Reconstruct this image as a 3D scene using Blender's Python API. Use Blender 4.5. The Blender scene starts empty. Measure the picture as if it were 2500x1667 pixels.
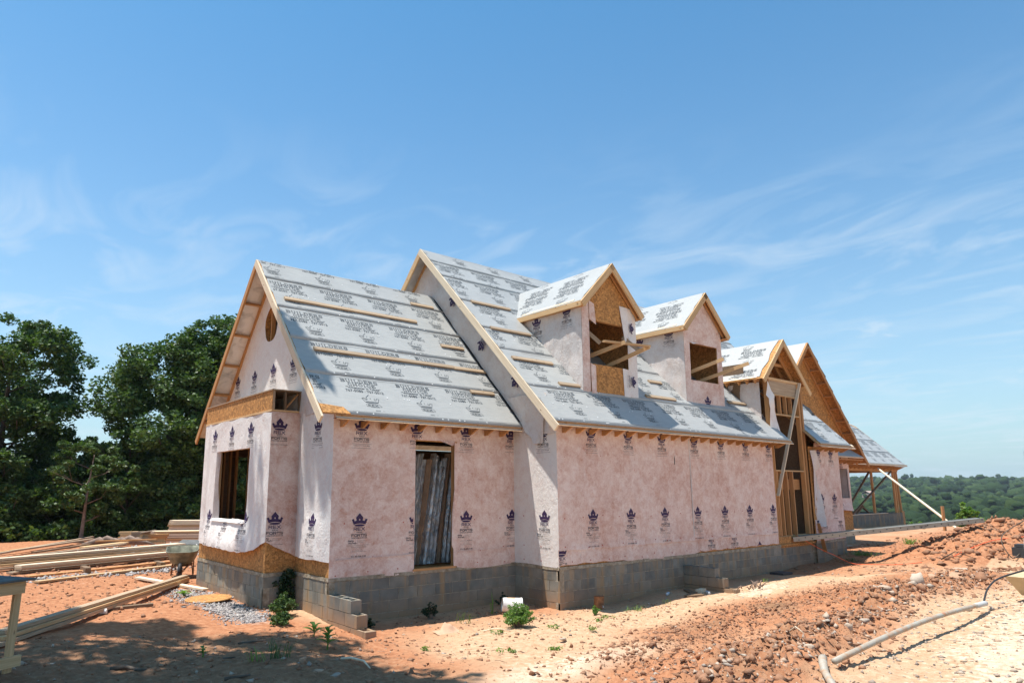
import bpy, math, random
import numpy as np
from mathutils import Vector, Matrix

random.seed(7)
rng = np.random.default_rng(11)
SC = bpy.context.scene
COL = SC.collection

# ------------------------------------------------------------------ camera, sky, sun, exposure
cd = bpy.data.cameras.new("camera")
cam = bpy.data.objects.new("camera", cd)
COL.objects.link(cam)
SC.camera = cam
yaw, pit = -0.672, 0.178
F = Vector((math.sin(-yaw) * math.cos(pit), math.cos(yaw) * math.cos(pit), math.sin(pit)))
Rr = F.cross(Vector((0, 0, 1))).normalized()
Uu = Rr.cross(F)
cs, sn = math.cos(-0.002), math.sin(-0.002)
R2, U2 = cs * Rr + sn * Uu, -sn * Rr + cs * Uu
M = Matrix((R2, U2, -F)).transposed().to_4x4()
M.translation = Vector((-9.763, -9.603, 1.475))
cam.matrix_world = M
cd.sensor_width = 36
cd.lens = 1647.26 / 2500 * 36
cd.shift_x = (1250 - 1156.2) / 2500
cd.shift_y = (899.66 - 833.5) / 2500
cd.clip_start = 0.05
cd.clip_end = 6000

SUN = Vector((-0.225, 0.16, 1.0)).normalized()
sl = bpy.data.lights.new("sun", 'SUN')
sl.energy = 4.9
sl.angle = math.radians(0.5)
sl.color = (1.0, 0.955, 0.89)
so = bpy.data.objects.new("sun", sl)
COL.objects.link(so)
so.rotation_mode = 'QUATERNION'
so.rotation_quaternion = (-SUN).to_track_quat('-Z', 'Y')
so.location = (0, 0, 60)

W = bpy.data.worlds.new("World")
SC.world = W
W.use_nodes = True
wn, wl = W.node_tree.nodes, W.node_tree.links
wn.clear()
wo = wn.new('ShaderNodeOutputWorld')
bg = wn.new('ShaderNodeBackground')
bg.inputs['Strength'].default_value = 0.122
sky = wn.new('ShaderNodeTexSky')
sky.sky_type = 'NISHITA'
sky.sun_disc = False
sky.sun_elevation = math.asin(SUN.z)
sky.sun_rotation = math.atan2(SUN.x, SUN.y)
sky.air_density = 1.0
sky.dust_density = 0.6
sky.ozone_density = 1.6
tc = wn.new('ShaderNodeTexCoord')


def wnode(t, **k):
    n = wn.new(t)
    for a, b in k.items():
        setattr(n, a, b)
    return n


def wmath(op, a, b=None, c=None):
    n = wn.new('ShaderNodeMath')
    n.operation = op
    for i, v in enumerate((a, b, c)):
        if v is None:
            continue
        if isinstance(v, (int, float)):
            n.inputs[i].default_value = v
        else:
            wl.new(v, n.inputs[i])
    return n.outputs[0]


# high thin cirrus: project the view direction on a plane overhead, stretched noise
sx = wn.new('ShaderNodeSeparateXYZ')
wl.new(tc.outputs['Generated'], sx.inputs[0])
zc = wmath('MAXIMUM', sx.outputs[2], 0.02)
zz = wmath('ADD', zc, 0.08)
px_ = wmath('DIVIDE', sx.outputs[0], zz)
py_ = wmath('DIVIDE', sx.outputs[1], zz)
cb = wn.new('ShaderNodeCombineXYZ')
wl.new(px_, cb.inputs[0])
wl.new(py_, cb.inputs[1])
mp = wn.new('ShaderNodeMapping')
mp.inputs['Rotation'].default_value = (0, 0, 0.55)
mp.inputs['Scale'].default_value = (1.7, 0.95, 1)
mp.inputs['Location'].default_value = (1.4, 2.9, 0)
wl.new(cb.outputs[0], mp.inputs[0])
n1 = wn.new('ShaderNodeTexNoise')
n1.inputs['Scale'].default_value = 1.7
n1.inputs['Detail'].default_value = 9
n1.inputs['Roughness'].default_value = 0.56
n1.inputs['Distortion'].default_value = 1.5
wl.new(mp.outputs[0], n1.inputs['Vector'])
n2 = wn.new('ShaderNodeTexNoise')
n2.inputs['Scale'].default_value = 0.55
n2.inputs['Detail'].default_value = 2
wl.new(cb.outputs[0], n2.inputs['Vector'])
cir = wmath('MULTIPLY', wmath('SUBTRACT', n1.outputs['Fac'], 0.455), 3.6)
cir.node.use_clamp = True
big = wmath('MULTIPLY', wmath('SUBTRACT', n2.outputs['Fac'], 0.30), 4.0)
big.node.use_clamp = True
alt = wmath('MULTIPLY', wmath('SUBTRACT', 0.50, sx.outputs[2]), 5.0)
alt.node.use_clamp = True
cm = wmath('MULTIPLY', wmath('MULTIPLY', cir, big), wmath('MULTIPLY', alt, 0.46))
# small fair-weather puffs low in the sky
n3 = wn.new('ShaderNodeTexNoise')
n3.inputs['Scale'].default_value = 9.0
n3.inputs['Detail'].default_value = 6
n3.inputs['Roughness'].default_value = 0.6
mp3 = wn.new('ShaderNodeMapping')
mp3.inputs['Scale'].default_value = (1, 1, 2.6)
mp3.inputs['Location'].default_value = (0.4, 0.2, 0.1)
wl.new(tc.outputs['Generated'], mp3.inputs[0])
wl.new(mp3.outputs[0], n3.inputs['Vector'])
pf = wmath('MULTIPLY', wmath('SUBTRACT', n3.outputs['Fac'], 0.59), 9.0)
pf.node.use_clamp = True
bandp = wmath('SUBTRACT', 1.0, wmath('MULTIPLY', wmath('ABSOLUTE', wmath('SUBTRACT', sx.outputs[2], 0.15)), 8.0))
bandp.node.use_clamp = True
puff = wmath('MULTIPLY', wmath('MULTIPLY', pf, bandp), 0.75)
call = wmath('MAXIMUM', cm, puff)
# hazy whitening toward the horizon
hz = wmath('POWER', wmath('SUBTRACT', 1.0, zc), 5.0)
hzm = wmath('MULTIPLY', hz, 0.85)
tint = wnode('ShaderNodeMixRGB', blend_type='MULTIPLY')
tint.inputs[0].default_value = 1.0
tr_ = wnode('ShaderNodeValToRGB')
tr_.color_ramp.elements[0].position = 0.12
tr_.color_ramp.elements[0].color = (0.90, 1.05, 1.05, 1)
tr_.color_ramp.elements[1].position = 0.72
tr_.color_ramp.elements[1].color = (0.41, 0.90, 1.03, 1)
wl.new(sx.outputs[2], tr_.inputs[0])
wl.new(tr_.outputs[0], tint.inputs[2])
wl.new(sky.outputs[0], tint.inputs[1])
mhz = wnode('ShaderNodeMixRGB', blend_type='MIX')
mhz.inputs[2].default_value = (2.35, 3.4, 4.0, 1)
wl.new(tint.outputs[0], mhz.inputs[1])
wl.new(hzm, mhz.inputs[0])
mcl = wnode('ShaderNodeMixRGB', blend_type='MIX')
mcl.inputs[2].default_value = (4.3, 4.9, 5.4, 1)
wl.new(mhz.outputs[0], mcl.inputs[1])
wl.new(call, mcl.inputs[0])
wl.new(mcl.outputs[0], bg.inputs['Color'])
wl.new(bg.outputs[0], wo.inputs[0])

SC.view_settings.view_transform = 'Standard'
SC.view_settings.look = 'None'
SC.view_settings.gamma = 1
SC.view_settings.use_curve_mapping = False
SC.view_settings.exposure = 0.60
SC.cycles.max_bounces = 8
SC.cycles.transparent_max_bounces = 8

# ------------------------------------------------------------------ materials
MATS = {}


def mat(name, rough=0.8, spec=0.3, metallic=0.0):
    m = bpy.data.materials.new(name)
    m.use_nodes = True
    nt = m.node_tree
    b = nt.nodes['Principled BSDF']
    b.inputs['Roughness'].default_value = rough
    b.inputs['Specular IOR Level'].default_value = spec
    b.inputs['Metallic'].default_value = metallic
    MATS[name] = m
    return m, nt, b


def N(nt, t, **k):
    n = nt.nodes.new(t)
    for a, v in k.items():
        setattr(n, a, v)
    return n


def coords(nt, scale=(1, 1, 1), rot=(0, 0, 0), kind='Object', rnd=False):
    t = N(nt, 'ShaderNodeTexCoord')
    m = N(nt, 'ShaderNodeMapping')
    m.inputs['Scale'].default_value = scale
    m.inputs['Rotation'].default_value = rot
    src = t.outputs[kind]
    if rnd:
        oi = N(nt, 'ShaderNodeObjectInfo')
        vm = N(nt, 'ShaderNodeVectorMath', operation='MULTIPLY_ADD')
        cx = N(nt, 'ShaderNodeCombineXYZ')
        for i in range(3):
            nt.links.new(oi.outputs['Random'], cx.inputs[i])
        nt.links.new(cx.outputs[0], vm.inputs[0])
        vm.inputs[1].default_value = (13.7, 7.3, 21.1)
        nt.links.new(src, vm.inputs[2])
        src = vm.outputs[0]
    nt.links.new(src, m.inputs[0])
    return m.outputs[0]


def noise(nt, vec, scale, detail=5, rough=0.55, dist=0.0):
    n = N(nt, 'ShaderNodeTexNoise')
    n.inputs['Scale'].default_value = scale
    n.inputs['Detail'].default_value = detail
    n.inputs['Roughness'].default_value = rough
    n.inputs['Distortion'].default_value = dist
    nt.links.new(vec, n.inputs['Vector'])
    return n.outputs['Fac']


def ramp(nt, fac, stops):
    r = N(nt, 'ShaderNodeValToRGB')
    e = r.color_ramp.elements
    while len(e) < len(stops):
        e.new(0.5)
    for i, (p, c) in enumerate(stops):
        e[i].position = p
        e[i].color = (*c, 1) if len(c) == 3 else c
    nt.links.new(fac, r.inputs[0])
    return r.outputs[0]


def mix(nt, fac, a, b, mode='MIX'):
    m = N(nt, 'ShaderNodeMixRGB', blend_type=mode)
    for i, v in enumerate((fac, a, b)):
        if isinstance(v, (int, float)):
            m.inputs[i].default_value = v
        elif isinstance(v, tuple):
            m.inputs[i].default_value = (*v, 1) if len(v) == 3 else v
        else:
            nt.links.new(v, m.inputs[i])
    return m.outputs[0]


def bump(nt, b, h, strength=0.3, dist=0.01):
    n = N(nt, 'ShaderNodeBump')
    n.inputs['Strength'].default_value = strength
    n.inputs['Distance'].default_value = dist
    nt.links.new(h, n.inputs['Height'])
    nt.links.new(n.outputs[0], b.inputs['Normal'])
    return n


def plain(name, col, rough=0.7, spec=0.3, metallic=0.0, var=0.12, scale=6):
    m, nt, b = mat(name, rough, spec, metallic)
    v = coords(nt, rnd=True)
    f = noise(nt, v, scale)
    lo = tuple(c * (1 - var) for c in col)
    hi = tuple(min(1, c * (1 + var)) for c in col)
    nt.links.new(ramp(nt, f, [(0.3, lo), (0.7, hi)]), b.inputs['Base Color'])
    return m


# spun-bonded house wrap: whitish veil, boards showing pinkish through, sun and shade tinted in
def wrapmat(name, pink, pale, amount=0.5):
    m, nt, b = mat(name, 0.62, 0.25)
    v = coords(nt)
    f1 = noise(nt, v, 5.0, 8, 0.66, 0.6)
    f2 = noise(nt, v, 22.0, 5, 0.6, 1.2)
    f3 = noise(nt, v, 1.1, 3)
    f = mix(nt, 0.42, f1, f2)
    f = mix(nt, 0.25, f, f3)
    c = ramp(nt, f, [(amount - 0.13, pink), (amount, tuple((p * .8 + q * 1.2) / 2 for p, q in zip(pink, pale))), (amount + 0.10, pale)])
    nt.links.new(c, b.inputs['Base Color'])
    hb = noise(nt, coords(nt, (1, 1, 0.35)), 3.5, 4, 0.5, 1.5)
    hb2 = noise(nt, coords(nt, (1, 1, .8), (.5, .3, .4)), 9, 4, 0.6, 2.5)
    n1 = bump(nt, b, mix(nt, .35, hb, hb2), 0.9, 0.04)
    tr = N(nt, 'ShaderNodeBsdfTranslucent')
    nt.links.new(c, tr.inputs['Color'])
    ms = N(nt, 'ShaderNodeMixShader')
    ms.inputs[0].default_value = 0.12
    out = nt.nodes['Material Output']
    nt.links.new(b.outputs[0], ms.inputs[1])
    nt.links.new(tr.outputs[0], ms.inputs[2])
    nt.links.new(ms.outputs[0], out.inputs[0])
    return m


wrapmat('wrap_pink', (0.61, 0.33, 0.245), (0.90, 0.75, 0.68), 0.49)  # pinker copy for shaded walls, red ground bounce put into the colour
wrapmat('wrap_white', (0.74, 0.59, 0.53), (0.88, 0.84, 0.80), 0.42)  # whiter copy mainly for sunlit faces, the sun's bleaching put into the colour
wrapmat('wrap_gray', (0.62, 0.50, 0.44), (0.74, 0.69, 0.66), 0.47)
plain('print_purple', (0.048, 0.027, 0.082), 0.6, var=0.25, scale=30)
plain('print_black', (0.05, 0.045, 0.06), 0.6, var=0.3, scale=30)
plain('print_faint', (0.30, 0.24, 0.20), 0.6, var=0.3, scale=30)
plain('print_roof', (0.075, 0.085, 0.095), 0.6, var=0.45, scale=14)

m, nt, b = mat('underlayment', 0.42, 0.45)
v = coords(nt)
f = noise(nt, v, 1.3, 4)
g = noise(nt, coords(nt, (2, 9, 9)), 2.2, 5, 0.6)
c = ramp(nt, f, [(0.3, (0.365, 0.36, 0.34)), (0.7, (0.42, 0.415, 0.39))])
c = mix(nt, 0.25, c, ramp(nt, g, [(0.35, (0.29, 0.30, 0.30)), (0.7, (0.47, 0.47, 0.45))]))
nt.links.new(c, b.inputs['Base Color'])
bump(nt, b, g, 0.22, 0.02)

# radiant-barrier foil underside of the roof boards
m, nt, b = mat('foil_soffit', 0.45, 0.5, 0.35)
v = coords(nt)
f = noise(nt, v, 3.5, 7, 0.6, 0.7)
nt.links.new(ramp(nt, f, [(0.3, (0.45, 0.44, 0.42)), (0.5, (0.78, 0.75, 0.72)), (0.8, (0.88, 0.86, 0.84))]), b.inputs['Base Color'])
m, nt, b = mat('foil', 0.33, 0.5, 0.75)
v = coords(nt, rnd=True)
f = noise(nt, v, 4.5, 7, 0.6, 0.7)
nt.links.new(ramp(nt, f, [(0.3, (0.30, 0.30, 0.30)), (0.5, (0.58, 0.58, 0.57)), (0.8, (0.90, 0.88, 0.84))]), b.inputs['Base Color'])
bump(nt, b, noise(nt, v, 14, 6, 0.6, 1.0), 0.8, 0.03)

m, nt, b = mat('foil_plain', 0.4, 0.4, 0.55)
f = noise(nt, coords(nt), 3.0, 5)
nt.links.new(ramp(nt, f, [(0.35, (0.40, 0.39, 0.38)), (0.7, (0.66, 0.64, 0.61))]), b.inputs['Base Color'])


# sawn lumber, grain along each board's longest axis (object x)
def lumber(name, lo, hi, knots=(0.22, 0.11, 0.05), rough=0.75):
    m, nt, b = mat(name, rough, 0.25)
    v = coords(nt, (1.2, 26, 26), rnd=True)
    f = noise(nt, v, 1.6, 6, 0.6, 0.35)
    c = ramp(nt, f, [(0.28, lo), (0.72, hi)])
    v2 = coords(nt, (3.2, 9, 9), rnd=True)
    vo = N(nt, 'ShaderNodeTexVoronoi')
    vo.inputs['Scale'].default_value = 1.2
    nt.links.new(v2, vo.inputs['Vector'])
    k = ramp(nt, vo.outputs['Distance'], [(0.05, (1, 1, 1)), (0.13, (0, 0, 0))])
    c = mix(nt, k, c, knots)
    oi = N(nt, 'ShaderNodeObjectInfo')
    t = ramp(nt, oi.outputs['Random'], [(0, (0.84, 0.82, 0.80)), (1, (1.1, 1.08, 1.04))])
    c = mix(nt, 1.0, c, t, 'MULTIPLY')
    nt.links.new(c, b.inputs['Base Color'])
    bump(nt, b, f, 0.25, 0.004)
    return m


lumber('lumber_new', (0.50, 0.315, 0.155), (0.70, 0.49, 0.28))
lumber('lumber_pale', (0.66, 0.53, 0.37), (0.84, 0.72, 0.56))
lumber('lumber_orange', (0.42, 0.21, 0.085), (0.62, 0.34, 0.15))
lumber('lumber_gray', (0.33, 0.235, 0.155), (0.50, 0.385, 0.27))
lumber('lumber_dark', (0.13, 0.085, 0.05), (0.25, 0.17, 0.11))  # also used indoors, where the dark tone stands for shade

m, nt, b = mat('osb', 0.78, 0.25)
v = coords(nt)
vo = N(nt, 'ShaderNodeTexVoronoi')
vo.inputs['Scale'].default_value = 26
dv = N(nt, 'ShaderNodeTexNoise')
dv.inputs['Scale'].default_value = 12
nt.links.new(v, dv.inputs['Vector'])
mv = N(nt, 'ShaderNodeMixRGB')
mv.inputs[0].default_value = 0.12
nt.links.new(v, mv.inputs[1])
nt.links.new(dv.outputs['Color'], mv.inputs[2])
nt.links.new(mv.outputs[0], vo.inputs['Vector'])
f = noise(nt, v, 38, 5, 0.7, 2.0)
c1 = ramp(nt, f, [(0.3, (0.26, 0.115, 0.035)), (0.5, (0.44, 0.22, 0.08)), (0.72, (0.64, 0.40, 0.18))])
vs = N(nt, 'ShaderNodeSeparateXYZ')
nt.links.new(vo.outputs['Color'], vs.inputs[0])
c2 = mix(nt, 0.55, c1, ramp(nt, vs.outputs[0], [(0, (0.2, 0.17, 0.13)), (1, (0.85, 0.78, 0.62))]), 'OVERLAY')
nt.links.new(c2, b.inputs['Base Color'])
bump(nt, b, f, 0.4, 0.006)

# concrete block: tone per block, clay stain low down, rusty runs
m, nt, b = mat('block', 0.92, 0.15)
g = N(nt, 'ShaderNodeNewGeometry')
oi = N(nt, 'ShaderNodeObjectInfo')
mpb = N(nt, 'ShaderNodeMapping')
mpb.inputs['Scale'].default_value = (1, 1, 1)
nt.links.new(g.outputs['Position'], mpb.inputs[0])
f = noise(nt, mpb.outputs[0], 3.0, 6, 0.6)
ff = noise(nt, mpb.outputs[0], 60.0, 3, 0.6)
base = ramp(nt, f, [(0.3, (0.175, 0.17, 0.15)), (0.7, (0.31, 0.295, 0.255))])
tone = ramp(nt, oi.outputs['Random'], [(0.0, (0.72, 0.73, 0.74)), (0.5, (0.92, 0.91, 0.89)), (1.0, (1.15, 1.11, 1.04))])
c = mix(nt, 1.0, base, tone, 'MULTIPLY')
mps = N(nt, 'ShaderNodeMapping')
mps.inputs['Scale'].default_value = (4.5, 4.5, 0.7)
nt.links.new(g.outputs['Position'], mps.inputs[0])
st = noise(nt, mps.outputs[0], 1.0, 4, 0.6)
stf = ramp(nt, st, [(0.50, (0, 0, 0)), (0.68, (0.65, 0.65, 0.65))])
c = mix(nt, stf, c, (0.42, 0.26, 0.12))
sz = N(nt, 'ShaderNodeSeparateXYZ')
nt.links.new(g.outputs['Position'], sz.inputs[0])
mr = N(nt, 'ShaderNodeMapRange')
mr.inputs[1].default_value = -0.38
mr.inputs[2].default_value = -0.78
nt.links.new(sz.outputs[2], mr.inputs[0])
lowf = mix(nt, 1.0, mr.outputs[0], ramp(nt, f, [(0.2, (0.5, 0.5, 0.5)), (0.7, (0.95, 0.95, 0.95))]), 'MULTIPLY')
c = mix(nt, lowf, c, (0.40, 0.235, 0.125))
nt.links.new(c, b.inputs['Base Color'])
bump(nt, b, ff, 0.5, 0.006)

m, nt, b = mat('mortar', 0.95, 0.1)
g = N(nt, 'ShaderNodeNewGeometry')
f = noise(nt, g.outputs['Position'], 9.0, 6, 0.7)
nt.links.new(ramp(nt, f, [(0.35, (0.24, 0.19, 0.13)), (0.6, (0.44, 0.38, 0.29)), (0.75, (0.54, 0.49, 0.40))]), b.inputs['Base Color'])
bump(nt, b, noise(nt, g.outputs['Position'], 30.0, 5, 0.7), 1.0, 0.02)

# clay ground with attribute-driven zones
m, nt, b = mat('ground_clay', 0.95, 0.12)
v = coords(nt)
def attr(n):
    a = N(nt, 'ShaderNodeAttribute')
    a.attribute_name = n
    return a.outputs['Fac']
f1 = noise(nt, v, 0.9, 8, 0.62)
f2 = noise(nt, v, 11, 8, 0.68)
f3 = noise(nt, v, 90, 3, 0.6)
sand = ramp(nt, f2, [(0.30, (0.40, 0.235, 0.13)), (0.52, (0.55, 0.36, 0.22)), (0.75, (0.70, 0.53, 0.365))])
clay = ramp(nt, f2, [(0.30, (0.27, 0.10, 0.045)), (0.52, (0.43, 0.19, 0.095)), (0.75, (0.56, 0.30, 0.165))])
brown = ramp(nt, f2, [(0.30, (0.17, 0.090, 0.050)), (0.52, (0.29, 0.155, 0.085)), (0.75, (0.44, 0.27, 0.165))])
gray = ramp(nt, f2, [(0.30, (0.24, 0.225, 0.20)), (0.52, (0.44, 0.42, 0.39)), (0.75, (0.60, 0.58, 0.55))])
def soft(att, w=0.35):
    a = N(nt, 'ShaderNodeMath', operation='ADD')
    nt.links.new(attr(att), a.inputs[0])
    s = N(nt, 'ShaderNodeMath', operation='MULTIPLY_ADD')
    mm = mix(nt, 0.5, f1, f2)
    nt.links.new(mm, s.inputs[0])
    s.inputs[1].default_value = w * 4
    s.inputs[2].default_value = -w * 2
    nt.links.new(s.outputs[0], a.inputs[1])
    r = N(nt, 'ShaderNodeMapRange')
    r.inputs[1].default_value = 0.3
    r.inputs[2].default_value = 0.7
    nt.links.new(a.outputs[0], r.inputs[0])
    return r.outputs[0]
pale = ramp(nt, f2, [(0.30, (0.50, 0.35, 0.23)), (0.52, (0.64, 0.49, 0.35)), (0.75, (0.76, 0.63, 0.49))])
c = mix(nt, soft('pale', .75), sand, pale)
c = mix(nt, soft('clay'), c, clay)
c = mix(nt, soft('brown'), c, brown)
c = mix(nt, soft('gray'), c, gray)
c = mix(nt, ramp(nt, f3, [(0.40, (0.0, 0.0, 0.0)), (0.75, (0.30, 0.30, 0.30))]), c, (0.30, 0.17, 0.10))
far = N(nt, 'ShaderNodeAttribute')
far.attribute_name = 'far'
c = mix(nt, far.outputs['Fac'], c, (0.035, 0.065, 0.02))
nt.links.new(c, b.inputs['Base Color'])
bump(nt, b, mix(nt, 0.4, f2, f3), 0.75, 0.035)

def leafmat(name, cols, tl=0.22):
    m, nt, b = mat(name, 0.5, 0.35)
    g = N(nt, 'ShaderNodeNewGeometry')
    c = ramp(nt, g.outputs['Random Per Island'], [(0, cols[0]), (0.5, cols[1]), (1, cols[2])])
    nt.links.new(c, b.inputs['Base Color'])
    tr = N(nt, 'ShaderNodeBsdfTranslucent')
    nt.links.new(mix(nt, 1.0, c, (1.5, 1.7, 0.7), 'MULTIPLY'), tr.inputs[0])
    ms = N(nt, 'ShaderNodeMixShader')
    ms.inputs[0].default_value = tl
    nt.links.new(b.outputs[0], ms.inputs[1])
    nt.links.new(tr.outputs[0], ms.inputs[2])
    nt.links.new(ms.outputs[0], nt.nodes['Material Output'].inputs[0])
    return m
leafmat('leaf_oak', [(0.030, 0.062, 0.017), (0.062, 0.112, 0.028), (0.115, 0.18, 0.048)])
leafmat('leaf_light', [(0.040, 0.075, 0.022), (0.07, 0.12, 0.032), (0.11, 0.165, 0.05)])
leafmat('leaf_weed', [(0.06, 0.13, 0.028), (0.12, 0.22, 0.045), (0.22, 0.33, 0.075)], 0.3)
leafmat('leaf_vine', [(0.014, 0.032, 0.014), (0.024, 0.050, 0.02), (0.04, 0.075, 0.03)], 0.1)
plain('bark', (0.11, 0.085, 0.065), 0.9, var=0.4, scale=9)
plain('bark_pale', (0.24, 0.17, 0.13), 0.9, var=0.35, scale=9)
m, nt, b = mat('forest', 0.85, 0.15)
g = N(nt, 'ShaderNodeNewGeometry')
c = ramp(nt, g.outputs['Random Per Island'], [(0, (0.030, 0.065, 0.020)), (0.45, (0.055, 0.105, 0.030)), (0.8, (0.085, 0.145, 0.040)), (1, (0.14, 0.20, 0.06))])
f = noise(nt, coords(nt), 0.9, 5, 0.7)
c = mix(nt, 0.6, c, ramp(nt, f, [(0.3, (0.012, 0.030, 0.010)), (0.7, (0.085, 0.13, 0.04))]), 'OVERLAY')
nt.links.new(c, b.inputs['Base Color'])
bump(nt, b, noise(nt, coords(nt), 1.6, 6, 0.8), 1.0, 1.2)

def rockmat(name, cols):
    m, nt, b = mat(name, 0.9, 0.2)
    g = N(nt, 'ShaderNodeNewGeometry')
    oi = N(nt, 'ShaderNodeObjectInfo')
    a = N(nt, 'ShaderNodeMath', operation='ADD')
    nt.links.new(g.outputs['Random Per Island'], a.inputs[0])
    nt.links.new(oi.outputs['Random'], a.inputs[1])
    fr = N(nt, 'ShaderNodeMath', operation='FRACT')
    nt.links.new(a.outputs[0], fr.inputs[0])
    c = ramp(nt, fr.outputs[0], [(i / (len(cols) - 1), q) for i, q in enumerate(cols)])
    c = mix(nt, 0.30, c, ramp(nt, noise(nt, g.outputs['Position'], 25, 5, 0.7), [(0.3, (0.15, 0.08, 0.045)), (0.7, (0.5, 0.36, 0.25))]))
    nt.links.new(c, b.inputs['Base Color'])
    bump(nt, b, noise(nt, g.outputs['Position'], 60, 4, 0.7), 0.6, 0.01)
rockmat('stone', [(0.40, 0.36, 0.31), (0.54, 0.44, 0.34), (0.28, 0.25, 0.22), (0.52, 0.30, 0.18), (0.56, 0.49, 0.40)])
rockmat('clod', [(0.19, 0.075, 0.038), (0.30, 0.13, 0.065), (0.38, 0.175, 0.095), (0.25, 0.11, 0.058), (0.36, 0.185, 0.105)])
rockmat('crushed', [(0.36, 0.36, 0.37), (0.24, 0.24, 0.26), (0.48, 0.48, 0.48), (0.34, 0.33, 0.32)])
plain('aluminium', (0.34, 0.32, 0.27), 0.45, 0.5, 0.5, 0.15)
plain('pvc', (0.50, 0.49, 0.46), 0.4, 0.4, var=0.06)
m, nt, b = mat('pvc_muddy', 0.55, 0.3)
v = coords(nt)
f = noise(nt, v, 6, 8, 0.72)
nt.links.new(ramp(nt, f, [(0.40, (0.40, 0.37, 0.31)), (0.55, (0.40, 0.30, 0.21)), (0.64, (0.44, 0.20, 0.10))]), b.inputs['Base Color'])
plain('rubber_black', (0.03, 0.03, 0.032), 0.6)
plain('dark_steel', (0.07, 0.075, 0.08), 0.5, 0.5, 0.5)
plain('cord_orange', (0.90, 0.16, 0.06), 0.5)
plain('cord_brown', (0.22, 0.12, 0.03), 0.6)
plain('board_gray_top', (0.125, 0.125, 0.12), 0.8, var=0.35, scale=8)
plain('barrow_green', (0.23, 0.23, 0.17), 0.6, 0.4, 0.2, 0.5, 7)
plain('cement', (0.45, 0.42, 0.36), 0.95)
plain('cardboard', (0.50, 0.38, 0.23), 0.85, var=0.08)
plain('cardboard_brown', (0.30, 0.20, 0.13), 0.8, var=.2)
plain('bucket_white', (0.72, 0.70, 0.66), 0.5, var=0.18)
plain('rust', (0.28, 0.13, 0.06), 0.85, var=0.4, scale=18)
plain('cloth_tan', (0.55, 0.34, 0.22), 0.9, var=0.2)
plain('plastic_clear', (0.60, 0.66, 0.70), 0.25, 0.5)
plain('nail_cap', (0.80, 0.80, 0.78), 0.5)
plain('nail_red', (0.42, 0.04, 0.025), 0.5)
plain('felt_black', (0.028, 0.03, 0.033), 0.8)
plain('concrete_floor', (0.22, 0.21, 0.20), 0.9)
plain('far_wall', (0.42, 0.30, 0.25), 0.8)
plain('dark_red', (0.20, 0.06, 0.04), 0.8)

# ------------------------------------------------------------------ mesh helpers
class MB:
    """collects verts and faces; builds one mesh object"""
    def __init__(s):
        s.v = []
        s.f = []

    def add(s, V, Fc):
        n = len(s.v)
        s.v.extend([tuple(map(float, q)) for q in V])
        s.f.extend([tuple(i + n for i in q) for q in Fc])
        return s

    def box(s, a, b):
        x0, y0, z0 = (min(p, q) for p, q in zip(a, b))
        x1, y1, z1 = (max(p, q) for p, q in zip(a, b))
        return s.add([(x0, y0, z0), (x1, y0, z0), (x1, y1, z0), (x0, y1, z0), (x0, y0, z1), (x1, y0, z1), (x1, y1, z1), (x0, y1, z1)], BOXF)

    def prism(s, poly, off):
        """poly: coplanar 3D points, extruded by off"""
        n = len(poly)
        P = [Vector(p) for p in poly]
        Q = [p + Vector(off) for p in P]
        fs = [tuple(range(n))[::-1], tuple(range(n, 2 * n))] + [(i, (i + 1) % n, n + (i + 1) % n, n + i) for i in range(n)]
        return s.add(P + Q, fs)

    def tube(s, pts, r, n=8, cap=True):
        P = [Vector(p) for p in pts]
        rs = r if hasattr(r, '__len__') else [r] * len(P)
        V = []
        prev = None
        for i, p in enumerate(P):
            t = (P[min(i + 1, len(P) - 1)] - P[max(i - 1, 0)]).normalized()
            if prev is None:
                a = t.cross(Vector((0, 0, 1)))
                if a.length < 1e-3:
                    a = t.cross(Vector((1, 0, 0)))
            else:
                a = prev - t * prev.dot(t)
            a.normalize()
            prev = a
            c = t.cross(a)
            for k in range(n):
                an = 2 * math.pi * k / n
                V.append(p + (a * math.cos(an) + c * math.sin(an)) * rs[i])
        fs = []
        for i in range(len(P) - 1):
            for k in range(n):
                k2 = (k + 1) % n
                fs.append((i * n + k, i * n + k2, (i + 1) * n + k2, (i + 1) * n + k))
        if cap:
            fs.append(tuple(range(n))[::-1])
            fs.append(tuple((len(P) - 1) * n + k for k in range(n)))
        return s.add(V, fs)

BOXF = [(0, 3, 2, 1), (4, 5, 6, 7), (0, 1, 5, 4), (1, 2, 6, 5), (2, 3, 7, 6), (3, 0, 4, 7)]


def fastmesh(name, V, Fc, smooth=False):
    me = bpy.data.meshes.new(name)
    if isinstance(V, np.ndarray) and isinstance(Fc, np.ndarray):
        nv, nf, k = len(V), len(Fc), Fc.shape[1]
        me.vertices.add(nv)
        me.vertices.foreach_set('co', V.astype(np.float32).ravel())
        me.loops.add(nf * k)
        me.loops.foreach_set('vertex_index', Fc.astype(np.int32).ravel())
        me.polygons.add(nf)
        me.polygons.foreach_set('loop_start', np.arange(0, nf * k, k, dtype=np.int32))
        me.polygons.foreach_set('loop_total', np.full(nf, k, dtype=np.int32))
        me.update(calc_edges=True)
    else:
        me.from_pydata([tuple(v) for v in V], [], [tuple(f) for f in Fc])
        me.update()
    if smooth:
        me.polygons.foreach_set('use_smooth', [True] * len(me.polygons))
    return me


WORLD = {}   # object -> world origin


def link(o, parent=None, origin=(0, 0, 0)):
    COL.objects.link(o)
    WORLD[o.name] = Vector(origin)
    if parent is not None:
        o.parent = parent
        o.location = Vector(origin) - WORLD[parent.name]
    else:
        o.location = origin
    return o


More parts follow.
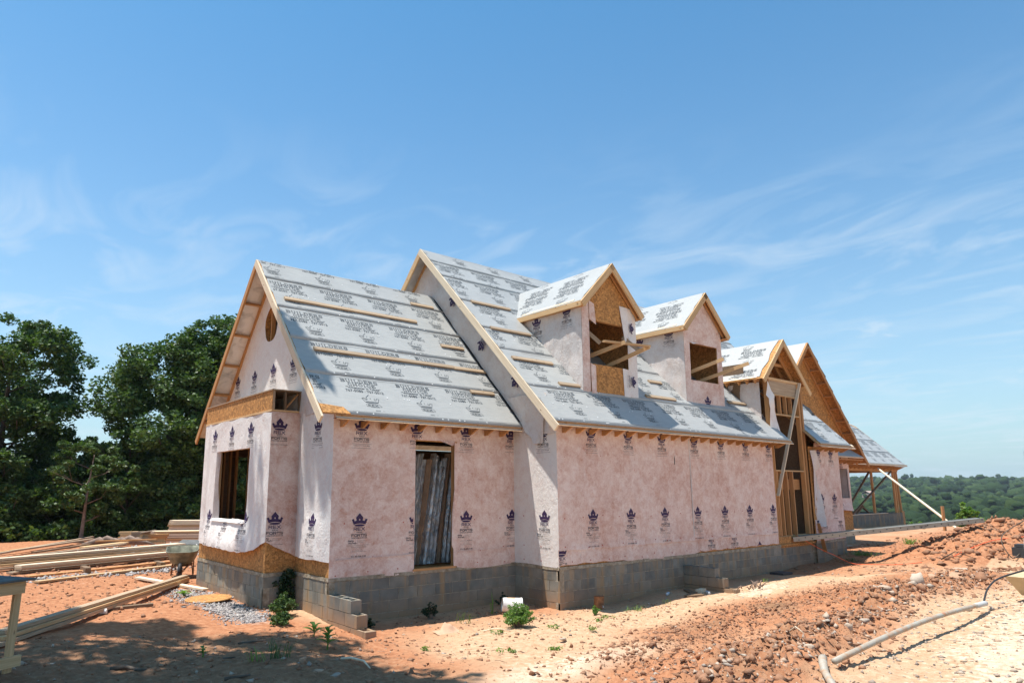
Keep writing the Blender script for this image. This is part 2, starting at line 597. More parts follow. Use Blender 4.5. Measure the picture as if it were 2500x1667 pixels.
def put(name, geo, material, parent=None, smooth=False, origin=None, label=None, cat=None, group=None, kind=None):
    """geo: MB or (V,F) in world coordinates -> object; origin defaults to base centre for things, world zero for parts"""
    V, Fc = (geo.v, geo.f) if isinstance(geo, MB) else geo
    if len(V) == 0:
        return None
    A = np.asarray(V, dtype=np.float64)
    if origin is None:
        if parent is None and kind != 'structure':
            origin = ((A[:, 0].min() + A[:, 0].max()) / 2, (A[:, 1].min() + A[:, 1].max()) / 2, A[:, 2].min())
        else:
            origin = tuple(WORLD[parent.name]) if parent is not None else (0, 0, 0)
    A = A - np.array(origin)
    me = fastmesh(name, A, Fc if isinstance(Fc, np.ndarray) else Fc, smooth) if isinstance(Fc, np.ndarray) else fastmesh(name, A.tolist(), Fc, smooth)
    me.materials.append(MATS[material])
    o = bpy.data.objects.new(name, me)
    link(o, parent, origin)
    tag(o, label, cat, group, kind)
    return o


def tag(o, label=None, cat=None, group=None, kind=None):
    for k, v in (('label', label), ('category', cat), ('group', group), ('kind', kind)):
        if v:
            o[k] = v
    return o


def empty(name, loc, label, cat, group=None):
    o = bpy.data.objects.new(name, None)
    o.empty_display_size = 0.2
    link(o, None, loc)
    return tag(o, label, cat, group)


def beam(name, a, b, w, h, material, parent=None, up=(0, 0, 1), bevel=0.003, **kw):
    """a board from a to b; its mesh x axis runs along the board so the grain follows it; w across, h along up"""
    a, b = Vector(a), Vector(b)
    x = (b - a)
    L = x.length
    x.normalize()
    u = Vector(up)
    y = u.cross(x).normalized()
    z = x.cross(y)
    key = (round(L, 3), w, h, material)
    me = BM.get(key)
    if me is None:
        q = MB().box((-L / 2, -w / 2, -h / 2), (L / 2, w / 2, h / 2))
        me = fastmesh(name, q.v, q.f)
        me.materials.append(MATS[material])
        BM[key] = me
    o = bpy.data.objects.new(name, me)
    COL.objects.link(o)
    mid = (a + b) / 2
    mw = Matrix((x, y, z)).transposed().to_4x4()
    mw.translation = mid
    if parent is not None:
        o.parent = parent
        # every parent used here has an unrotated frame at WORLD[parent]
        mw.translation = mid - WORLD[parent.name]
    o.matrix_basis = mw
    WORLD[o.name] = mid
    return tag(o, kw.get('label'), kw.get('cat'), kw.get('group'), kw.get('kind'))


BM = {}


# ---- numpy value noise
def _h(ix, iy, s):
    n = (ix.astype(np.int64) * 374761393 + iy.astype(np.int64) * 668265263 + s * 982451653) & 0xffffffff
    n = ((n ^ (n >> 13)) * 1274126177) & 0xffffffff
    return ((n ^ (n >> 16)) & 0xffff) / 65535.0


def vn(x, y, s=0):
    x = np.asarray(x, float)
    y = np.asarray(y, float)
    ix, iy = np.floor(x), np.floor(y)
    fx, fy = x - ix, y - iy
    fx, fy = fx * fx * (3 - 2 * fx), fy * fy * (3 - 2 * fy)
    a, b_, c_, d_ = _h(ix, iy, s), _h(ix + 1, iy, s), _h(ix, iy + 1, s), _h(ix + 1, iy + 1, s)
    return (a * (1 - fx) + b_ * fx) * (1 - fy) + (c_ * (1 - fx) + d_ * fx) * fy - 0.5


def fbm(x, y, s=0, o=4, g=0.5):
    t, a = 0, 1
    for i in range(o):
        t = t + a * vn(x * 2 ** i + 17.3 * i, y * 2 ** i - 9.1 * i, s + i)
        a *= g
    return t


# ------------------------------------------------------------------ ground
CP = np.array([(-9.8, -9.6, -.24), (0, 0, -.80), (0, .8, -.79), (-1.5, 1.1, -.80), (-3, 1.1, -.80), (-4.26, 1.0, -.74), (-4.3, -.1, -.82), (-4.6, -.5, -.66), (-5.0, 1.8, -.66), (-5.2, 2.5, -.62), (-5, 5, -.60), (-5, 6.7, -.6), (1.3, -.3, -.80),
               (4, -.3, -.76), (6.5, -.3, -.72), (8.4, -.2, -.70), (10.5, 0, -.6), (12.5, -.2, -.45), (18, 2, -.5), (25, .5, -.35), (33, 6, -.65), (37, 7, -.72), (4, -5, -.38), (-3, -6, -.32), (8, -4, -.40), (2, -2.5, -.58),
               (6, -2, -.58), (-3, -2, -.66), (-4, -3.5, -.50), (-7, -2, -.42), (-8.8, .5, -.38), (-6.5, 3, -.50), (-8, 10, -.42), (-3, 15, -.42), (-5, 20, -.45), (-14, 0, -.3), (2, 12, -.5), (14, -10, -.2), (6, -9, -.2), (12, -3, -.42), (16, -2, -.42), (0, -9, -.22), (-14, -12, -.2), (20, -6, -.3)])


_flo = math.floor


def _hs(ix, iy, s):
    n = (ix * 374761393 + iy * 668265263 + s * 982451653) & 0xffffffff
    n = ((n ^ (n >> 13)) * 1274126177) & 0xffffffff
    return ((n ^ (n >> 16)) & 0xffff) / 65535.0


def sf(x, y, s=0, o=3, g=0.5):
    t, am, k = 0.0, 1.0, 1
    for i in range(o):
        X, Y = x * k + 17.3 * i, y * k - 9.1 * i
        ix, iy = _flo(X), _flo(Y)
        fx, fy = X - ix, Y - iy
        fx, fy = fx * fx * (3 - 2 * fx), fy * fy * (3 - 2 * fy)
        q = s + i
        t += am * ((_hs(ix, iy, q) * (1 - fx) + _hs(ix + 1, iy, q) * fx) * (1 - fy) + (_hs(ix, iy + 1, q) * (1 - fx) + _hs(ix + 1, iy + 1, q) * fx) * fy - .5)
        am *= g
        k *= 2
    return t


def segd(x, y, pts):
    d = np.full(np.shape(x), 1e9)
    for (ax, ay), (bx, by) in zip(pts[:-1], pts[1:]):
        vx, vy = bx - ax, by - ay
        t = np.clip(((x - ax) * vx + (y - ay) * vy) / (vx * vx + vy * vy), 0, 1)
        d = np.minimum(d, np.hypot(x - ax - t * vx, y - ay - t * vy))
    return d


BERM = [(-5.2, -6.4), (-3.4, -5.75), (-1.2, -5.35), (1.2, -4.9), (3.4, -4.45), (6.0, -4.5), (8.5, -4.7)]
DIRT = [(-3.6, -4.6), (-0.5, -3.4), (3.5, -3.0), (7.0, -3.4)]


def pile_mask(x, y):
    ca, sa = math.cos(-.25), math.sin(-.25)
    dx, dy = x - 15.0, y + 3.6
    return np.clip(1.15 - np.hypot((dx * ca + dy * sa) / 4.2, (-dx * sa + dy * ca) / 2.2), 0, 1)


def G(x, y, fine=True):
    x = np.asarray(x, float)
    y = np.asarray(y, float)
    sh = x.shape
    xf, yf = x.ravel(), y.ravel()
    num = np.zeros_like(xf)
    den = np.zeros_like(xf)
    for cx, cy, cz in CP:
        w = 1.0 / ((xf - cx) ** 2 + (yf - cy) ** 2 + 0.25) ** 1.7
        num += w * cz
        den += w
    z = (num / den).reshape(sh)
    e = np.sqrt(np.maximum(0, y - 24) ** 2 + np.maximum(0, x - 38) ** 2 + np.maximum(0, -60 - y) ** 2 + np.maximum(0, -60 - x) ** 2)
    drop = -21 * (1 - np.exp(-e / 38.0)) + 18 * np.clip((e - 230) / 800, 0, 1.4) + 6 * np.clip(e / 300, 0, 1) * fbm(x / 240, y / 240, 5, 3)
    z = z + np.where(e > 0, drop, 0)
    near = np.clip(1 - e / 10, 0, 1)
    bd = segd(x, y, BERM)
    z = z + near * (0.12 + 0.26 * fbm(x * 1.3, y * 1.3, 9, 3)) * np.exp(-(bd / 0.6) ** 2)
    # pile at the right
    ph = pile_mask(x, y)
    z = z + ph * 1.0 + np.clip(ph * 3, 0, 1) * 0.20 * fbm(x * 1.6, y * 1.6, 21, 4)
    # mound by the front-left stub
    z = z + 0.13 * np.exp(-(np.hypot(x + 5.5, y + 0.3) / 0.75) ** 2)
    z = z + near * 0.06 * fbm(x * .55, y * .55, 3, 3)
    if fine:
        dd = segd(x, y, DIRT)
        rough = np.exp(-(dd / 0.55) ** 2)
        r = 0.30 + 1.8 * rough + 2.4 * np.exp(-(bd / 0.6) ** 2) + 2.2 * np.clip(ph * 3, 0, 1) + 0.5 * np.clip((-x - 4) / 2, 0, 1) * np.clip((2 - y) / 2, 0, 1)
        lump = np.abs(fbm(x * 3.1, y * 3.1, 31, 4, 0.6))
        z = z + near * r * (0.055 * (lump - 0.2) + 0.034 * fbm(x * 9, y * 9, 41, 3, 0.65))
        # wheel ruts and tread marks along the drive
        for off, dep in ((-2.15, .03), (-4.0, .03)):
            yy = off + 0.10 * (x - 1) * 0.3 + 0.25 * np.sin(x * .35)
            tr = np.exp(-((y - yy) / 0.20) ** 2) * (x > -6) * (x < 9)
            z = z - near * tr * (dep + 0.012 * np.sin(x * 38))
    return z


def gz(x, y):
    return float(G(np.array([x]), np.array([y]), False)[0])


def lines(segs):
    out = [segs[0][0]]
    for a, b_, st in segs:
        n = max(1, int(round((b_ - a) / st)))
        out += list(np.linspace(a, b_, n + 1)[1:])
    return np.array(out)


gx = lines([(-3000, -800, 400), (-800, -200, 100), (-200, -40, 20), (-40, -14, 2), (-14, -9.5, .15), (-9.5, 5, .05), (5, 10, .08), (10, 18, .12), (18, 40, .5), (40, 100, 6), (100, 400, 25), (400, 1200, 100), (1200, 3200, 400)])
gy = lines([(-3000, -600, 400), (-600, -60, 90), (-60, -14, 6), (-14, -8, .3), (-8, -6.5, .08), (-6.5, -1, .05), (-1, 3, .08), (3, 12, .12), (12, 26, .4), (26, 60, 3), (60, 300, 15), (300, 1200, 90), (1200, 3200, 400)])
XX, YY = np.meshgrid(gx, gy)
ZZ = G(XX, YY)
ZZ += 0.012 * (rng.random(ZZ.shape) - .5) * np.clip(1 - np.abs(XX) / 30, 0, 1)
V = np.stack([XX.ravel(), YY.ravel(), ZZ.ravel()], 1)
nx, ny = len(gx), len(gy)
I = (np.arange(ny - 1)[:, None] * nx + np.arange(nx - 1)[None, :]).ravel()
Fq = np.stack([I, I + 1, I + nx + 1, I + nx], 1)
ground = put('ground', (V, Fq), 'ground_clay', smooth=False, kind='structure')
x, y = XX.ravel(), YY.ravel()
dd, bd = segd(x, y, DIRT), segd(x, y, BERM)
ph = pile_mask(x, y)
clay = 0.18 + 0.62 * np.exp(-(dd / 1.0) ** 2) + 0.62 * np.exp(-(bd / 0.7) ** 2) + 2 * ph + 0.75 * (y > 2.5) * (x < 0) + 0.35 * (x > 8) * (y > -4) + .35 * np.exp(-((y - 0.2) / 1.1) ** 2)
clay = clay + 0.35 * np.exp(-(np.hypot(x + 5.2, y + 0.5) / 1.6) ** 2)
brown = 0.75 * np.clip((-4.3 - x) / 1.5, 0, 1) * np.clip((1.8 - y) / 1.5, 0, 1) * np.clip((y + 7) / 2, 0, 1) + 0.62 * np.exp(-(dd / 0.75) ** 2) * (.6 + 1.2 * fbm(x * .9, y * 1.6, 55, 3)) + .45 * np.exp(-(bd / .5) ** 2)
gray = 0.8 * np.exp(-(np.hypot((x + 5.3) / .42, (y - 3.6) / 2.0)) ** 4) + 0.7 * np.exp(-(np.hypot((x + 3.0) / 3.0, (y - 14.0) / 1.6)) ** 4) + .2 * np.exp(-(segd(x, y, [(-7.8, 7.5), (-4.5, 8.5)]) / .5) ** 2)
gray = gray + 0.22 * ((y < BERM[0][1] + 1.6 + (x + 5) * .15 - .45) & (x > -4.5)) * (0.5 + fbm(x, y, 77, 3))
farA = np.clip((np.sqrt(np.maximum(0, y - 24) ** 2 + np.maximum(0, x - 38) ** 2) - 1) / 4, 0, 1) + (np.hypot(x, y) > 70)
below = np.clip((np.interp(x, [p[0] for p in BERM], [p[1] for p in BERM]) - .7 - y) / 1.8, 0, 1) * (x > -5.5) * np.clip((11 - x) / 5, 0, 1)
trk = .8 * np.exp(-((y + 3.9 - .06 * (x + 3)) / .55) ** 2) * np.clip((0.5 - x) / 3, 0, 1) * (x > -6.5) * .8
trk = trk + .6 * np.exp(-(np.hypot((x - 4.2) / 2.0, (y + 1.55) / .35)) ** 2)
palea = np.clip(below + trk, 0, 1)
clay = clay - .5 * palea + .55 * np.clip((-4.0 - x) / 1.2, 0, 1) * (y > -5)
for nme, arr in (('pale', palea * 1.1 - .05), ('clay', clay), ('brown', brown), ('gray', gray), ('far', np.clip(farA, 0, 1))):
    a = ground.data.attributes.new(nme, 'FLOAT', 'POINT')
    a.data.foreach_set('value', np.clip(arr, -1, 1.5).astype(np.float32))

# ------------------------------------------------------------------ flat prints (lettering and emblems)
TXT = {}


def text2d(s, bold=0.0, space=1.0):
    k = (s, bold, space)
    if k in TXT:
        return TXT[k]
    cu = bpy.data.curves.new('lettering', 'FONT')
    cu.body = s
    cu.offset = bold
    cu.space_character = space
    cu.resolution_u = 2
    o = bpy.data.objects.new('lettering', cu)
    COL.objects.link(o)
    dg = bpy.context.evaluated_depsgraph_get()
    dg.update()
    me = bpy.data.meshes.new_from_object(o.evaluated_get(dg))
    P = [(v.co.x, v.co.y) for v in me.vertices]
    Fc = [tuple(p.vertices) for p in me.polygons]
    bpy.data.objects.remove(o)
    bpy.data.curves.remove(cu)
    bpy.data.meshes.remove(me)
    xs = [p[0] for p in P]
    ys = [p[1] for p in P]
    x0, x1, y0, y1 = min(xs), max(xs), min(ys), max(ys)
    TXT[k] = ([((p[0] - x0) / (x1 - x0) - .5, (p[1] - y0) / (y1 - y0)) for p in P], Fc)
    return TXT[k]


class P2:
    def __init__(s):
        s.v = []
        s.f = []

    def add(s, V, Fc):
        n = len(s.v)
        s.v += list(V)
        s.f += [tuple(i + n for i in q) for q in Fc]
        return s

    def text(s, t, x, y, w, h, bold=0.0, space=1.0):
        V, Fc = text2d(t, bold, space)
        return s.add([(x + p[0] * w, y + p[1] * h) for p in V], Fc)

    def rect(s, x0, y0, x1, y1):
        return s.add([(x0, y0), (x1, y0), (x1, y1), (x0, y1)], [(0, 1, 2, 3)])

    def line(s, pts, w, closed=False):
        P = [Vector(p) for p in pts]
        if closed:
            P.append(P[0])
        for a, b_ in zip(P[:-1], P[1:]):
            d = (b_ - a)
            if d.length < 1e-6:
                continue
            d.normalize()
            n = Vector((-d.y, d.x)) * w / 2
            a2, b2 = a - d * w * .3, b_ + d * w * .3
            s.add([tuple(a2 - n), tuple(b2 - n), tuple(b2 + n), tuple(a2 + n)], [(0, 1, 2, 3)])
        return s


def block(p, word, x, y, w, h, wt=.19):
    K = {'R': ([[(1, 0), (1, 10)], [(1, 9.1), (7.6, 9.1), (8.8, 8), (8.8, 5.6), (7.6, 4.5), (1, 4.5)], [(5.4, 4.5), (9, 0)]], 11),
         'E': ([[(1, 0), (1, 10)], [(1, 9.1), (9, 9.1)], [(1, 5), (8.4, 5)], [(1, .9), (9, .9)]], 10.6),
         'X': ([[(.6, 0), (9.4, 10)], [(.6, 10), (9.4, 0)]], 11),
         'F': ([[(1, 0), (1, 10)], [(1, 9.1), (8.8, 9.1)], [(1, 4.8), (8, 4.8)]], 10),
         'O': ([[(2.6, 9.1), (7.6, 9.1), (9.2, 7.6), (9.2, 2.4), (7.6, .9), (2.6, .9), (1, 2.4), (1, 7.6), (2.6, 9.1)]], 11),
         'T': ([[(0, 9.1), (9, 9.1)], [(4.5, 0), (4.5, 9.4)]], 10),
         'I': ([[(1.2, 0), (1.2, 10)]], 3.2),
         'S': ([[(8.8, 7.8), (7.4, 9.1), (2.2, 9.1), (1, 8), (1, 6.2), (2.2, 5.2), (7.6, 4.8), (8.8, 3.8), (8.8, 2), (7.6, .9), (2.2, .9), (.8, 2.2)]], 10.2)}
    tot = sum(K[c_][1] for c_ in word)
    ox = x - w / 2
    for c_ in word:
        for pl in K[c_][0]:
            p.line([(ox + a * w / tot, y + b_ * h / 10) for a, b_ in pl], h * wt)
        ox += K[c_][1] * w / tot
    return p


def ell(cx, cy, rx, ry, n=16, a0=0, a1=360):
    return [(cx + rx * math.cos(math.radians(a0 + (a1 - a0) * i / n)), cy + ry * math.sin(math.radians(a0 + (a1 - a0) * i / n))) for i in range(n + 1)]


CRL = [(0, 1.0), (-.23, .655), (-.195, .45), (-.315, .40), (-.375, .58), (-.5, .52), (-.375, .14), (-.2, .20), (0, .225), (0, .45), (-.035, .45), (-.035, .56), (0, .57)]


def crown(p, x, y, w, h):
    for sg in (1, -1):
        pts = [(x + sg * a * w, y + b_ * h) for a, b_ in CRL]
        if sg < 0:
            pts = pts[::-1]
        p.add(pts, [tuple(range(len(pts)))])
    e = ell(x, y + .085 * h, .335 * w, .085 * h, 14)[:-1]
    p.add(e, [tuple(range(len(e)))])
    return p


def crown_outline(p, x, y, w, h, lw=.009):
    out = [(0, 1.0), (-.25, .60), (-.20, .42), (-.30, .36), (-.37, .58), (-.5, .52), (-.36, .08)]
    pts = [(x + a * w, y + b_ * h) for a, b_ in out] + [(x - a * w, y + b_ * h) for a, b_ in out[::-1][:-1]]
    p.line(pts, lw)
    p.line([(x + a * w, y + b_ * h) for a, b_ in out[:1]] + [(x + .0001, y + h)], lw)
    p.line(ell(x, y + .10 * h, .36 * w, .10 * h, 12), lw)
    p.rect(x - .01, y + .5 * h, x + .01, y + .58 * h)
    return p


def slab(p, word, x, y, w, h):
    """heavy slab-serif capitals drawn from strokes"""
    K = {
        'B': ([[(2, 0), (2, 10)], [(2, 9.2), (6.6, 9.2), (7.8, 8.2), (7.8, 6.4), (6.6, 5.4), (3, 5.2)], [(6.6, 5.2), (8.3, 4), (8.3, 1.9), (7, .8), (2, .8)]], [(0, 3, 0), (0, 3, 10)], 10),
        'U': ([[(2, 10), (2, 3), (3.3, .9), (6.2, .9), (7.6, 3), (7.6, 10)]], [(0, 4, 10), (6, 9.4, 10)], 10),
        'I': ([[(2.4, 0), (2.4, 10)]], [(.2, 4.6, 0), (.2, 4.6, 10)], 5.2),
        'L': ([[(2.2, 0), (2.2, 10)], [(2.2, .8), (8, .8), (8, 3)]], [(.2, 4.4, 10), (.2, 4, 0)], 8.8),
        'D': ([[(2, 0), (2, 10)], [(2, 9.2), (6, 9.2), (8.3, 7), (8.3, 3), (6, .8), (2, .8)]], [(0, 3, 0), (0, 3, 10)], 10),
        'E': ([[(2, 0), (2, 10)], [(2, 9.2), (7.8, 9.2), (7.8, 7.2)], [(2, 5.1), (6, 5.1)], [(2, .8), (8, .8), (8, 3)]], [(0, 3, 0), (0, 3, 10)], 9),
        'R': ([[(2, 0), (2, 10)], [(2, 9.2), (6.4, 9.2), (7.8, 8), (7.8, 6.2), (6.4, 5), (3, 5)], [(5, 5), (7.2, 1), (9, .7)]], [(0, 4, 0), (0, 3, 10)], 10),
        'S': ([[(7.6, 7), (7.6, 9), (4, 9.4), (1.6, 8.6), (1.6, 6.4), (4, 5.3), (7, 4.3), (7.8, 2.4), (6, .8), (2.6, .8), (1.2, 1.2), (1.2, 3)]], [], 9),
        'C': ([[(8, 6.8), (8, 8.6), (5, 9.3), (2.6, 8), (1.6, 5), (2.6, 2), (5, .8), (8, 1.6), (8.4, 3)]], [], 9.4),
        'H': ([[(2, 0), (2, 10)], [(8, 0), (8, 10)], [(2, 5), (8, 5)]], [(0, 4, 0), (0, 4, 10), (6, 10, 0), (6, 10, 10)], 10.6),
        'O': ([[(5, 9.3), (2.3, 8), (1.5, 5), (2.3, 2), (5, .8), (7.7, 2), (8.5, 5), (7.7, 8), (5, 9.3)]], [], 10),
    }
    tot = sum(K[c_][2] for c_ in word) + .6 * (len(word) - 1)
    sc_, cy = w / tot, h / 10
    ox = x - w / 2
    for c_ in word:
        st, sf, wd = K[c_]
        for pl in st:
            p.line([(ox + a * sc_, y + b_ * cy) for a, b_ in pl], h * .155)
        for a, b_, yy in sf:
            yy2 = yy * cy + (-h * .09 if yy else 0)
            p.rect(ox + a * sc_, y + yy2, ox + b_ * sc_, y + yy2 + h * .09)
        ox += (wd + .6) * sc_
    return p


def logo_lower():
    """crown block with the full text under it, y=0 at the foot of the last line"""
    a, k, f = P2(), P2(), P2()
    crown(a, 0, .525, .315, .235)
    block(a, 'REX', 0, .455, .235, .058)
    k.text('WRAP', 0, .412, .12, .028)
    block(k, 'FORTIS', 0, .352, .315, .046, .2)
    k.text('WEATHER BARRIER', 0, .317, .32, .024)
    k.text('Alpha', -.165, .262, .12, .036, .02)
    k.text('ProTech', -.130, .226, .155, .034, .02)
    k.rect(-.034, .226, -.031, .30)
    f.text('Engineered', .055, .268, .14, .02)
    f.text('Products', .038, .238, .10, .018)
    f.rect(-.24, .205, .20, .209)
    f.rect(-.24, .190, .13, .193)
    k.text('AIR INFILTRATION & MOISTURE BARRIER', 0, .165, .30, .013)
    f.text('Class A Rated', 0, .140, .13, .013)
    f.text('Water & Weather', 0, .115, .16, .013)
    k.text('All Building Code Requirements', 0, .090, .28, .014)
    k.text('ICC ES ESR-3140', 0, .0, .30, .028, .01)
    return a, k, f


def logo_upper():
    a, k, f = P2(), P2(), P2()
    crown(a, 0, .315, .315, .235)
    block(a, 'REX', 0, .245, .235, .058)
    k.text('WRAP', 0, .202, .12, .028)
    block(k, 'FORTIS', 0, .142, .315, .046, .2)
    k.text('WEATHER BARRIER', 0, .107, .32, .024)
    k.rect(-.2, .075, .2, .079)
    k.text('AIR INFILTRATION & MOISTURE BARRIER', 0, .038, .34, .016)
    k.rect(-.2, .0, .2, .004)
    return a, k, f


LOW, UPP = logo_lower(), logo_upper()


# ------------------------------------------------------------------ wall sheets
class Sheet:
    """a sheet of wrap on a wall: u along U from O, v = world z; disp(u,z) outward"""
    def __init__(s, name, O, U, Nn, u0, u1, bot, top, material, parent, holes=(), disp=None, du=.10, dv=.10):
        s.O, s.U, s.N = Vector(O), Vector(U), Vector(Nn)
        s.disp = disp or (lambda u, z: 0)
        s.holes, s.u0, s.u1, s.bot, s.top = holes, u0, u1, bot, top
        us = set(list(np.linspace(u0, u1, max(2, int((u1 - u0) / du) + 1))))
        for h in holes:
            us |= {h[0], h[1]}
        us = sorted(x for x in us)
        mb = MB()
        for a, b_ in zip(us[:-1], us[1:]):
            if b_ - a < 1e-5:
                continue
            m_ = (a + b_) / 2
            spans = [(bot, top)]
            for (h0, h1, z0, z1) in holes:
                if h0 - 1e-6 < m_ < h1 + 1e-6:
                    spans = [(bot, (lambda u, z0=z0: z0)), ((lambda u, z1=z1: z1), top)]
            for lo, hi in spans:
                la, lb, ha, hb = lo(a), lo(b_), hi(a), hi(b_)
                if ha - la < 1e-3 and hb - lb < 1e-3:
                    continue
                n = max(1, int(max(ha - la, hb - lb) / dv))
                V, Fc = [], []
                for i in range(n + 1):
                    t = i / n
                    for u, l_, h_ in ((a, la, ha), (b_, lb, hb)):
                        V.append(s.at(u, l_ + (max(h_, l_) - l_) * t))
                for i in range(n):
                    Fc.append((2 * i, 2 * i + 1, 2 * i + 3, 2 * i + 2))
                mb.add(V, Fc)
        me = weld(mb)
        s.ob = put(name, me, material, parent, smooth=True)

    def at(s, u, z, off=0.0):
        ed = min(u - s.u0, s.u1 - u) / .14
        ed = .12 + .88 * min(1.0, max(0.0, ed))
        return s.O + s.U * u + s.N * (s.disp(u, z) * ed + off) + Vector((0, 0, z))

    def prints(s, items, parent=None):
        """items: (triple of P2, u, z); every repeat of the print is one sub-part with three inks"""
        for tri, u, z in items:
            mb, mi = MB(), []
            for idx, p in enumerate(tri):
                P = [(u + q[0], z + q[1]) for q in p.v]
                ok = [s.u0 <= q[0] <= s.u1 and s.bot(q[0]) <= q[1] <= s.top(q[0]) and not any(h[0] < q[0] < h[1] and h[2] < q[1] < h[3] for h in s.holes) for q in P]
                fs = []
                for f_ in p.f:
                    k_ = [i for i in f_ if ok[i]]
                    if len(k_) >= 3:
                        fs.append(tuple(k_))
                mb.add([s.at(q[0], q[1], .005) for q in P], fs)
                mi += [idx] * len(fs)
            inked(mb, mi, s.ob if parent is None else parent)


def inked(mb, mi, parent, name='printed_mark'):
    if not mb.f:
        return
    used = sorted({i for f_ in mb.f for i in f_})
    mpx = {i: n for n, i in enumerate(used)}
    o = put(name, ([mb.v[i] for i in used], [tuple(mpx[i] for i in f_) for f_ in mb.f]), 'print_purple', parent)
    o.data.materials.append(MATS['print_black'])
    o.data.materials.append(MATS['print_faint'])
    o.data.polygons.foreach_set('material_index', mi)
    o['kind'] = 'stuff'
    return o


def weld(mb):
    d = {}
    V, mp_ = [], []
    for v in mb.v:
        k = (round(v[0], 4), round(v[1], 4), round(v[2], 4))
        if k not in d:
            d[k] = len(V)
            V.append(v)
        mp_.append(d[k])
    Fc = [tuple(mp_[i] for i in f_) for f_ in mb.f]
    Fc = [f_ for f_ in Fc if len(set(f_)) == len(f_)]
    return V, Fc


def const(c_):
    return lambda u: c_


def wav(u, z, s, a=.006, fx=1.1, fz=.5):
    r_ = max(0.0, 1 - abs(sf(u * .8 + z * .25, z * .28 + u * .12, s + 40, 2)) * 9)
    return a * (0.5 + sf(u * fx + z * .35, z * fz - u * .1, s, 3) * 1.6) + .009 * r_ ** 2


# ------------------------------------------------------------------ the house
H = empty('house', (4.0, 4.0, -0.75), 'long one-storey house under construction with pink wrap and grey underlayment roof', 'house')

A, B_, Cc, Dd, E_ = 1.291, 4.263, 1.401, .583, 3.898
YB = A + Cc            # 2.692 bay front
XC = -B_ - Dd          # -4.846 bay left face
YL = YB + E_           # 6.59
K1, K2 = 1.0671, 1.0220
RX0 = -4.69            # rake of the left gable


def z_roof1(y):
    return 2.777 + K1 * (min(y, 2 * 4.345 - y) - .931)


def z_roof2(y):
    return 2.803 + K2 * (min(y, 2 * 4.412 - y) + .344)


# ---- concrete block foundation
blk = MB().box((0, 0, 0), (.393, .05, .190))
# slightly uneven arrises
blkm = fastmesh('block', blk.v, blk.f)
blkm.materials.append(MATS['block'])
NB = [0]


def block_wall(O, U, Nn, length, courses, ztop=-.064, start=0.0, skip=None):
    O, U, Nn = Vector(O), Vector(U), Vector(Nn)
    Mx = Matrix((U, -Nn, Vector((0, 0, 1)))).transposed().to_4x4()
    for c_ in range(courses):
        u = -0.203 if c_ % 2 else 0.0
        u += start
        while u < length - .02:
            a, b_ = max(u, 0), min(u + .397, length)
            if b_ - a > .03:
                zz = ztop - .203 * (c_ + 1) + .004
                if skip and skip(a, zz):
                    u += .406
                    continue
                o = bpy.data.objects.new('block', blkm)
                COL.objects.link(o)
                o.parent = H
                mw = Mx @ Matrix.Diagonal(((b_ - a) / .397, 1, 1, 1))
                mw.translation = O + U * a + Nn * (.000 + random.uniform(-.0015, .0015)) + Vector((0, 0, zz)) - WORLD[H.name]
                o.matrix_basis = mw
                NB[0] += 1
            u += .406


walls = [  # origin, along, outward, length, courses
    ((0, 0, 0), (1, 0, 0), (0, -1, 0), 8.55, 5),
    ((0, A, 0), (0, -1, 0), (-1, 0, 0), A, 4),
    ((-B_, A, 0), (1, 0, 0), (0, -1, 0), B_, 5),
    ((-B_, YB, 0), (0, -1, 0), (-1, 0, 0), Cc, 4),
    ((XC, YB, 0), (1, 0, 0), (0, -1, 0), Dd, 3),
    ((XC, YL, 0), (0, -1, 0), (-1, 0, 0), E_, 3),
    ((8.55, .1, 0), (1, 0, 0), (0, -1, 0), 2.05, 3),
    ((10.6, 0, 0), (1, 0, 0), (0, -1, 0), 1.93, 3),
]
mort = MB()
cap = MB()
for O, U, Nn, L, nC in walls:
    zt = -.064
    if O[0] == 8.55:
        zt = -.105
    block_wall(O, U, Nn, L, nC, zt)
    O, U, Nn = Vector(O), Vector(U), Vector(Nn)
    a = O - Nn * .005
    b_ = O + U * L - Nn * .12
    mort.box(tuple(a + Vector((0, 0, -1.3))), tuple(b_ + Vector((0, 0, zt))))
    # slumped mortar bed on top of the blocks, uneven lower edge
    n = int(L / .05)
    V, Fc = [], []
    for i in range(n + 1):
        u = L * i / n
        dz = .018 * sf(u * 5.0, O.x + O.y, 3, 4) + .004
        for off, z in ((.0, zt + .062), (.007, zt + .060), (.006 + .004 * random.random(), zt - .006 + dz), (-.002, zt - .008 + dz)):
            V.append(O + U * u + Nn * off + Vector((0, 0, z)))
        if i < n:
            for k in range(3):
                q = i * 4 + k
                Fc.append((q, q + 1, q + 5, q + 4))
    cap.add(V, Fc)
put('mortar_wall', mort, 'mortar', H)
put('mortar_bed', cap, 'mortar', H)


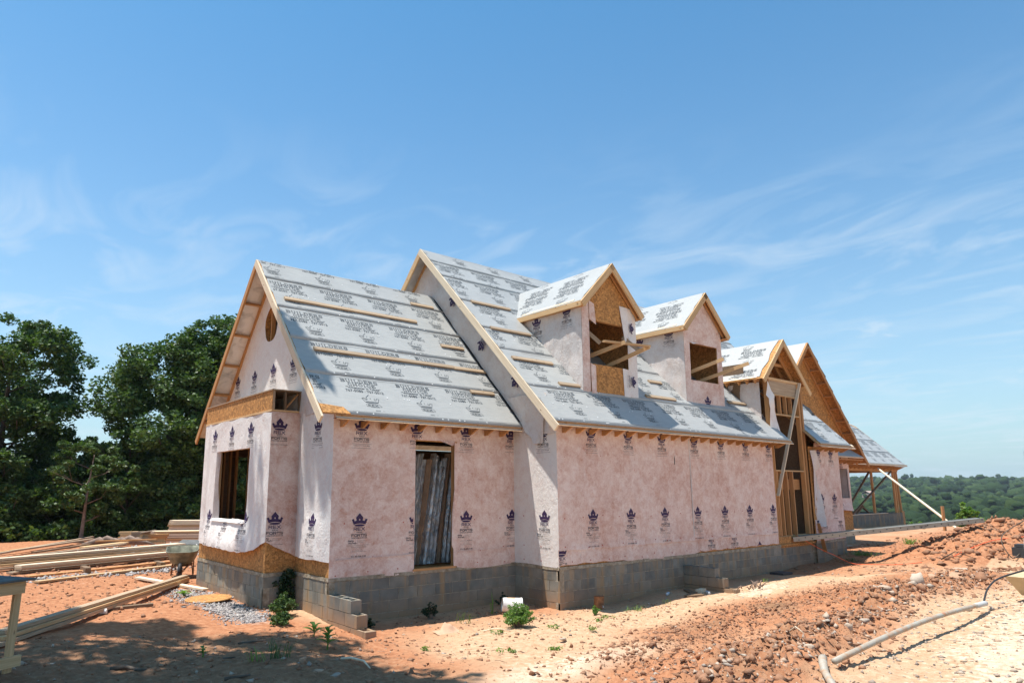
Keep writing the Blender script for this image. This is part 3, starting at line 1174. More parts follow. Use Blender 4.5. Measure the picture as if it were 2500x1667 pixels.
# hollow block with two cores for the toothed stub walls
def hollow(p0, ux, L=.397, w=.194, h=.194):
    ux = Vector(ux)
    uy = Vector((-ux.y, ux.x, 0))
    p0 = Vector(p0)
    mb = MB()
    t = .032
    xs = [0, t, (L - t) / 2, (L + t) / 2, L - t, L]
    ys = [0, t, w - t, w]
    if L < .3:
        xs = [0, t, L - t, L]
    idx = {}
    for i, a in enumerate(xs):
        for j, b_ in enumerate(ys):
            for k, z in enumerate((0, h)):
                idx[i, j, k] = len(mb.v)
                mb.v.append(tuple(p0 + ux * a + uy * b_ + Vector((0, 0, z))))
    nX = len(xs) - 1
    solid = {(i, j): not (j == 1 and i in ((1, 3) if nX == 5 else (1,))) for i in range(nX) for j in range(3)}
    for (i, j), s_ in solid.items():
        if not s_:
            continue
        mb.f.append((idx[i, j, 1], idx[i + 1, j, 1], idx[i + 1, j + 1, 1], idx[i, j + 1, 1]))
        for (di, dj, a, b_) in ((-1, 0, (i, j), (i, j + 1)), (1, 0, (i + 1, j + 1), (i + 1, j)), (0, -1, (i + 1, j), (i, j)), (0, 1, (i, j + 1), (i + 1, j + 1))):
            if not solid.get((i + di, j + dj), False):
                mb.f.append((idx[a + (0,)], idx[b_ + (0,)], idx[b_ + (1,)], idx[a + (1,)]))
    return mb


def stub(x0, ybase, ztop, lens):
    for c_, end in enumerate(lens):
        z = ztop - .203 * (c_ + 1) + .004
        done = 0
        while done < end - .05:
            L = min((.406 if c_ % 2 == 0 else .203) if done == 0 else .406, end - done)
            put('block', hollow((x0, ybase - done - .004, z), (0, -1, 0), L - .008, .194), 'block', H)
            done += L


# ---- sheathing (oriented strand board behind the wrap) and floor
osb = MB()


def wall_boxes(mb, axis, c0, c1, u0, u1, z0, z1, holes=()):
    """axis 'x': wall runs along x, thickness y c0..c1"""
    us = sorted({u0, u1} | {h[0] for h in holes} | {h[1] for h in holes})
    for a, b_ in zip(us[:-1], us[1:]):
        m_ = (a + b_) / 2
        sp = [(z0, z1)]
        for h in holes:
            if h[0] < m_ < h[1]:
                sp = [(z0, h[2]), (h[3], z1)]
        for l_, h_ in sp:
            if h_ - l_ > .005:
                if axis == 'x':
                    mb.box((a, c0, l_), (b_, c1, h_))
                else:
                    mb.box((c0, a, l_), (c1, b_, h_))


DOOR = (-2.53, -1.60, .04, 2.41)
WIN = (3.70, 5.70, .875, 2.31)   # y range on the bay left face
wall_boxes(osb, 'x', .012, .03, 0.03, 8.50, .0, 2.74)
wall_boxes(osb, 'y', .012, .03, 0.012, A + .01, .0, 2.9)
wall_boxes(osb, 'x', A + .012, A + .03, -B_ + .03, 0.01, 0.0, 2.74, [DOOR])
wall_boxes(osb, 'y', -B_ + .012, -B_ + .03, A + .012, YB + .02, 0.0, 2.74)
wall_boxes(osb, 'x', YB + .012, YB + .03, XC + .03, -B_ + .01, 0.0, 2.95)
wall_boxes(osb, 'y', XC + .012, XC + .03, YB + .012, YL - .01, 0.0, 2.95, [WIN])
wall_boxes(osb, 'x', .012, .03, 10.62, 12.5, .0, 2.74)
put('sheathing', osb, 'osb', H)

# ---- interior frame: studs, floors, far walls (dark rooms seen through the openings)
room = MB()
room.box((-B_ + .2, A + .03, -.05), (0.0, 8.4, .0))
room.box((0.0, .03, -.055), (12.5, 8.8, -.005))
room.box((XC + .03, YB + .03, -.052), (-B_ + .2, YL, -.002))
put('floor_deck', room, 'osb', H)
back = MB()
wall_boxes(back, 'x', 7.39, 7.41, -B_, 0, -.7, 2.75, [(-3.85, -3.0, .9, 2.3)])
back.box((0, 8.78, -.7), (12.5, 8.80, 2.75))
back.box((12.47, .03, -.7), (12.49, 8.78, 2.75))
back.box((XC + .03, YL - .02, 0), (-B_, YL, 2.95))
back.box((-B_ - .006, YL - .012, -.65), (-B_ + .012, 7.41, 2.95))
put('rear_sheathing', back, 'lumber_dark', H)  # board walls given dark lumber; the rooms' shade is in this colour
# left gable sheathing above, with the oval opening
OV = (4.43, 5.07, .36, .40)   # centre y, z, half width, half height


def stud_row(x, ys, z0, z1, w=.038, d=.09, axis='y', mt='lumber_orange', up=None):
    for yv in ys:
        a = (x, yv, z0) if axis == 'y' else (yv, x, z0)
        b_ = (x, yv, z1) if axis == 'y' else (yv, x, z1)
        if axis == 'y':
            beam('stud', a, b_, d, w, mt, H, up=(0, 1, 0))
        else:
            beam('stud', a, b_, w, d, mt, H, up=(0, 1, 0))


stud_row(-B_ + .3, [2.2, 2.9, 3.3, 3.7, 4.1, 4.5, 4.9, 5.3, 5.7, 6.1], 0, 2.72)
stud_row(-1.9, [4.0, 4.4, 4.8, 5.2, 5.6, 6.0, 6.4], 0, 2.72)
for yv in (WIN[0] - .02, WIN[1] + .02):
    beam('jamb', (XC + .075, yv, .80), (XC + .075, yv, 2.36), .09, .038, 'lumber_new', H, up=(0, 1, 0))
beam('window_head', (XC + .075, WIN[0], 2.335), (XC + .075, WIN[1], 2.335), .09, .045, 'lumber_new', H)
for x_ in (-4.72, -4.56, -4.42, -4.27, -4.12):
    beam('stud', (x_, YL - .08, 0), (x_, YL - .08, 2.9), .04, .09, 'lumber_dark' if x_ < -4.5 else 'lumber_orange', H, up=(0, 1, 0))
beam('window_sill', (XC + .075, WIN[0], .86), (XC + .075, WIN[1], .86), .09, .03, 'lumber_new', H)
for yv in np.arange(A + .5, 7.2, .42):
    beam('joist', (-B_ + .05, yv, 2.85), (-.02, yv, 2.85), .038, .18, 'lumber_dark', H)  # joists tinted dark to stand for the shade under the ceiling
for i in range(9):
    beam('joist', (.1 + i * .0, 1.0 + i * .8, 2.9), (12.4, 1.0 + i * .8, 2.9), .038, .18, 'lumber_dark', H)
# door jambs
beam('jamb', (-2.545, A + .05, .0), (-2.545, A + .05, 2.41), .03, .10, 'lumber_orange', H, up=(0, 1, 0))
beam('jamb', (-1.585, A + .05, .0), (-1.585, A + .05, 2.41), .03, .10, 'lumber_orange', H, up=(0, 1, 0))
beam('threshold', (-2.56, A + .02, .012), (-1.57, A + .02, .012), .10, .035, 'lumber_orange', H)

# ---- wraps
def fac1_bot(u):
    return (-.02 - .05 * math.exp(-((u + 4.26) / .25) ** 2) + .018 * math.sin(u * 2.6) + .012 * math.sin(u * 9)) if u < DOOR[0] else -.03 + .02 * math.sin(u * 3 + 1) + .02 * math.exp(-((u + 1.5) / .1) ** 2)


s1 = Sheet('house_wrap', (0, A - .004, 0), (1, 0, 0), (0, -1, 0), -B_ - .005, 0, lambda u: min(fac1_bot(u), DOOR[2] + .0) if True else 0, const(2.86), 'wrap_pink', H,
           [(DOOR[0], DOOR[1] + .07, -.2, DOOR[3] + .02)], lambda u, z: wav(u, z, 1, .008), .05, .08)
s1.prints([(LOW, x_, .32) for x_ in (-3.705, -2.50, -1.30, -.08)] + [(UPP, x_, 2.225) for x_ in (-3.705, -2.50, -1.30, -.08)])
# folded wrap at the right door jamb
fl = MB()
pts = [(-1.60, 2.42), (-1.53, 2.40), (-1.53, .02), (-1.62, .03), (-1.63, .35), (-1.67, .42), (-1.655, 1.0), (-1.61, 1.5), (-1.60, 2.0)]
fl.prism([(a, A - .022 - .01 * math.sin(z * 5), z) for a, z in pts], (0, .008, 0))
put('wrap_flap', fl, 'wrap_pink', H, smooth=False)
for a_, b2_ in ((-B_ + .12, DOOR[0] - .02), (-1.53, -.02)):
    put('wrap_lap', MB().prism([(a_, A - .022, .285), (b2_, A - .022, .30), (b2_, A - .020, .315), (a_, A - .020, .300)], (0, -.006, 0)), 'wrap_pink', H)
put('wrap_flap', MB().prism([(-1.60, A - .02, 2.43), (-2.0, A - .02, 2.44), (-1.85, A - .03, 2.40), (-1.66, A - .045, 2.34)], (0, .006, 0)), 'wrap_pink', H)

sr = Sheet('house_wrap', (-.004, A, 0), (0, -1, 0), (-1, 0, 0), 0, A + .005, lambda u: .012 * math.sin(u * 4) - .01, lambda u: 2.95 + (A - u) * .9, 'wrap_white', H, (), lambda u, z: wav(u, z, 4, .010), .08, .12)
sr.prints([(LOW, .92, .32), (UPP, .92, 2.225)])


def fac2_bot(u):
    return .0 + .03 * math.sin(u * 1.3 + .5) * (u < 4.7) + .010 * math.sin(u * 11) + (.035 if u > 4.7 else 0) + (-.05 if 2.7 < u < 2.9 else 0) * 0


s2 = Sheet('house_wrap', (0, -.004, 0), (1, 0, 0), (0, -1, 0), -.006, 8.45, lambda u: .30 + .006 * math.sin(u * 7), const(2.86), 'wrap_pink', H, (), lambda u, z: .004 + wav(u, z, 7, .010) + .016 * max(0, 1 - (z - .3) / .10), .05, .07)
s2.prints([(LOW, x_, .33) for x_ in (1.0, 2.22, 3.42, 4.73, 5.90, 7.07, 8.24)] + [(UPP, x_, 2.235) for x_ in (1.015, 2.225, 3.43, 4.72, 5.905, 7.07, 8.24)])
bands = []
for k, (a, b_) in enumerate(((-.02, .55), (.55, 2.62), (2.62, 4.69), (4.69, 6.78), (6.78, 8.45))):
    sb = Sheet('wrap_band', (0, -.001 - .0015 * (k % 2), 0), (1, 0, 0), (0, -1, 0), a, b_, fac2_bot, const(.33), 'wrap_pink', H, (), lambda u, z, k=k: .0015 * (k % 2) + wav(u, z, 8 + k, .007, 2), .10, .1)
    bands.append(sb)
bands[0].prints([(([p for p in UPP]), .05, -.12)])
bands[3].prints([(UPP, 5.22, -.02), (UPP, 6.25, -.02)])
bands[4].prints([(LOW, 7.45, -.61)])
# overlapping vertical seam with its torn slit
put('wrap_seam', MB().prism([(4.50, -.022, .30), (4.535, -.022, .30), (4.54, -.024, 1.4), (4.52, -.02, 2.7), (4.49, -.02, 2.7), (4.50, -.024, 1.5)], (0, .004, 0)), 'wrap_gray', H)
put('wrap_slit', MB().prism([(3.88, -.024, 2.05), (3.90, -.024, 2.06), (3.905, -.024, 2.18), (3.895, -.024, 2.26), (3.88, -.024, 2.2)], (0, .003, 0)), 'felt_black', H)

# red cap nails
nl = MB()
def dot(mb, p, nrm, r=.012, n=6):
    p, nrm = Vector(p), Vector(nrm)
    a = nrm.cross(Vector((0, 0, 1)))
    if a.length < .1:
        a = Vector((1, 0, 0))
    a.normalize()
    c_ = nrm.cross(a)
    V = [p + nrm * .004 + (a * math.cos(6.283 * k / n) + c_ * math.sin(6.283 * k / n)) * r for k in range(n)]
    V2 = [v - nrm * .006 for v in V]
    mb.add(V + V2, [tuple(range(n))] + [(k, (k + 1) % n, n + (k + 1) % n, n + k) for k in range(n)])
for x_ in np.arange(-4.1, -.1, .62):
    for z in (.04, .31, .92):
        if not (DOOR[0] - .05 < x_ < DOOR[1] + .1):
            dot(nl, s1.at(x_ + random.uniform(-.1, .1), z + random.uniform(-.03, .03)), (0, -1, 0))
for x_ in np.arange(.2, 8.4, .55):
    for z in (.08, .36, .93):
        dot(nl, s2.at(x_ + random.uniform(-.1, .1), z + random.uniform(-.03, .03), .004), (0, -1, 0))
    if random.random() < .3:
        dot(nl, s2.at(x_, random.uniform(1.3, 2.4)), (0, -1, 0), .009)
for y_ in (.3, .8):
    for z in (.08, .36, .95):
        dot(nl, sr.at(y_, z), (-1, 0, 0))
put('cap_nails', nl, 'nail_red', H, kind='stuff')

# left gable wall above and beside the bay
gab_top = lambda u: z_roof1(u) - .10
HB = [(OV[0] - OV[2], OV[0] + OV[2], OV[1] - OV[3], OV[1] + OV[3])]


def gable_mesh(x, off):
    """gable wall u=y with an oval hole: radial fan between oval and outline"""
    n = 40
    V, Fc = [], []
    cy_, cz_ = OV[0], OV[1]
    def outline(ang):
        dy, dz = math.cos(ang), math.sin(ang)
        best = 9
        lim = []
        # left/right limits, bottom, two roof slopes
        y0, y1, zb = A - .0, 2 * 4.345 - A, 2.9
        if dy > 1e-6: lim.append((y1 - cy_) / dy)
        if dy < -1e-6: lim.append((y0 - cy_) / dy)
        if dz < -1e-6: lim.append((zb - cz_) / dz)
        for sgn in (1, -1):
            # z = 2.677+K1*(+-(y-4.345)+3.414)
            den = dz - sgn * K1 * dy
            num = 2.677 + K1 * (sgn * (cy_ - 4.345) + 3.414) - cz_
            if den > 1e-6: lim.append(num / den)
        return min(l_ for l_ in lim if l_ > 0)
    angs = sorted([2 * math.pi * i / n for i in range(n)])
    extra = [math.atan2(2.9 - cz_, A - cy_), math.atan2(2.9 - cz_, 2 * 4.345 - A - cy_), math.atan2(6.32 - cz_, 4.345 - cy_)]
    angs = sorted(angs + [a % (2 * math.pi) for a in extra])
    m = len(angs)
    rad = [0, .25, .5, .75, 1]
    for a in angs:
        r0 = 1 / math.hypot(math.cos(a) / OV[2], math.sin(a) / OV[3])
        r0 *= 1 + .03 * math.sin(a * 5)
        R_ = outline(a)
        for t in rad:
            r_ = r0 + (R_ - r0) * t
            yy, z = cy_ + math.cos(a) * r_, cz_ + math.sin(a) * r_
            V.append((x + off * (0 if t == 0 else 1) - (wav(yy, z, 12, .012) if off else 0), yy, z))
    k = len(rad)
    for i in range(m):
        j = (i + 1) % m
        for t in range(k - 1):
            Fc.append((i * k + t, i * k + t + 1, j * k + t + 1, j * k + t))
    return V, Fc


class GS:  # print surface for the gable
    pass


gw = put('gable_wrap', gable_mesh(-B_, -.004), 'wrap_white', H, smooth=True)
V, Fc = gable_mesh(-B_ + .016, 0)
put('gable_sheathing', (V, Fc), 'osb', H)
# oval reveal
ov = MB()
ring = [(-B_ - .002, OV[0] + OV[2] * math.cos(a), OV[1] + OV[3] * math.sin(a)) for a in np.linspace(0, 2 * math.pi, 33)[:-1]]
rv = ring + [(p[0] + .12, p[1], p[2]) for p in ring]
ov.add(rv, [(i, (i + 1) % 32, 32 + (i + 1) % 32, 32 + i) for i in range(32)])
put('oval_reveal', ov, 'osb', H)
beam('stud', (-B_ + .09, OV[0] + .12, 4.4), (-B_ + .09, OV[0] + .12, 5.6), .09, .038, 'lumber_orange', H, up=(0, 1, 0))
for y_ in (2.5, 3.3, 5.5, 6.3):
    beam('stud', (-B_ + .09, y_, 3.0), (-B_ + .09, y_, z_roof1(y_) - .2), .09, .038, 'lumber_dark', H, up=(0, 1, 0))
# attic darkness behind the gable
put('attic_floor', MB().box((-B_ + .05, A + .2, 2.96), (-.03, 7.2, 2.98)), 'osb', H)


def print_on_x(parent, x0, items, flip=1):
    """prints on a wall facing -x; reading direction is -y"""
    for tri, yy, z, xf in items:
        mb, mi = MB(), []
        for idx, p in enumerate(tri):
            mb.add([(x0(yy - q[0], z + q[1]) - .006, yy - q[0], z + q[1]) for q in p.v], p.f)
            mi += [idx] * len(p.f)
        inked(mb, mi, parent)


print_on_x(gw, lambda y_, z: -B_ - .006 - wav(y_, z, 12, .012), [(UPP, y_, 3.60, 0) for y_ in (3.11, 4.153, 5.24, 6.297)])

# gable wall strip right of the bay (below the gable part), loosely hung
def d_strip(u, z):
    # u runs toward -y from YB
    drape = .06 * math.exp(-((z - .45) / .55) ** 2) * math.sin(math.pi * min(1, u / Cc))
    fold = .035 * math.exp(-((u - .22 - .12 * max(0, 1.2 - z)) / .09) ** 2)
    return drape + fold + wav(u, z, 15, .022, 2.0, 1.0)


def strip_bot(u):
    return .265 + .01 * math.sin(u * 8)


s3 = Sheet('house_wrap', (-B_ - .004, YB, 0), (0, -1, 0), (-1, 0, 0), 0, Cc + .004, strip_bot, const(2.92), 'wrap_white', H, (), d_strip, .06, .08)
s3.prints([(LOW, .776, .32), (UPP, .80, 2.24)])


def bay_bot(u):
    # u from YL toward -y
    y_ = YL - u
    pts = [(2.69, .55), (3.1, .38), (3.6, .31), (4.0, .30), (4.7, .32), (5.3, .31), (6.1, .31), (6.4, .34), (6.62, .37)]
    return float(np.interp(y_, [p[0] for p in pts], [p[1] for p in pts])) + .006 * math.sin(u * 17)


def d_bay(u, z):
    y_ = YL - u
    bel = .13 * math.exp(-((z - .35) / .42) ** 2) * (math.sin(math.pi * min(1, max(0, (y_ - 2.7) / 3.6))) ** .7 if 2.7 < y_ < 6.3 else 0)
    bunch = .05 * max(0, 1 - z / .95) * abs(sf(u * 5.5, z * 2.5, 44, 3)) * 2
    fold = .03 * math.exp(-((u - .22 - z * .05) / .05) ** 2)
    return bel + bunch + fold + wav(u, z, 19, .018, 2.2, 1.3)


WU = (YL - WIN[1], YL - WIN[0], WIN[2], WIN[3])
s4 = Sheet('house_wrap', (XC - .004, YL, 0), (0, -1, 0), (-1, 0, 0), 0, E_ + .004, bay_bot, lambda u: 2.945 + .01 * math.sin(u * 6), 'wrap_white', H, [WU], d_bay, .05, .06)
s4.prints([(UPP, YL - y_, 2.28) for y_ in (5.87, 4.776, 3.70)] + [(LOW, YL - y_, .33) for y_ in (5.88, 4.78, 3.70)])
# wrap turned in at the far jamb and over the sill
mb = MB()
n = 16
V, Fc = [], []
for i in range(n + 1):
    z = WIN[2] + (WIN[3] - WIN[2]) * i / n
    inn = .10 + .02 * math.sin(i * .5) + .12 * max(0, 1.4 - z)
    V += [(XC - .01 - d_bay(YL - WIN[1], z), WIN[1], z), (XC + .02, WIN[1] - .035, z), (XC + inn * .6, WIN[1] - .05 - .10 * inn, z)]
    if i < n:
        q = 3 * i
        Fc += [(q, q + 1, q + 4, q + 3), (q + 1, q + 2, q + 5, q + 4)]
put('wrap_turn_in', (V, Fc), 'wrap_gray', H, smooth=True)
V, Fc = [], []
for i in range(31):
    y_ = WIN[0] + (WIN[1] - WIN[0]) * i / 30
    lift = .012 * math.sin(i * 1.7) + .02 * math.exp(-((i - 10) / 4) ** 2)
    V += [(XC - .05 - d_bay(YL - y_, WIN[2]), y_, WIN[2] - .03), (XC + .0, y_, WIN[2] + .015 + lift), (XC + .10, y_, WIN[2] + .008 + lift * .5)]
    if i < 30:
        q = 3 * i
        Fc += [(q, q + 1, q + 4, q + 3), (q + 1, q + 2, q + 5, q + 4)]
put('wrap_turn_in', (V, Fc), 'wrap_white', H, smooth=True)


def bayr_bot(u):
    return float(np.interp(u, [0, .2, .45, Dd], [.55, .44, .33, .27])) + .004 * math.sin(u * 30)


def d_bayr(u, z):
    crease = .035 * math.exp(-((z - .62 - u * .45) / .05) ** 2)
    low = .05 * math.exp(-((z - .45) / .3) ** 2) * math.sin(math.pi * min(1, u / Dd) * .8)
    return crease + low + wav(u, z, 23, .008)


s5 = Sheet('house_wrap', (XC, YB - .004, 0), (1, 0, 0), (0, -1, 0), -.004, Dd + .0, bayr_bot, const(2.945), 'wrap_pink', H, (), d_bayr, .05, .06)
s5.prints([(LOW, .155, .33), (UPP, .165, 2.28)])

# ---- section 3
s6 = Sheet('house_wrap', (0, -.004, 0), (1, 0, 0), (0, -1, 0), 10.95, 12.53, lambda u: .55 + .015 * math.sin(u * 5), const(2.86), 'wrap_pink', H, (), lambda u, z: .006 + .02 * (.5 + sf(u * 1.5 + z, z * 1.5, 91, 3)), .09, .09)
s6.prints([(LOW, 11.03 + .1, .60), (LOW, 11.95, .60), (UPP, 11.13, 2.17), (UPP, 11.95, 2.17)])
s7 = Sheet('wrap_band', (0, -.001, 0), (1, 0, 0), (0, -1, 0), 10.64, 12.55, lambda u: -.02 + .02 * (u - 10.6), const(.60), 'wrap_pink', H, (), lambda u, z: wav(u, z, 95, .012, 2), .09, .09)
s7.prints([(UPP, 11.2, .22), (UPP, 12.25, .22), (UPP, 10.85, .16)])
# loose flaps beside the entry frame
def flap(pts, thick, mt, name='wrap_flap', n=None):
    mb = MB()
    mb.prism(pts, thick)
    return put(name, mb, mt, H)
V, Fc = [], []
prof = [(2.62, 10.62, 10.75), (2.45, 10.62, 10.95), (2.30, 10.63, 11.12), (2.14, 10.64, 11.28), (2.02, 10.66, 11.02), (1.8, 10.66, 10.98), (1.5, 10.68, 11.02), (1.2, 10.70, 11.05), (.9, 10.72, 11.00), (.6, 10.74, 10.98), (.40, 10.76, 10.90)]
for i, (z, xa, xb_) in enumerate(prof):
    for k in range(5):
        t = k / 4
        V.append((xa + (xb_ - xa) * t, -.03 - .10 * math.sin(t * 2.6 + i * .5) * (.5 + .5 * t) - .06 * t, z))
    if i:
        for k in range(4):
            q = (i - 1) * 5 + k
            Fc.append((q, q + 1, q + 6, q + 5))
put('wrap_flap', (V, Fc), 'wrap_gray', H, smooth=True)
beam('hanging_board', (10.72, -.03, .5), (10.98, -.05, -.32), .02, .12, 'lumber_orange', H, up=(0, 1, 0))

# ---- roofs
def roof_plane(name, O, X, S, Nn, strips, ua, ub, starts, parent, mt='underlayment', prints=True, flipS=False, seed=0, clip=None, outline=True):
    """strips of underlayment; (u,s)->3D; each strip an object, its lettering a sub-part"""
    O, X, S, Nn = Vector(O), Vector(X), Vector(S), Vector(Nn)
    for k, (s0, s1) in enumerate(zip(strips[:-1], strips[1:])):
        def sag(u, s):
            return .009 * (.8 + sf(u * 2.2, s * 3 + seed, 60 + k, 3)) + .010 * max(0, 1 - (s - s0) / .25) * (k > 0) + .003
        def pt(u, s, off=0.0):
            return O + X * u + S * s + Nn * (sag(u, s) + off)
        nS = max(2, int((s1 - s0 + .06) / .12))
        V, Fc = [], []
        A0, B0 = ua((s0 + s1) / 2), ub((s0 + s1) / 2)
        nU = max(2, int((B0 - A0) / .22))
        for i in range(nS + 1):
            s = s0 + (s1 + .05 * (k < len(strips) - 2) - s0) * i / nS
            a, b_ = ua(s), ub(s)
            for j in range(nU + 1):
                u = a + (b_ - a) * j / nU
                if j in (0, nU):
                    u += .012 * math.sin(s * 9 + k * 2 + seed) + .008 * math.sin(s * 31)
                ss = s + (.006 * math.sin(u * 2.1 + k) + .004 * math.sin(u * 9)) * (i == 0 and k > 0)
                V.append(pt(u, ss))
        for i in range(nS):
            for j in range(nU):
                q = i * (nU + 1) + j
                Fc.append((q, q + 1, q + nU + 2, q + nU + 1))
        # turned lower edge
        if True:
            n0 = len(V)
            for j in range(nU + 1):
                V.append(Vector(V[j]) - Nn * .016)
            for j in range(nU):
                Fc.append((j + 1, j, n0 + j, n0 + j + 1))
        st = put('underlayment_strip', (V, Fc), mt, parent, smooth=True)
        if not prints:
            continue
        p = P2()
        per = 1.205
        st0 = starts[k % len(starts)]
        u = st0 - per * 3
        while u < B0 + 1:
            c_ = u + .415
            t = s1 - .085 if k < len(strips) - 2 else s0 + .98
            if clip:
                pass
            q = P2()
            slab(q, 'BUILDERS', c_ - .015, t - .095, .80, .095)
            slab(q, 'CHOICE', c_, t - .20, .60, .085)
            q.text('\u201cWhatever It Takes\u201d', c_ + .01, t - .280, .74, .062, .022)
            q.text('767-5085 \u00b7 757-3012', c_ + .01, t - .372, .80, .070, .018)
            crown_outline(q, c_ + .05, t - .66, .36, .24)
            q.line([(c_ - .09, t - .69), (c_ + .19, t - .69), (c_ + .22, t - .755), (c_ - .09, t - .755)], .006, True)
            q.text('REX', c_ + .05, t - .75, .22, .052)
            q.rect(c_ - .02, t - .775, c_ + .16, t - .770)
            q.line([(c_ + .05, t - .855), (c_ + .14, t - .855), (c_ + .14, t - .875), (c_ + .05, t - .875)], .005, True)
            q.text('(c)', c_ + .22, t - .875, .04, .02)
            okq = [ua(w_[1]) + .03 < w_[0] < ub(w_[1]) - .02 and s0 + .01 < w_[1] < s1 - .004 for w_ in q.v]
            fq = [f_ for f_ in q.f if all(okq[i] for i in f_)]
            if fq:
                us_q = sorted({i for f_ in fq for i in f_})
                mq = {i: n for n, i in enumerate(us_q)}
                put('printed_mark', ([pt(q.v[i][0], q.v[i][1], .0035) for i in us_q], [tuple(mq[i] for i in f_) for f_ in fq]), 'print_roof', st, kind='stuff')
            u += per
        # register lines near the lap
        x_ = A0
        while x_ < B0:
            x2 = min(x_ + .6, B0)
            p.rect(x_, s0 + .075, x2, s0 + .080)
            p.rect(x_, s1 - .055, x2, s1 - .049)
            p.rect(x_ + .1, s0 + .045, x_ + .13, s0 + .049)
            p.rect(x_ + .4, s0 + .045, x_ + .43, s0 + .049)
            x_ = x2
        ok = [ua(q_[1]) + .03 < q_[0] < ub(q_[1]) - .02 and s0 + .01 < q_[1] < s1 - .004 for q_ in p.v]
        fs = [f_ for f_ in p.f if all(ok[i] for i in f_)]
        used = sorted({i for f_ in fs for i in f_})
        mpx = {i: n for n, i in enumerate(used)}
        put('printed_line', ([pt(p.v[i][0], p.v[i][1], .0035) for i in used], [tuple(mpx[i] for i in f_) for f_ in fs]), 'print_roof', st, kind='stuff')
        nc = MB()
        for j in range(int((B0 - A0) * 3.0)):
            uu, ss = random.uniform(A0 + .1, B0 - .1), random.choice([s0 + .05, (s0 + s1) / 2, random.uniform(s0, s1)])
            if ua(ss) + .05 < uu < ub(ss) - .05:
                dot(nc, pt(uu, ss, .003), Nn, .014)
        put('cap_nails', nc, 'nail_cap', st, kind='stuff')


def slope_dir(k):
    c_ = 1 / math.sqrt(1 + k * k)
    return c_, k * c_


def deck(poly, nrm, t=.016, mt='osb', under='foil_plain', name='roof_deck'):
    """roof boards: polygon on the top plane, extruded inward; separate underside skin"""
    nrm = Vector(nrm).normalized()
    put(name, MB().prism([Vector(p) - nrm * .001 for p in poly], -nrm * t), mt, H)
    put('roof_underside', MB().prism([Vector(p) - nrm * (t + .003) for p in poly], -nrm * .003), under, H)


c1, s1_ = slope_dir(K1)
n1 = Vector((0, -s1_, c1))
c2, s2_ = slope_dir(K2)
n2 = Vector((0, -s2_, c2))

# roof 1 (left wing)
EY1, EZ1 = .931, 2.777
RY1, RZ1 = 4.345, 6.42
BY1 = 2 * RY1 - EY1
deck([(RX0, EY1, EZ1), (-.005, EY1, EZ1), (-.005, RY1, RZ1), (RX0, RY1, RZ1)], n1, under='foil_soffit')
n1b = Vector((0, s1_, c1))
deck([(RX0, RY1, RZ1), (-.005, RY1, RZ1), (-.005, BY1, EZ1), (RX0, BY1, EZ1)], n1b, under='foil_soffit')
Ls1 = (RY1 - EY1) / c1
st1 = [0.0, 1.10, 2.15, 3.20, 4.26, Ls1]
roof_plane('r1', (0, EY1, EZ1), (1, 0, 0), (0, c1, s1_), n1, st1, lambda s: RX0 + .02, lambda s: -.008, [-4.03, -4.312, -4.539, -4.69, -3.706], H, seed=1)
roof_plane('r1b', (0, BY1, EZ1), (1, 0, 0), (0, -c1, s1_), n1b, st1, lambda s: RX0 + .02, lambda s: -.008, [-4.0], H, prints=False, seed=2)

# roof 2 (main)
EY2, EZ2 = -.344, 2.803
RY2, RZ2 = 4.412, 7.664
BY2 = 2 * RY2 - EY2
XR0, XR1 = -.37, 12.75
Ls2 = (RY2 - EY2) / c2
def r2s(y_):
    return (y_ - EY2) / c2
VY = 1.32   # where the entry roof eave meets the main slope
deck([(XR0, EY2, EZ2), (8.90, EY2, EZ2), (8.90, VY, z_roof2(VY)), (10.45, VY, z_roof2(VY)), (10.45, EY2, EZ2), (XR1, EY2, EZ2), (XR1, RY2, RZ2), (XR0, RY2, RZ2)], n2)
n2b = Vector((0, s2_, c2))
deck([(XR0, RY2, RZ2), (XR1, RY2, RZ2), (XR1, BY2, EZ2), (XR0, BY2, EZ2)], n2b)
st2 = [0.0, 1.09, 2.12, 3.20, 4.35, 5.45, 6.20, Ls2]
st2b = [0.0, 1.09, 2.12, r2s(VY)]
def n_(v):
    return v
roof_plane('r2', (0, EY2, EZ2), (1, 0, 0), (0, c2, s2_), n2, [0, 1.09, r2s(VY)], lambda s: XR0 + .02, lambda s: 8.88, [.087, -.194], H, seed=3)
roof_plane('r2', (0, EY2, EZ2), (1, 0, 0), (0, c2, s2_), n2, [r2s(VY), 3.20, 4.35, 5.45, 6.20, Ls2], lambda s: XR0 + .02, lambda s: XR1 - .02, [.452, -.046, -.312 + .9, -.312, .3], H, seed=4)
roof_plane('r3', (0, EY2, EZ2), (1, 0, 0), (0, c2, s2_), n2, [0, 1.09, r2s(VY)], lambda s: 10.66, lambda s: XR1 - .02, [10.9, 11.1], H, seed=5)
roof_plane('r2b', (0, BY2, EZ2), (1, 0, 0), (0, -c2, s2_), n2b, [0, 1.1, 2.2, 3.3, 4.4, 5.5, Ls2], lambda s: XR0 + .02, lambda s: XR1 - .02, [0], H, prints=False, seed=6)

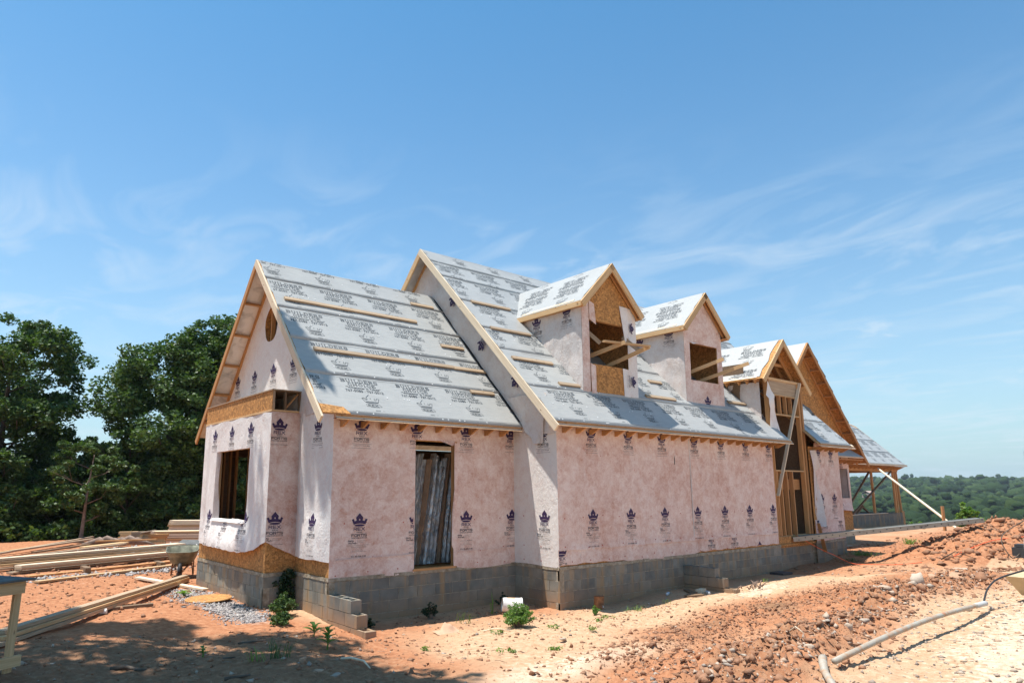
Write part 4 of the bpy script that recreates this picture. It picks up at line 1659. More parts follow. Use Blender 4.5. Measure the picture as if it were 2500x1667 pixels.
# eave trim: pale nailer, sub-fascia strip, sheathing edge and rafter tails
def eave(x0, x1, y_, z, k, tails, sgn=-1, tail=True, mt='lumber_pale'):
    c_, s_ = slope_dir(k)
    beam('eave_board', (x0, y_ + sgn * -.03 + .02, z + .022), (x1, y_ + .05, z + .022), .10, .020, mt, H, up=(0, -s_, c_))
    beam('eave_strip', (x0, y_ + .030, z - .022), (x1, y_ + .030, z - .022), .045, .030, 'lumber_orange', H, up=(0, -s_, c_))
    beam('drip_board', (x0 - .01, y_ + .012, z - .052), (x1 + .03, y_ + .012, z - .052), .09, .018, 'lumber_pale', H, up=(0, -s_, c_))
    beam('soffit_edge', (x0 - .01, y_ + .05, z - .066), (x1 + .03, y_ + .05, z - .066), .14, .008, 'dark_red', H, up=(0, 0, 1))
    for x_ in tails:
        w = .040
        pts = [(x_, y_ + .03, z - .072), (x_, y_ + .36, z - .072 + .30 * k * .0), (x_, y_ + .36, z - .20), (x_, y_ + .26, z - .20), (x_, y_ + .03, z - .085)]
        put('rafter_tail', MB().prism([(x_, y_ + .035, z - .075), (x_, y_ + .345, z - .075), (x_, y_ + .345, z - .19), (x_, y_ + .27, z - .19)], (w, 0, 0)), 'lumber_orange', H)

eave(RX0 + .30, -.12, EY1, EZ1, K1, np.arange(-4.15, -.1, .415))
eave(-.33, 8.98, EY2, EZ2, K2, np.arange(.15, 8.9, .405))
eave(10.66, 12.95, EY2, EZ2, K2, np.arange(10.85, 12.9, .36))
put('osb_offcut', MB().prism([(RX0 + .02, EY1 + .14, EZ1 + .165), (RX0 + .02, EY1 - .02, EZ1 - .0), (RX0 + .55, EY1 - .02, EZ1 + .0), (RX0 + .46, EY1 + .10, EZ1 + .125)], (0, -.01, .012)), 'osb', H)


def rake(x, ye, ze, yr, zr, k, mt, w=.14, over=.18, name='rake_board', t=.04):
    """board along a sloped rake on plane x"""
    d = Vector((0, yr - ye, zr - ze)).normalized()
    a = Vector((x, ye, ze)) - d * over
    b_ = Vector((x, yr, zr))
    up = Vector((0, -d.z, d.y)) if d.y > 0 else Vector((0, d.z, -d.y))
    off = up * (-w / 2 + .012)
    return beam(name, a + off, b_ + off, t, w, mt, H, up=tuple(up))


rake(RX0 - .012, EY1, EZ1, RY1, RZ1, K1, 'lumber_pale', .15, .10)
rake(RX0 - .010, BY1, EZ1, RY1, RZ1, K1, 'lumber_orange', .13, .14)
rake(RX0 + .42 - .02, EY1, EZ1 - .03, RY1, RZ1 - .03, K1, 'lumber_orange', .10, 0, 'ladder_rail')
rake(RX0 + .42 - .02, BY1, EZ1 - .03, RY1, RZ1 - .03, K1, 'lumber_orange', .10, 0, 'ladder_rail')
for f_ in (.12, .29, .46, .63, .80):
    for ye in (EY1, BY1):
        y_ = ye + (RY1 - ye) * f_
        z = EZ1 + (RZ1 - EZ1) * f_ - .09
        d = Vector((0, RY1 - ye, RZ1 - EZ1)).normalized()
        beam('lookout', (RX0 + .01, y_, z), (-B_ - .02, y_, z), .035, .085, 'lumber_orange', H, up=(0, -d.z, d.y))
rake(XR0 - .012, EY2, EZ2, RY2, RZ2, K2, 'lumber_pale', .155, .14)
rake(XR0 - .010, BY2, EZ2, RY2, RZ2, K2, 'lumber_new', .15, .10)
rake(-.05, EY2, EZ2 - .04, RY2, RZ2 - .04, K2, 'lumber_orange', .08, 0, 'ladder_rail')
rake(-.05, BY2, EZ2 - .04, RY2, RZ2 - .04, K2, 'lumber_orange', .08, 0, 'ladder_rail')

# main gable wall above roof 1 (faces left)
def d_g2(u, z):
    t = z - (z_roof1(u) if EY1 < u < BY1 else 3.0)
    return .02 + wav(u, z, 33, .03, 2.2, 1.6)
s8 = Sheet('gable_wrap', (0, 0, 0), (0, 1, 0), (-1, 0, 0), -.0, 8.82, lambda u: 2.6 if not (EY1 < u < BY1) else max(2.6, z_roof1(u) - .05), lambda u: max(z_roof2(u) - .13, 2.61), 'wrap_gray', H, (), d_g2, .08, .12)
# corner apron that hangs below the junction of the two roofs
V, Fc = [], []
for i in range(9):
    z = 3.45 - i * .13
    y0 = .93 + .72 * (z - 2.777) - .02
    wdt = .42 - .0 * i if i < 6 else .42 - (i - 5) * .11
    for k in range(5):
        t = k / 4
        V.append((-.055 - .03 * math.sin(t * 3 + i * .6) - .02 * (i > 4), (-.30 + 0 if False else max(z_roof2(0) * 0, 0)) + .20 + (y0 - .2) * t * (1 if i < 7 else .8) + (.06 * i if t < .3 else 0) * .3, z))
    if i:
        for k in range(4):
            q = (i - 1) * 5 + k
            Fc.append((q, q + 1, q + 6, q + 5))
put('wrap_flap', (V, Fc), 'wrap_gray', H, smooth=True)
# rotated print running down the raked wall strip
for (yy, zz_, sc_) in ((3.35, 6.15, 1), (2.25, 4.85, 1), (1.05, 3.85, 1)):
    for idx, mt in ((0, 'print_purple'), (1, 'print_black')):
        p = UPP[idx]
        mb = MB()
        a = math.radians(132)
        ca, sa = math.cos(a), math.sin(a)
        P = [((q[0]) * ca - (q[1] - .3) * sa, (q[0]) * sa + (q[1] - .3) * ca) for q in p.v]
        V = [(-.030 - d_g2(yy - q[0], zz_ + q[1]), yy - q[0], zz_ + q[1]) for q in P]
        ok = [v[2] < z_roof2(v[1]) - .14 and (v[1] < EY1 or v[2] > z_roof1(v[1]) + .02) for v in V]
        fs = [f_ for f_ in p.f if all(ok[i] for i in f_)]
        mb.add(V, fs)
        if fs:
            put('printed_emblem' if idx == 0 else 'printed_lettering', mb, mt, s8.ob)

# black strip painting in the narrow shadow at valley between roof 1 and the wall
put('valley_shadow_strip', MB().prism([(-.02, EY1 + .1, EZ1 + .12), (-.085, EY1 + .1, EZ1 + .12), (-.10, 2.6, z_roof1(2.6) + .012), (-.075, 4.2, z_roof1(4.2) + .012), (-.02, 4.3, z_roof1(4.3) + .012)], n1 * .008), 'felt_black', H)

# cleats nailed to the roof
def cleat(xa, xb_, y_, zfun, nrm, k, w=.09, mt='lumber_gray', h=.038):
    c_, s_ = slope_dir(k)
    off = Vector(nrm) * (.016 + h / 2)
    beam('roof_cleat', Vector((xa, y_, zfun(y_))) + off, Vector((xb_, y_, zfun(y_))) + off, w, h, mt, H, up=tuple(nrm))
for xa, xb_, y_ in ((-4.46, -1.20, 3.34), (-4.30, -.98, 2.19), (-1.0, -.33, 3.91), (-.91, -.26, 2.75), (-.97, -.07, 2.18), (-.93, -.28, 1.63)):
    cleat(xa, xb_, y_, z_roof1, n1, K1)
for xa, xb_, y_ in ((-.07, 1.17, 2.69), (-.135, 1.10, 1.90), (-.21, 1.01, 1.09), (.65, 1.30, .55), (4.41, 4.94, 1.02), (3.62, 4.82, .53), (7.55, 8.55, .71)):
    cleat(xa, xb_, y_, z_roof2, n2, K2)

# ---- dormers
def dormer(cx, yf, zp, half, wallL, wallR, win, kind):
    ze = zp - half          # 45 degrees
    yr = yf - .15
    def yroof(z):
        return (z - EZ2) / K2 + EY2
    # parent part: side and front walls as one mesh
    zb = z_roof2(yf)
    wl_, wr_ = wallL, wallR
    zt = zp - abs(cx - wl_) - .05
    side = MB()
    holes = [win]
    # front sheathing
    t = .02
    us = [wl_, win[0], win[1], wr_]
    def topz(u):
        return zp - abs(u - cx) - .06
    for a, b_ in ((wl_, win[0]), (win[1], wr_)):
        side.prism([(a, yf, zb - .1), (b_, yf, zb - .1), (b_, yf, topz(b_)), (a, yf, topz(a))], (0, t, 0))
    side.prism([(win[0], yf, zb - .1), (win[1], yf, zb - .1), (win[1], yf, win[2]), (win[0], yf, win[2])], (0, t, 0))
    side.prism([(win[0], yf, win[3]), (win[1], yf, win[3]), (win[1], yf, topz(win[1])), (cx, yf, zp - .06), (win[0], yf, topz(win[0]))], (0, t, 0))
    D = put('dormer', side, 'osb', H)
    # cheeks
    for sx_, x_ in ((-1, wl_), (1, wr_)):
        mb = MB()
        mb.prism([(x_, yf, zb - .05), (x_, yf, zt), (x_, yroof(zt), zt)], (-sx_ * t, 0, 0))
        put('cheek', mb, 'osb', D)
    # cheek wrap (left) as draped sheet
    def dch(u, z):
        return .010 + wav(u, z, 70 + int(cx), .035, 1.6, 1.6)
    def cb(u):
        return z_roof2(yf + u) + .0
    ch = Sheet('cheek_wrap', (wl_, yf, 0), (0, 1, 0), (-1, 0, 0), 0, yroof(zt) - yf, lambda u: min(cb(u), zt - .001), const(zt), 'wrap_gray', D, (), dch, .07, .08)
    # prints read toward -y: mirror u
    for cu, cz in ((.42, zt - .62), (1.42, zt - .70)):
        mb, mi = MB(), []
        for idx in (0, 1):
            P = [(cu - q[0], cz + q[1]) for q in UPP[idx].v]
            ok = [cb(q[0]) + .02 < q[1] < zt and q[0] > 0 for q in P]
            fs = [f_ for f_ in UPP[idx].f if all(ok[i] for i in f_)]
            mb.add([ch.at(q[0], q[1], .006) for q in P], fs)
            mi += [idx] * len(fs)
        inked(mb, mi, ch.ob)
    # front wrap
    def dfr(u, z):
        return .006 + wav(u, z, 80 + int(cx), .012, 2.2, 2)
    if kind == 1:
        fw = [Sheet('front_wrap', (0, yf, 0), (1, 0, 0), (0, -1, 0), wl_, win[0] + .001, lambda u: zb - .02, lambda u: zt + .03, 'wrap_pink', D, (), dfr, .06, .08),
              Sheet('front_wrap', (0, yf, 0), (1, 0, 0), (0, -1, 0), win[1] - .02, wr_ + .02, lambda u: zb - .06 - .30 * max(0, 1 - abs(u - (win[1] + .16)) / .16), lambda u: zt + .03, 'wrap_white', D, (), dfr, .05, .08)]
        # strips beside the opening, above and below it
        put('wrap_flap', MB().prism([(win[0], yf - .015, win[3]), (win[0] + .22, yf - .015, win[3] - .10), (win[0] + .17, yf - .012, win[3] + .38), (win[0], yf - .012, zt)], (0, -.006, 0)), 'wrap_pink', D)
        put('wrap_flap', MB().prism([(win[0], yf - .012, win[2]), (win[0] + .17, yf - .012, win[2] - .04), (win[0] + .17, yf - .012, zb + .0), (win[0] + .26, yf - .05, zb - .12), (win[0], yf - .03, zb - .03)], (0, -.006, 0)), 'wrap_pink', D)
        put('wrap_flap', MB().prism([(win[1] - .30, yf - .015, zt + .04), (win[1], yf - .015, zt + .03), (win[1] + .01, yf - .02, win[3] - .42), (win[1] - .05, yf - .05, win[3] - .25), (win[1] - .16, yf - .04, win[3] - .40)], (0, -.006, 0)), 'wrap_white', D)
        put('wrap_flap', MB().prism([(win[1] - .25, yf - .012, win[2]), (win[1], yf - .012, win[2] - .02), (win[1], yf - .012, zb - .16), (win[1] - .10, yf - .02, zb - .10), (win[1] - .22, yf - .012, zb + .02)], (0, -.006, 0)), 'wrap_white', D)
        # sideways print on the right strip
        for base in (zt - .62, zb + .22):
            for idx, mt in ((0, 'print_purple'), (1, 'print_black')):
                p = UPP[idx]
                P = [(win[1] - .13 + q[1] * .62, base + .16 - q[0] * .9) for q in p.v]
                ok = [q[0] < wr_ + .01 for q in P]
                put('printed_lettering', MB().add([(q[0], yf - .028, q[1]) for q in P], [f_ for f_ in p.f if all(ok[i] for i in f_)]), mt, D)
    else:
        fs = Sheet('front_wrap', (0, yf, 0), (1, 0, 0), (0, -1, 0), wl_, wr_ + .01, lambda u: zb - .06 + .015 * math.sin(u * 7), topz, 'wrap_pink', D, [win], dfr, .06, .08)
        fs.prints([(UPP, cx + .05, zb - .32 + .0)])
        put('wrap_flap', MB().prism([(win[0], yf - .012, win[3] + .01), (win[0] + .15, yf - .03, win[3] - .03), (win[0] + .4, yf - .02, win[3] + .015)], (0, -.005, 0)), 'wrap_white', D)
    # interior framing seen through the opening
    for x_ in np.linspace(wl_ + .15, wr_ - .15, 5):
        beam('stud', (x_, yf + 1.6, zb - .2), (x_, yf + 1.6, zp - abs(x_ - cx) - .14), .038, .09, 'lumber_orange', D, up=(0, 1, 0))
    beam('brace', (cx - .55, yf + 1.2, zb - .1), (cx + .35, yf + 1.2, zt - .1), .038, .09, 'lumber_new', D, up=(0, 1, 0))
    put('dormer_inner_wall', MB().prism([(wl_ + .05, yf + 1.9, zb - .2), (wr_ - .05, yf + 1.9, zb - .2), (wr_ - .05, yf + 1.9, zt - .06), (cx, yf + 1.9, zp - .12), (wl_ + .05, yf + 1.9, zt - .06)], (0, .02, 0)), 'lumber_dark', D)  # inner boards coloured dark: the dormer's interior shade is painted in
    beam('opening_head', (win[0], yf + .05, win[3] + .015), (win[1], yf + .05, win[3] + .015), .07, .03, 'lumber_orange', D)
    # roof slopes
    for sg in (-1, 1):
        xe = cx + sg * half
        nrm = Vector((sg, 0, 1)).normalized()
        poly = [(xe, yr, ze), (cx, yr, zp), (cx, yroof(zp), zp), (xe, yroof(ze), ze)]
        put('dormer_roof', MB().prism([Vector(p) - nrm * .001 for p in poly], -nrm * .018), 'osb', D)
        # underlayment with its lettering
        V, Fc = [], []
        nn = 14
        for i in range(nn + 1):
            t_ = i / nn
            for j in range(8):
                s_ = j / 7
                xx_ = xe + (cx - xe) * s_
                zz2 = ze + (zp - ze) * s_
                y0 = yr + .01 + .02 * math.sin(j * 2.1 + sg) * (t_ == 0)
                yy = y0 + (yroof(zz2) - y0 + .02) * t_
                V.append(Vector((xx_, yy, zz2)) + nrm * (.014 + .010 * sf(yy * 1.5, s_ * 3, 3, 3)))
        for i in range(nn):
            for j in range(7):
                q = i * 8 + j
                Fc.append((q, q + 1, q + 9, q + 8))
        us_ = put('underlayment_strip', (V, Fc), 'underlayment', D, smooth=True)
        p = P2()
        L_ = half * 1.414
        for row, (b0) in enumerate((L_ - .34, .62) if sg < 0 else (L_ - .34,)):
            for c_ in ((.9, 2.1) if row == 0 else (.8, 2.0)):
                q = P2()
                # lettering upside down: it reads from the ridge
                slab(q, 'BUILDERS', 0, .20, .80, .095)
                slab(q, 'CHOICE', 0, .10, .60, .085)
                q.text('\u201cWhatever It Takes\u201d', 0, .03, .74, .055, .03)
                q.text('767-5085 \u00b7 757-3012', 0, -.06, .80, .062, .02)
                crown_outline(q, .05, -.36, .34, .24)
                q.text('REX', .05, -.44, .22, .055)
                m_ = len(p.v)
                p.v += [(c_ + a, b0 - b2) for a, b2 in q.v] if row == 0 else [(c_ - a, b0 + b2 - .1) for a, b2 in q.v]
                p.f += [tuple(i + m_ for i in f_) for f_ in q.f]
        Vp, okp = [], []
        for (a, s_) in p.v:
            f2 = s_ / L_
            zz2 = ze + (zp - ze) * f2
            yy = yr + a
            okp.append(0.02 < s_ < L_ - .02 and a > .06 and yy < yroof(zz2) - .04)
            Vp.append(Vector((xe + (cx - xe) * f2, yy, zz2)) + nrm * .024)
        fs = [f_ for f_ in p.f if all(okp[i] for i in f_)]
        if fs:
            put('printed_lettering', (Vp, fs), 'print_roof', us_)
        # rake board, eave board, nailer
        d = Vector((-sg, 0, 1)).normalized()
        up = Vector((sg, 0, 1)).normalized()
        a = Vector((xe, yr - .02, ze)) - d * .05 - up * .065
        b_ = Vector((cx, yr - .02, zp)) - up * .065
        beam('rake_board', a, b_, .038, .15, 'lumber_new', D, up=tuple(up))
        beam('rake_board', a + Vector((0, .12, 0)), b_ + Vector((0, .12, 0)), .035, .12, 'lumber_orange', D, up=tuple(up))
        beam('eave_board', (xe + sg * .0, yr, ze - .055), (xe, yroof(ze) - .02, ze - .055), .036, .12, 'lumber_new', D)
        beam('nailer', Vector((xe - sg * .05, yr + .25, ze + .05)) + up * .012, Vector((xe - sg * .05, yroof(ze) - .15, ze + .05)) + up * .012, .07, .022, 'lumber_pale', D, up=tuple(up))
        put('soffit', MB().box((xe - sg * .02, yr, ze - .10), ((wl_ if sg < 0 else wr_), yroof(ze) - .12, ze - .085)), 'lumber_orange', D)
    return D


D1 = dormer(2.26, .443, 6.715, 1.075, 1.34, 3.24, (1.585, 2.95, 4.28, 5.30), 1)
D2 = dormer(6.27, .549, 6.762, 1.06, 5.39, 7.15, (5.62, 6.90, 4.32, 5.33), 2)
# rough boards pushed out of the dormer openings (scaffold brackets)
beam('scaffold_board', (1.60, .05, 4.72), (3.02, -.12, 4.76), .09, .04, 'lumber_new', D1)
beam('scaffold_board', (1.75, 1.2, 4.40), (2.12, -.14, 4.735), .04, .09, 'lumber_new', D1)
beam('scaffold_board', (2.55, 1.3, 4.25), (2.97, -.16, 4.74), .04, .09, 'lumber_new', D1)
beam('scaffold_board', (1.62, .50, 5.0), (1.78, .30, 4.74), .04, .09, 'lumber_gray', D1)
beam('scaffold_board', (2.80, .48, 5.05), (3.02, .20, 4.72), .04, .09, 'lumber_gray', D1)
beam('scaffold_board', (5.80, 1.2, 4.45), (6.25, -.05, 4.86), .04, .09, 'lumber_new', D2)
beam('scaffold_board', (6.55, 1.2, 4.35), (7.05, -.30, 4.80), .04, .09, 'lumber_new', D2)

# ---- entry: tall open frame under a steep gable
EN = MB()
cx, yf = 9.57, .10
zp, half = 5.85, 1.28
ze = zp - half
FR = put('entry_frame', MB().box((8.62, yf + .05, .17), (10.62, yf + .14, .21)), 'lumber_new', H)   # bottom plate
def eb(nm, a, b_, w, h, mt='lumber_new', up=(0, 0, 1)):
    return beam(nm, a, b_, w, h, mt, FR, up=up)
eb('header', (8.67, yf + .02, 4.39), (10.45, yf + .02, 4.39), .05, .40, 'lumber_gray')
for z in (4.60, 4.635):
    eb('plate', (8.62, yf + .02, z), (10.66, yf + .02, z), .10, .034)
eb('plate', (8.67, yf + .02, 4.165), (10.40, yf + .02, 4.165), .10, .038)
eb('plate', (8.75, yf + .02, 3.60), (10.40, yf + .02, 3.60), .10, .038)
eb('plate', (8.70, yf + .02, 2.00), (10.40, yf + .02, 2.00), .10, .038)
for x_ in (8.95, 9.30, 9.64, 9.95):
    eb('stud', (x_, yf + .02, 3.62), (x_, yf + .02, 4.15), .038, .10, 'lumber_orange', (0, 1, 0))
for x_ in (8.78, 9.00, 9.32, 9.65):
    eb('stud', (x_, yf + .02, .21), (x_, yf + .02, 1.98), .045, .12, 'lumber_orange', (0, 1, 0))
for x_ in (8.62, 8.70):
    eb('post', (x_, yf + .02, .21), (x_, yf + .02, 4.60), .038, .12, 'lumber_orange', (0, 1, 0))
for x_ in (10.38, 10.425, 10.54, 10.59):
    eb('post', (x_, yf + .02, .21), (x_, yf + .02, 4.60), .038, .12, 'lumber_orange', (0, 1, 0))
for x_ in (10.35, 10.0, 9.6):
    eb('post', (x_, yf + 1.4, .0), (x_, yf + 1.4, 4.60), .09, .05, 'lumber_orange', (0, 1, 0))
eb('backing_board', (8.9, yf + .16, 1.62), (10.4, yf + .16, 1.62), .02, .30, 'lumber_orange')
eb('diagonal_brace', (10.47, yf - .07, 4.62), (8.66, yf - .07, 1.30), .035, .09, 'lumber_pale', (0, 1, 0))
for x_ in (8.8, 9.2, 9.9, 10.2):
    eb('stud', (x_, yf + 3.2, .0), (x_, yf + 3.2, 5.2), .04, .09, 'lumber_orange', (0, 1, 0))
put('entry_inner_wall', MB().box((8.55, yf + 3.5, 0), (10.6, yf + 3.52, 5.2)).box((8.50, yf + .6, 2.7), (8.53, yf + 3.5, 5.1)).box((10.60, yf + .2, 0), (10.63, yf + 3.5, 4.6)), 'lumber_dark', FR)  # darkened inner walls; shade in the frame's gaps put into their colour
put('entry_sheathing', MB().box((8.56, yf - .012, -.10), (10.62, yf + .004, .19)), 'osb', H)
# entry roof
for sg in (-1, 1):
    xe = cx + sg * half
    nrm = Vector((sg, 0, 1)).normalized()
    yr = 0.0
    def yroof(z):
        return (z - EZ2) / K2 + EY2
    poly = [(xe, yr, ze), (cx, yr, zp), (cx, yroof(zp), zp), (xe, yroof(ze), ze)]
    put('entry_roof', MB().prism([Vector(p) - nrm * .001 for p in poly], -nrm * .018), 'osb', H)
    V, Fc = [], []
    for i in range(11):
        for j in range(6):
            s_ = j / 5
            zz2 = ze + (zp - ze) * s_
            yy = yr + .12 + .04 * math.sin(j * 2.3) + (yroof(zz2) - yr - .1) * i / 10
            V.append(Vector((xe + (cx - xe) * (s_ * .96 + .04), yy, ze + (zp - ze) * (s_ * .96 + .04))) + nrm * (.014 + .01 * sf(yy * 1.5, s_ * 3, 4, 3)))
    for i in range(10):
        for j in range(5):
            q = i * 6 + j
            Fc.append((q, q + 1, q + 7, q + 6))
    us_ = put('underlayment_strip', (V, Fc), 'underlayment', H, smooth=True)
    if sg < 0:
        p = P2()
        for c_, b0 in ((.75, .95), (1.95, .95), (.7, -.05), (1.9, -.05), (1.0, 1.7), (2.2, 1.7)):
            q = P2()
            slab(q, 'BUILDERS', 0, .40, .80, .095)
            slab(q, 'CHOICE', 0, .30, .60, .085)
            q.text('\u201cWhatever It Takes\u201d', 0, .23, .74, .055, .03)
            q.text('767-5085 \u00b7 757-3012', 0, .14, .80, .062, .02)
            crown_outline(q, .0, -.16, .34, .24)
            q.text('REX', .0, -.24, .22, .055)
            m_ = len(p.v)
            p.v += [(c_ - a, b0 + b2) for a, b2 in q.v]
            p.f += [tuple(i + m_ for i in f_) for f_ in q.f]
        L_ = half * 1.414
        Vp, okp = [], []
        for (a, s_) in p.v:
            f2 = s_ / L_
            zz2 = ze + (zp - ze) * f2
            okp.append(.08 < s_ < L_ - .02 and a > .15 and yr + a < yroof(zz2) - .04)
            Vp.append(Vector((xe + (cx - xe) * f2, yr + a, zz2)) + nrm * .025)
        put('printed_lettering', (Vp, [f_ for f_ in p.f if all(okp[i] for i in f_)]), 'print_roof', us_)
    d = Vector((-sg, 0, 1)).normalized()
    up = Vector((sg, 0, 1)).normalized()
    ov_ = .04 if sg < 0 else .30
    beam('rake_board', Vector((xe, yr - .02, ze)) - d * ov_ - up * .065, Vector((cx, yr - .02, zp)) - up * .065, .038, .14, 'lumber_new', H, up=tuple(up))
    for dy in (.30, .55, .8, 1.2, 1.6):
        beam('rafter', Vector((xe, yr + dy, ze)) - up * .09, Vector((cx, yr + dy, zp)) - up * .09, .038, .13, 'lumber_orange', H, up=tuple(up))
    beam('nailer', Vector((xe - sg * .05, yr + .2, ze + .05)) + up * .012, Vector((xe - sg * .05, yroof(ze) - .1, ze + .05)) + up * .012, .07, .022, 'lumber_pale', H, up=tuple(up))
    for dy in (.25, .55, .85, 1.15):
        put('rafter_tail', MB().prism([(xe + sg * .0, yr + dy, ze - .03), (xe - sg * .25, yr + dy, ze + .10), (xe - sg * .25, yr + dy, ze - .05)], (0, .035, 0)), 'lumber_orange', H)
beam('collar_tie', (9.0, .35, 5.15), (10.14, .35, 5.15), .038, .09, 'lumber_orange', H)
# entry left cheek wrap, torn at its front edge
def d_ec(u, z):
    return .01 + wav(u, z, 101, .04, 2, 1.5)
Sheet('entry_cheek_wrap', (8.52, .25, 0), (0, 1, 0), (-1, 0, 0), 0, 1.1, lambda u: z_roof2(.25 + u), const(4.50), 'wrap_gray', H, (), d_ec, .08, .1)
V, Fc = [], []
prof = [(4.50, .0, .10), (4.25, .0, .16), (4.10, -.08, .24), (4.0, -.02, .20), (3.85, -.10, .30), (3.7, -.04, .36), (3.4, .0, .42), (3.1, .02, .46), (2.95, .1, .40)]
for i, (z, a, b_) in enumerate(prof):
    for k in range(4):
        t = k / 3
        V.append((8.50 + a + (b_ - a) * t, .02 + .10 * math.sin(i * 1.1 + t * 2) * .5 - .04, z))
    if i:
        for k in range(3):
            q = (i - 1) * 4 + k
            Fc.append((q, q + 1, q + 5, q + 4))
put('wrap_flap', (V, Fc), 'wrap_white', H, smooth=True)

# ---- gable 4, the big cross gable at the right
gx0, gzp, gh = 14.65, 6.72, 4.15
gy = 2.0
gze = gzp - gh * 1.02
gm = MB()
gm.prism([(gx0 - gh + .25, gy, 2.5), (gx0 + 3.25, gy, 2.5), (gx0 + 3.25, gy, gzp - 3.25 * 1.02 - .1), (gx0, gy, gzp - .1), (gx0 - gh + .25, gy, gzp - (gh - .25) * 1.02 - .1)], (0, .02, 0))
G4 = put('cross_gable', gm, 'osb', H)
# joints between the boards
jl = MB()
for z in (3.0, 3.62, 4.24, 4.86, 5.48):
    hw = (gzp - .12 - z) / 1.02
    jl.box((gx0 - hw, gy - .0025, z), (min(gx0 + hw, gx0 + 3.2), gy + .003, z + .008))
for x_ in np.arange(gx0 - 3, gx0 + 3.1, 1.22):
    jl.box((x_, gy - .0025, 2.5), (x_ + .008, gy + .003, gzp - abs(x_ - gx0) * 1.02 - .12))
put('board_joint', jl, 'lumber_dark', G4)
for sg in (-1, 1):
    nrm = Vector((sg * 1.02, 0, 1)).normalized()
    xe = gx0 + sg * gh
    poly = [(xe, 1.62, gze), (gx0, 1.62, gzp), (gx0, 9, gzp), (xe, 9, gze)]
    put('roof_deck', MB().prism([Vector(p) - nrm * .001 for p in poly], -nrm * .018), 'osb', G4)
    put('underlayment_strip', MB().prism([Vector(p) + nrm * .006 + Vector((0, .03 * (i < 2), 0)) for i, p in enumerate(poly)], -nrm * .005), 'underlayment', G4)
    d = Vector((-sg, 0, 1.02)).normalized()
    up = Vector((sg * 1.02, 0, 1)).normalized()
    rk = beam('rake_board', Vector((xe, 1.60, gze)) - d * .12 - up * .06, Vector((gx0, 1.60, gzp)) - up * .06, .035, .13, 'lumber_orange', G4, up=tuple(up))
    beam('ladder_rail', Vector((xe, 1.97, gze)) - up * .08, Vector((gx0, 1.97, gzp)) - up * .08, .035, .09, 'lumber_orange', G4, up=tuple(up))
    for f_ in np.arange(.06, .98, .105):
        c_ = Vector((xe, 0, gze)) + (Vector((gx0, 0, gzp)) - Vector((xe, 0, gze))) * f_ - up * .07
        beam('lookout', c_ + Vector((0, 1.61, 0)), c_ + Vector((0, 1.98, 0)), .038, .09, 'lumber_orange', G4, up=tuple(up))
    if sg > 0:
        # torn black felt edge along the rake
        mb = MB()
        for f_ in (.10, .22, .34, .47, .60, .72, .84):
            a = Vector((xe, 1.60, gze)) + (Vector((gx0, 1.60, gzp)) - Vector((xe, 1.60, gze))) * f_
            b_ = a + d * .62
            mb.prism([a, b_, b_ + up * .015, a + up * (.07 + .02 * random.random())], (0, .15, 0))
        put('felt_edge', mb, 'felt_black', G4)
# section 4 wall with its window and pent eave
W4 = (17.15, 17.80, 1.15, 2.25)
w4 = MB()
wall_boxes(w4, 'x', gy + .012, gy + .03, 12.5, 17.95, -.02, 2.75, [W4])
w4.box((17.93, gy + .03, -.02), (17.95, 9, 2.75))
put('sheathing', w4, 'osb', H)
s9 = Sheet('house_wrap', (0, gy - .004, 0), (1, 0, 0), (0, -1, 0), 12.5, 17.97, lambda u: .70 + .03 * math.sin(u * 2), const(2.7), 'wrap_pink', H, [W4], lambda u, z: .01 + wav(u, z, 110, .02, 1.5) + .08 * max(0, 1 - (z - .7) / .3), .12, .12)
s9.prints([(LOW, 17.0, .55), (UPP, 17.3, 2.15), (LOW, 15.8, .55)])
put('foundation_wall', MB().box((12.5, gy + .002, -1.2), (17.97, gy + .2, -.02)).box((17.8, gy + .2, -1.2), (17.96, 9, -.02)), 'block', H)
put('window_turn_in', MB().box((17.80, gy - .02, 1.12), (17.83, gy + .25, 2.25)), 'wrap_gray', H)
beam('pent_board', (12.9, 1.62, 2.66), (18.35, 1.62, 2.66), .12, .03, 'lumber_pale', H)
beam('pent_board', (12.9, 1.62, 2.58), (18.3, 1.62, 2.58), .10, .03, 'lumber_orange', H)
put('pent_roof', MB().prism([(12.8, 1.56, 2.68), (18.3, 1.56, 2.68), (18.0, 2.0, 3.05), (12.8, 2.0, 3.05)], (0, -.01, .012)), 'underlayment', H)
for x_ in np.arange(15.8, 18.2, .34):
    put('rafter_tail', MB().prism([(x_, 1.6, 2.56), (x_, 1.98, 2.56), (x_, 1.98, 2.42)], (.038, 0, 0)), 'lumber_orange', H)
# blue-black felt patch and torn paper beside the valley of roof 3
V, Fc = [], []
for i in range(9):
    t = i / 8
    y_ = 1.9 - t * 1.25
    x_ = 12.62 + .10 * math.sin(i * 1.3)
    z = z_roof2(y_) + .02
    V += [(x_ - .10, y_, z), (x_ + .04 + .05 * math.sin(i * 2.2), y_ + .02, z + .08 + .04 * math.sin(i * 1.9)), (x_ + .16, y_, z - .02)]
    if i:
        q = 3 * (i - 1)
        Fc += [(q, q + 1, q + 4, q + 3), (q + 1, q + 2, q + 5, q + 4)]
put('felt_edge', (V, Fc), 'felt_black', H, smooth=True)
# main gable end (faces right), mostly hidden
put('sheathing', MB().prism([(12.50, .02, 2.7), (12.50, 8.8, 2.7), (12.50, 4.41, z_roof2(4.41) - .12)], (-.02, 0, 0)), 'osb', H)

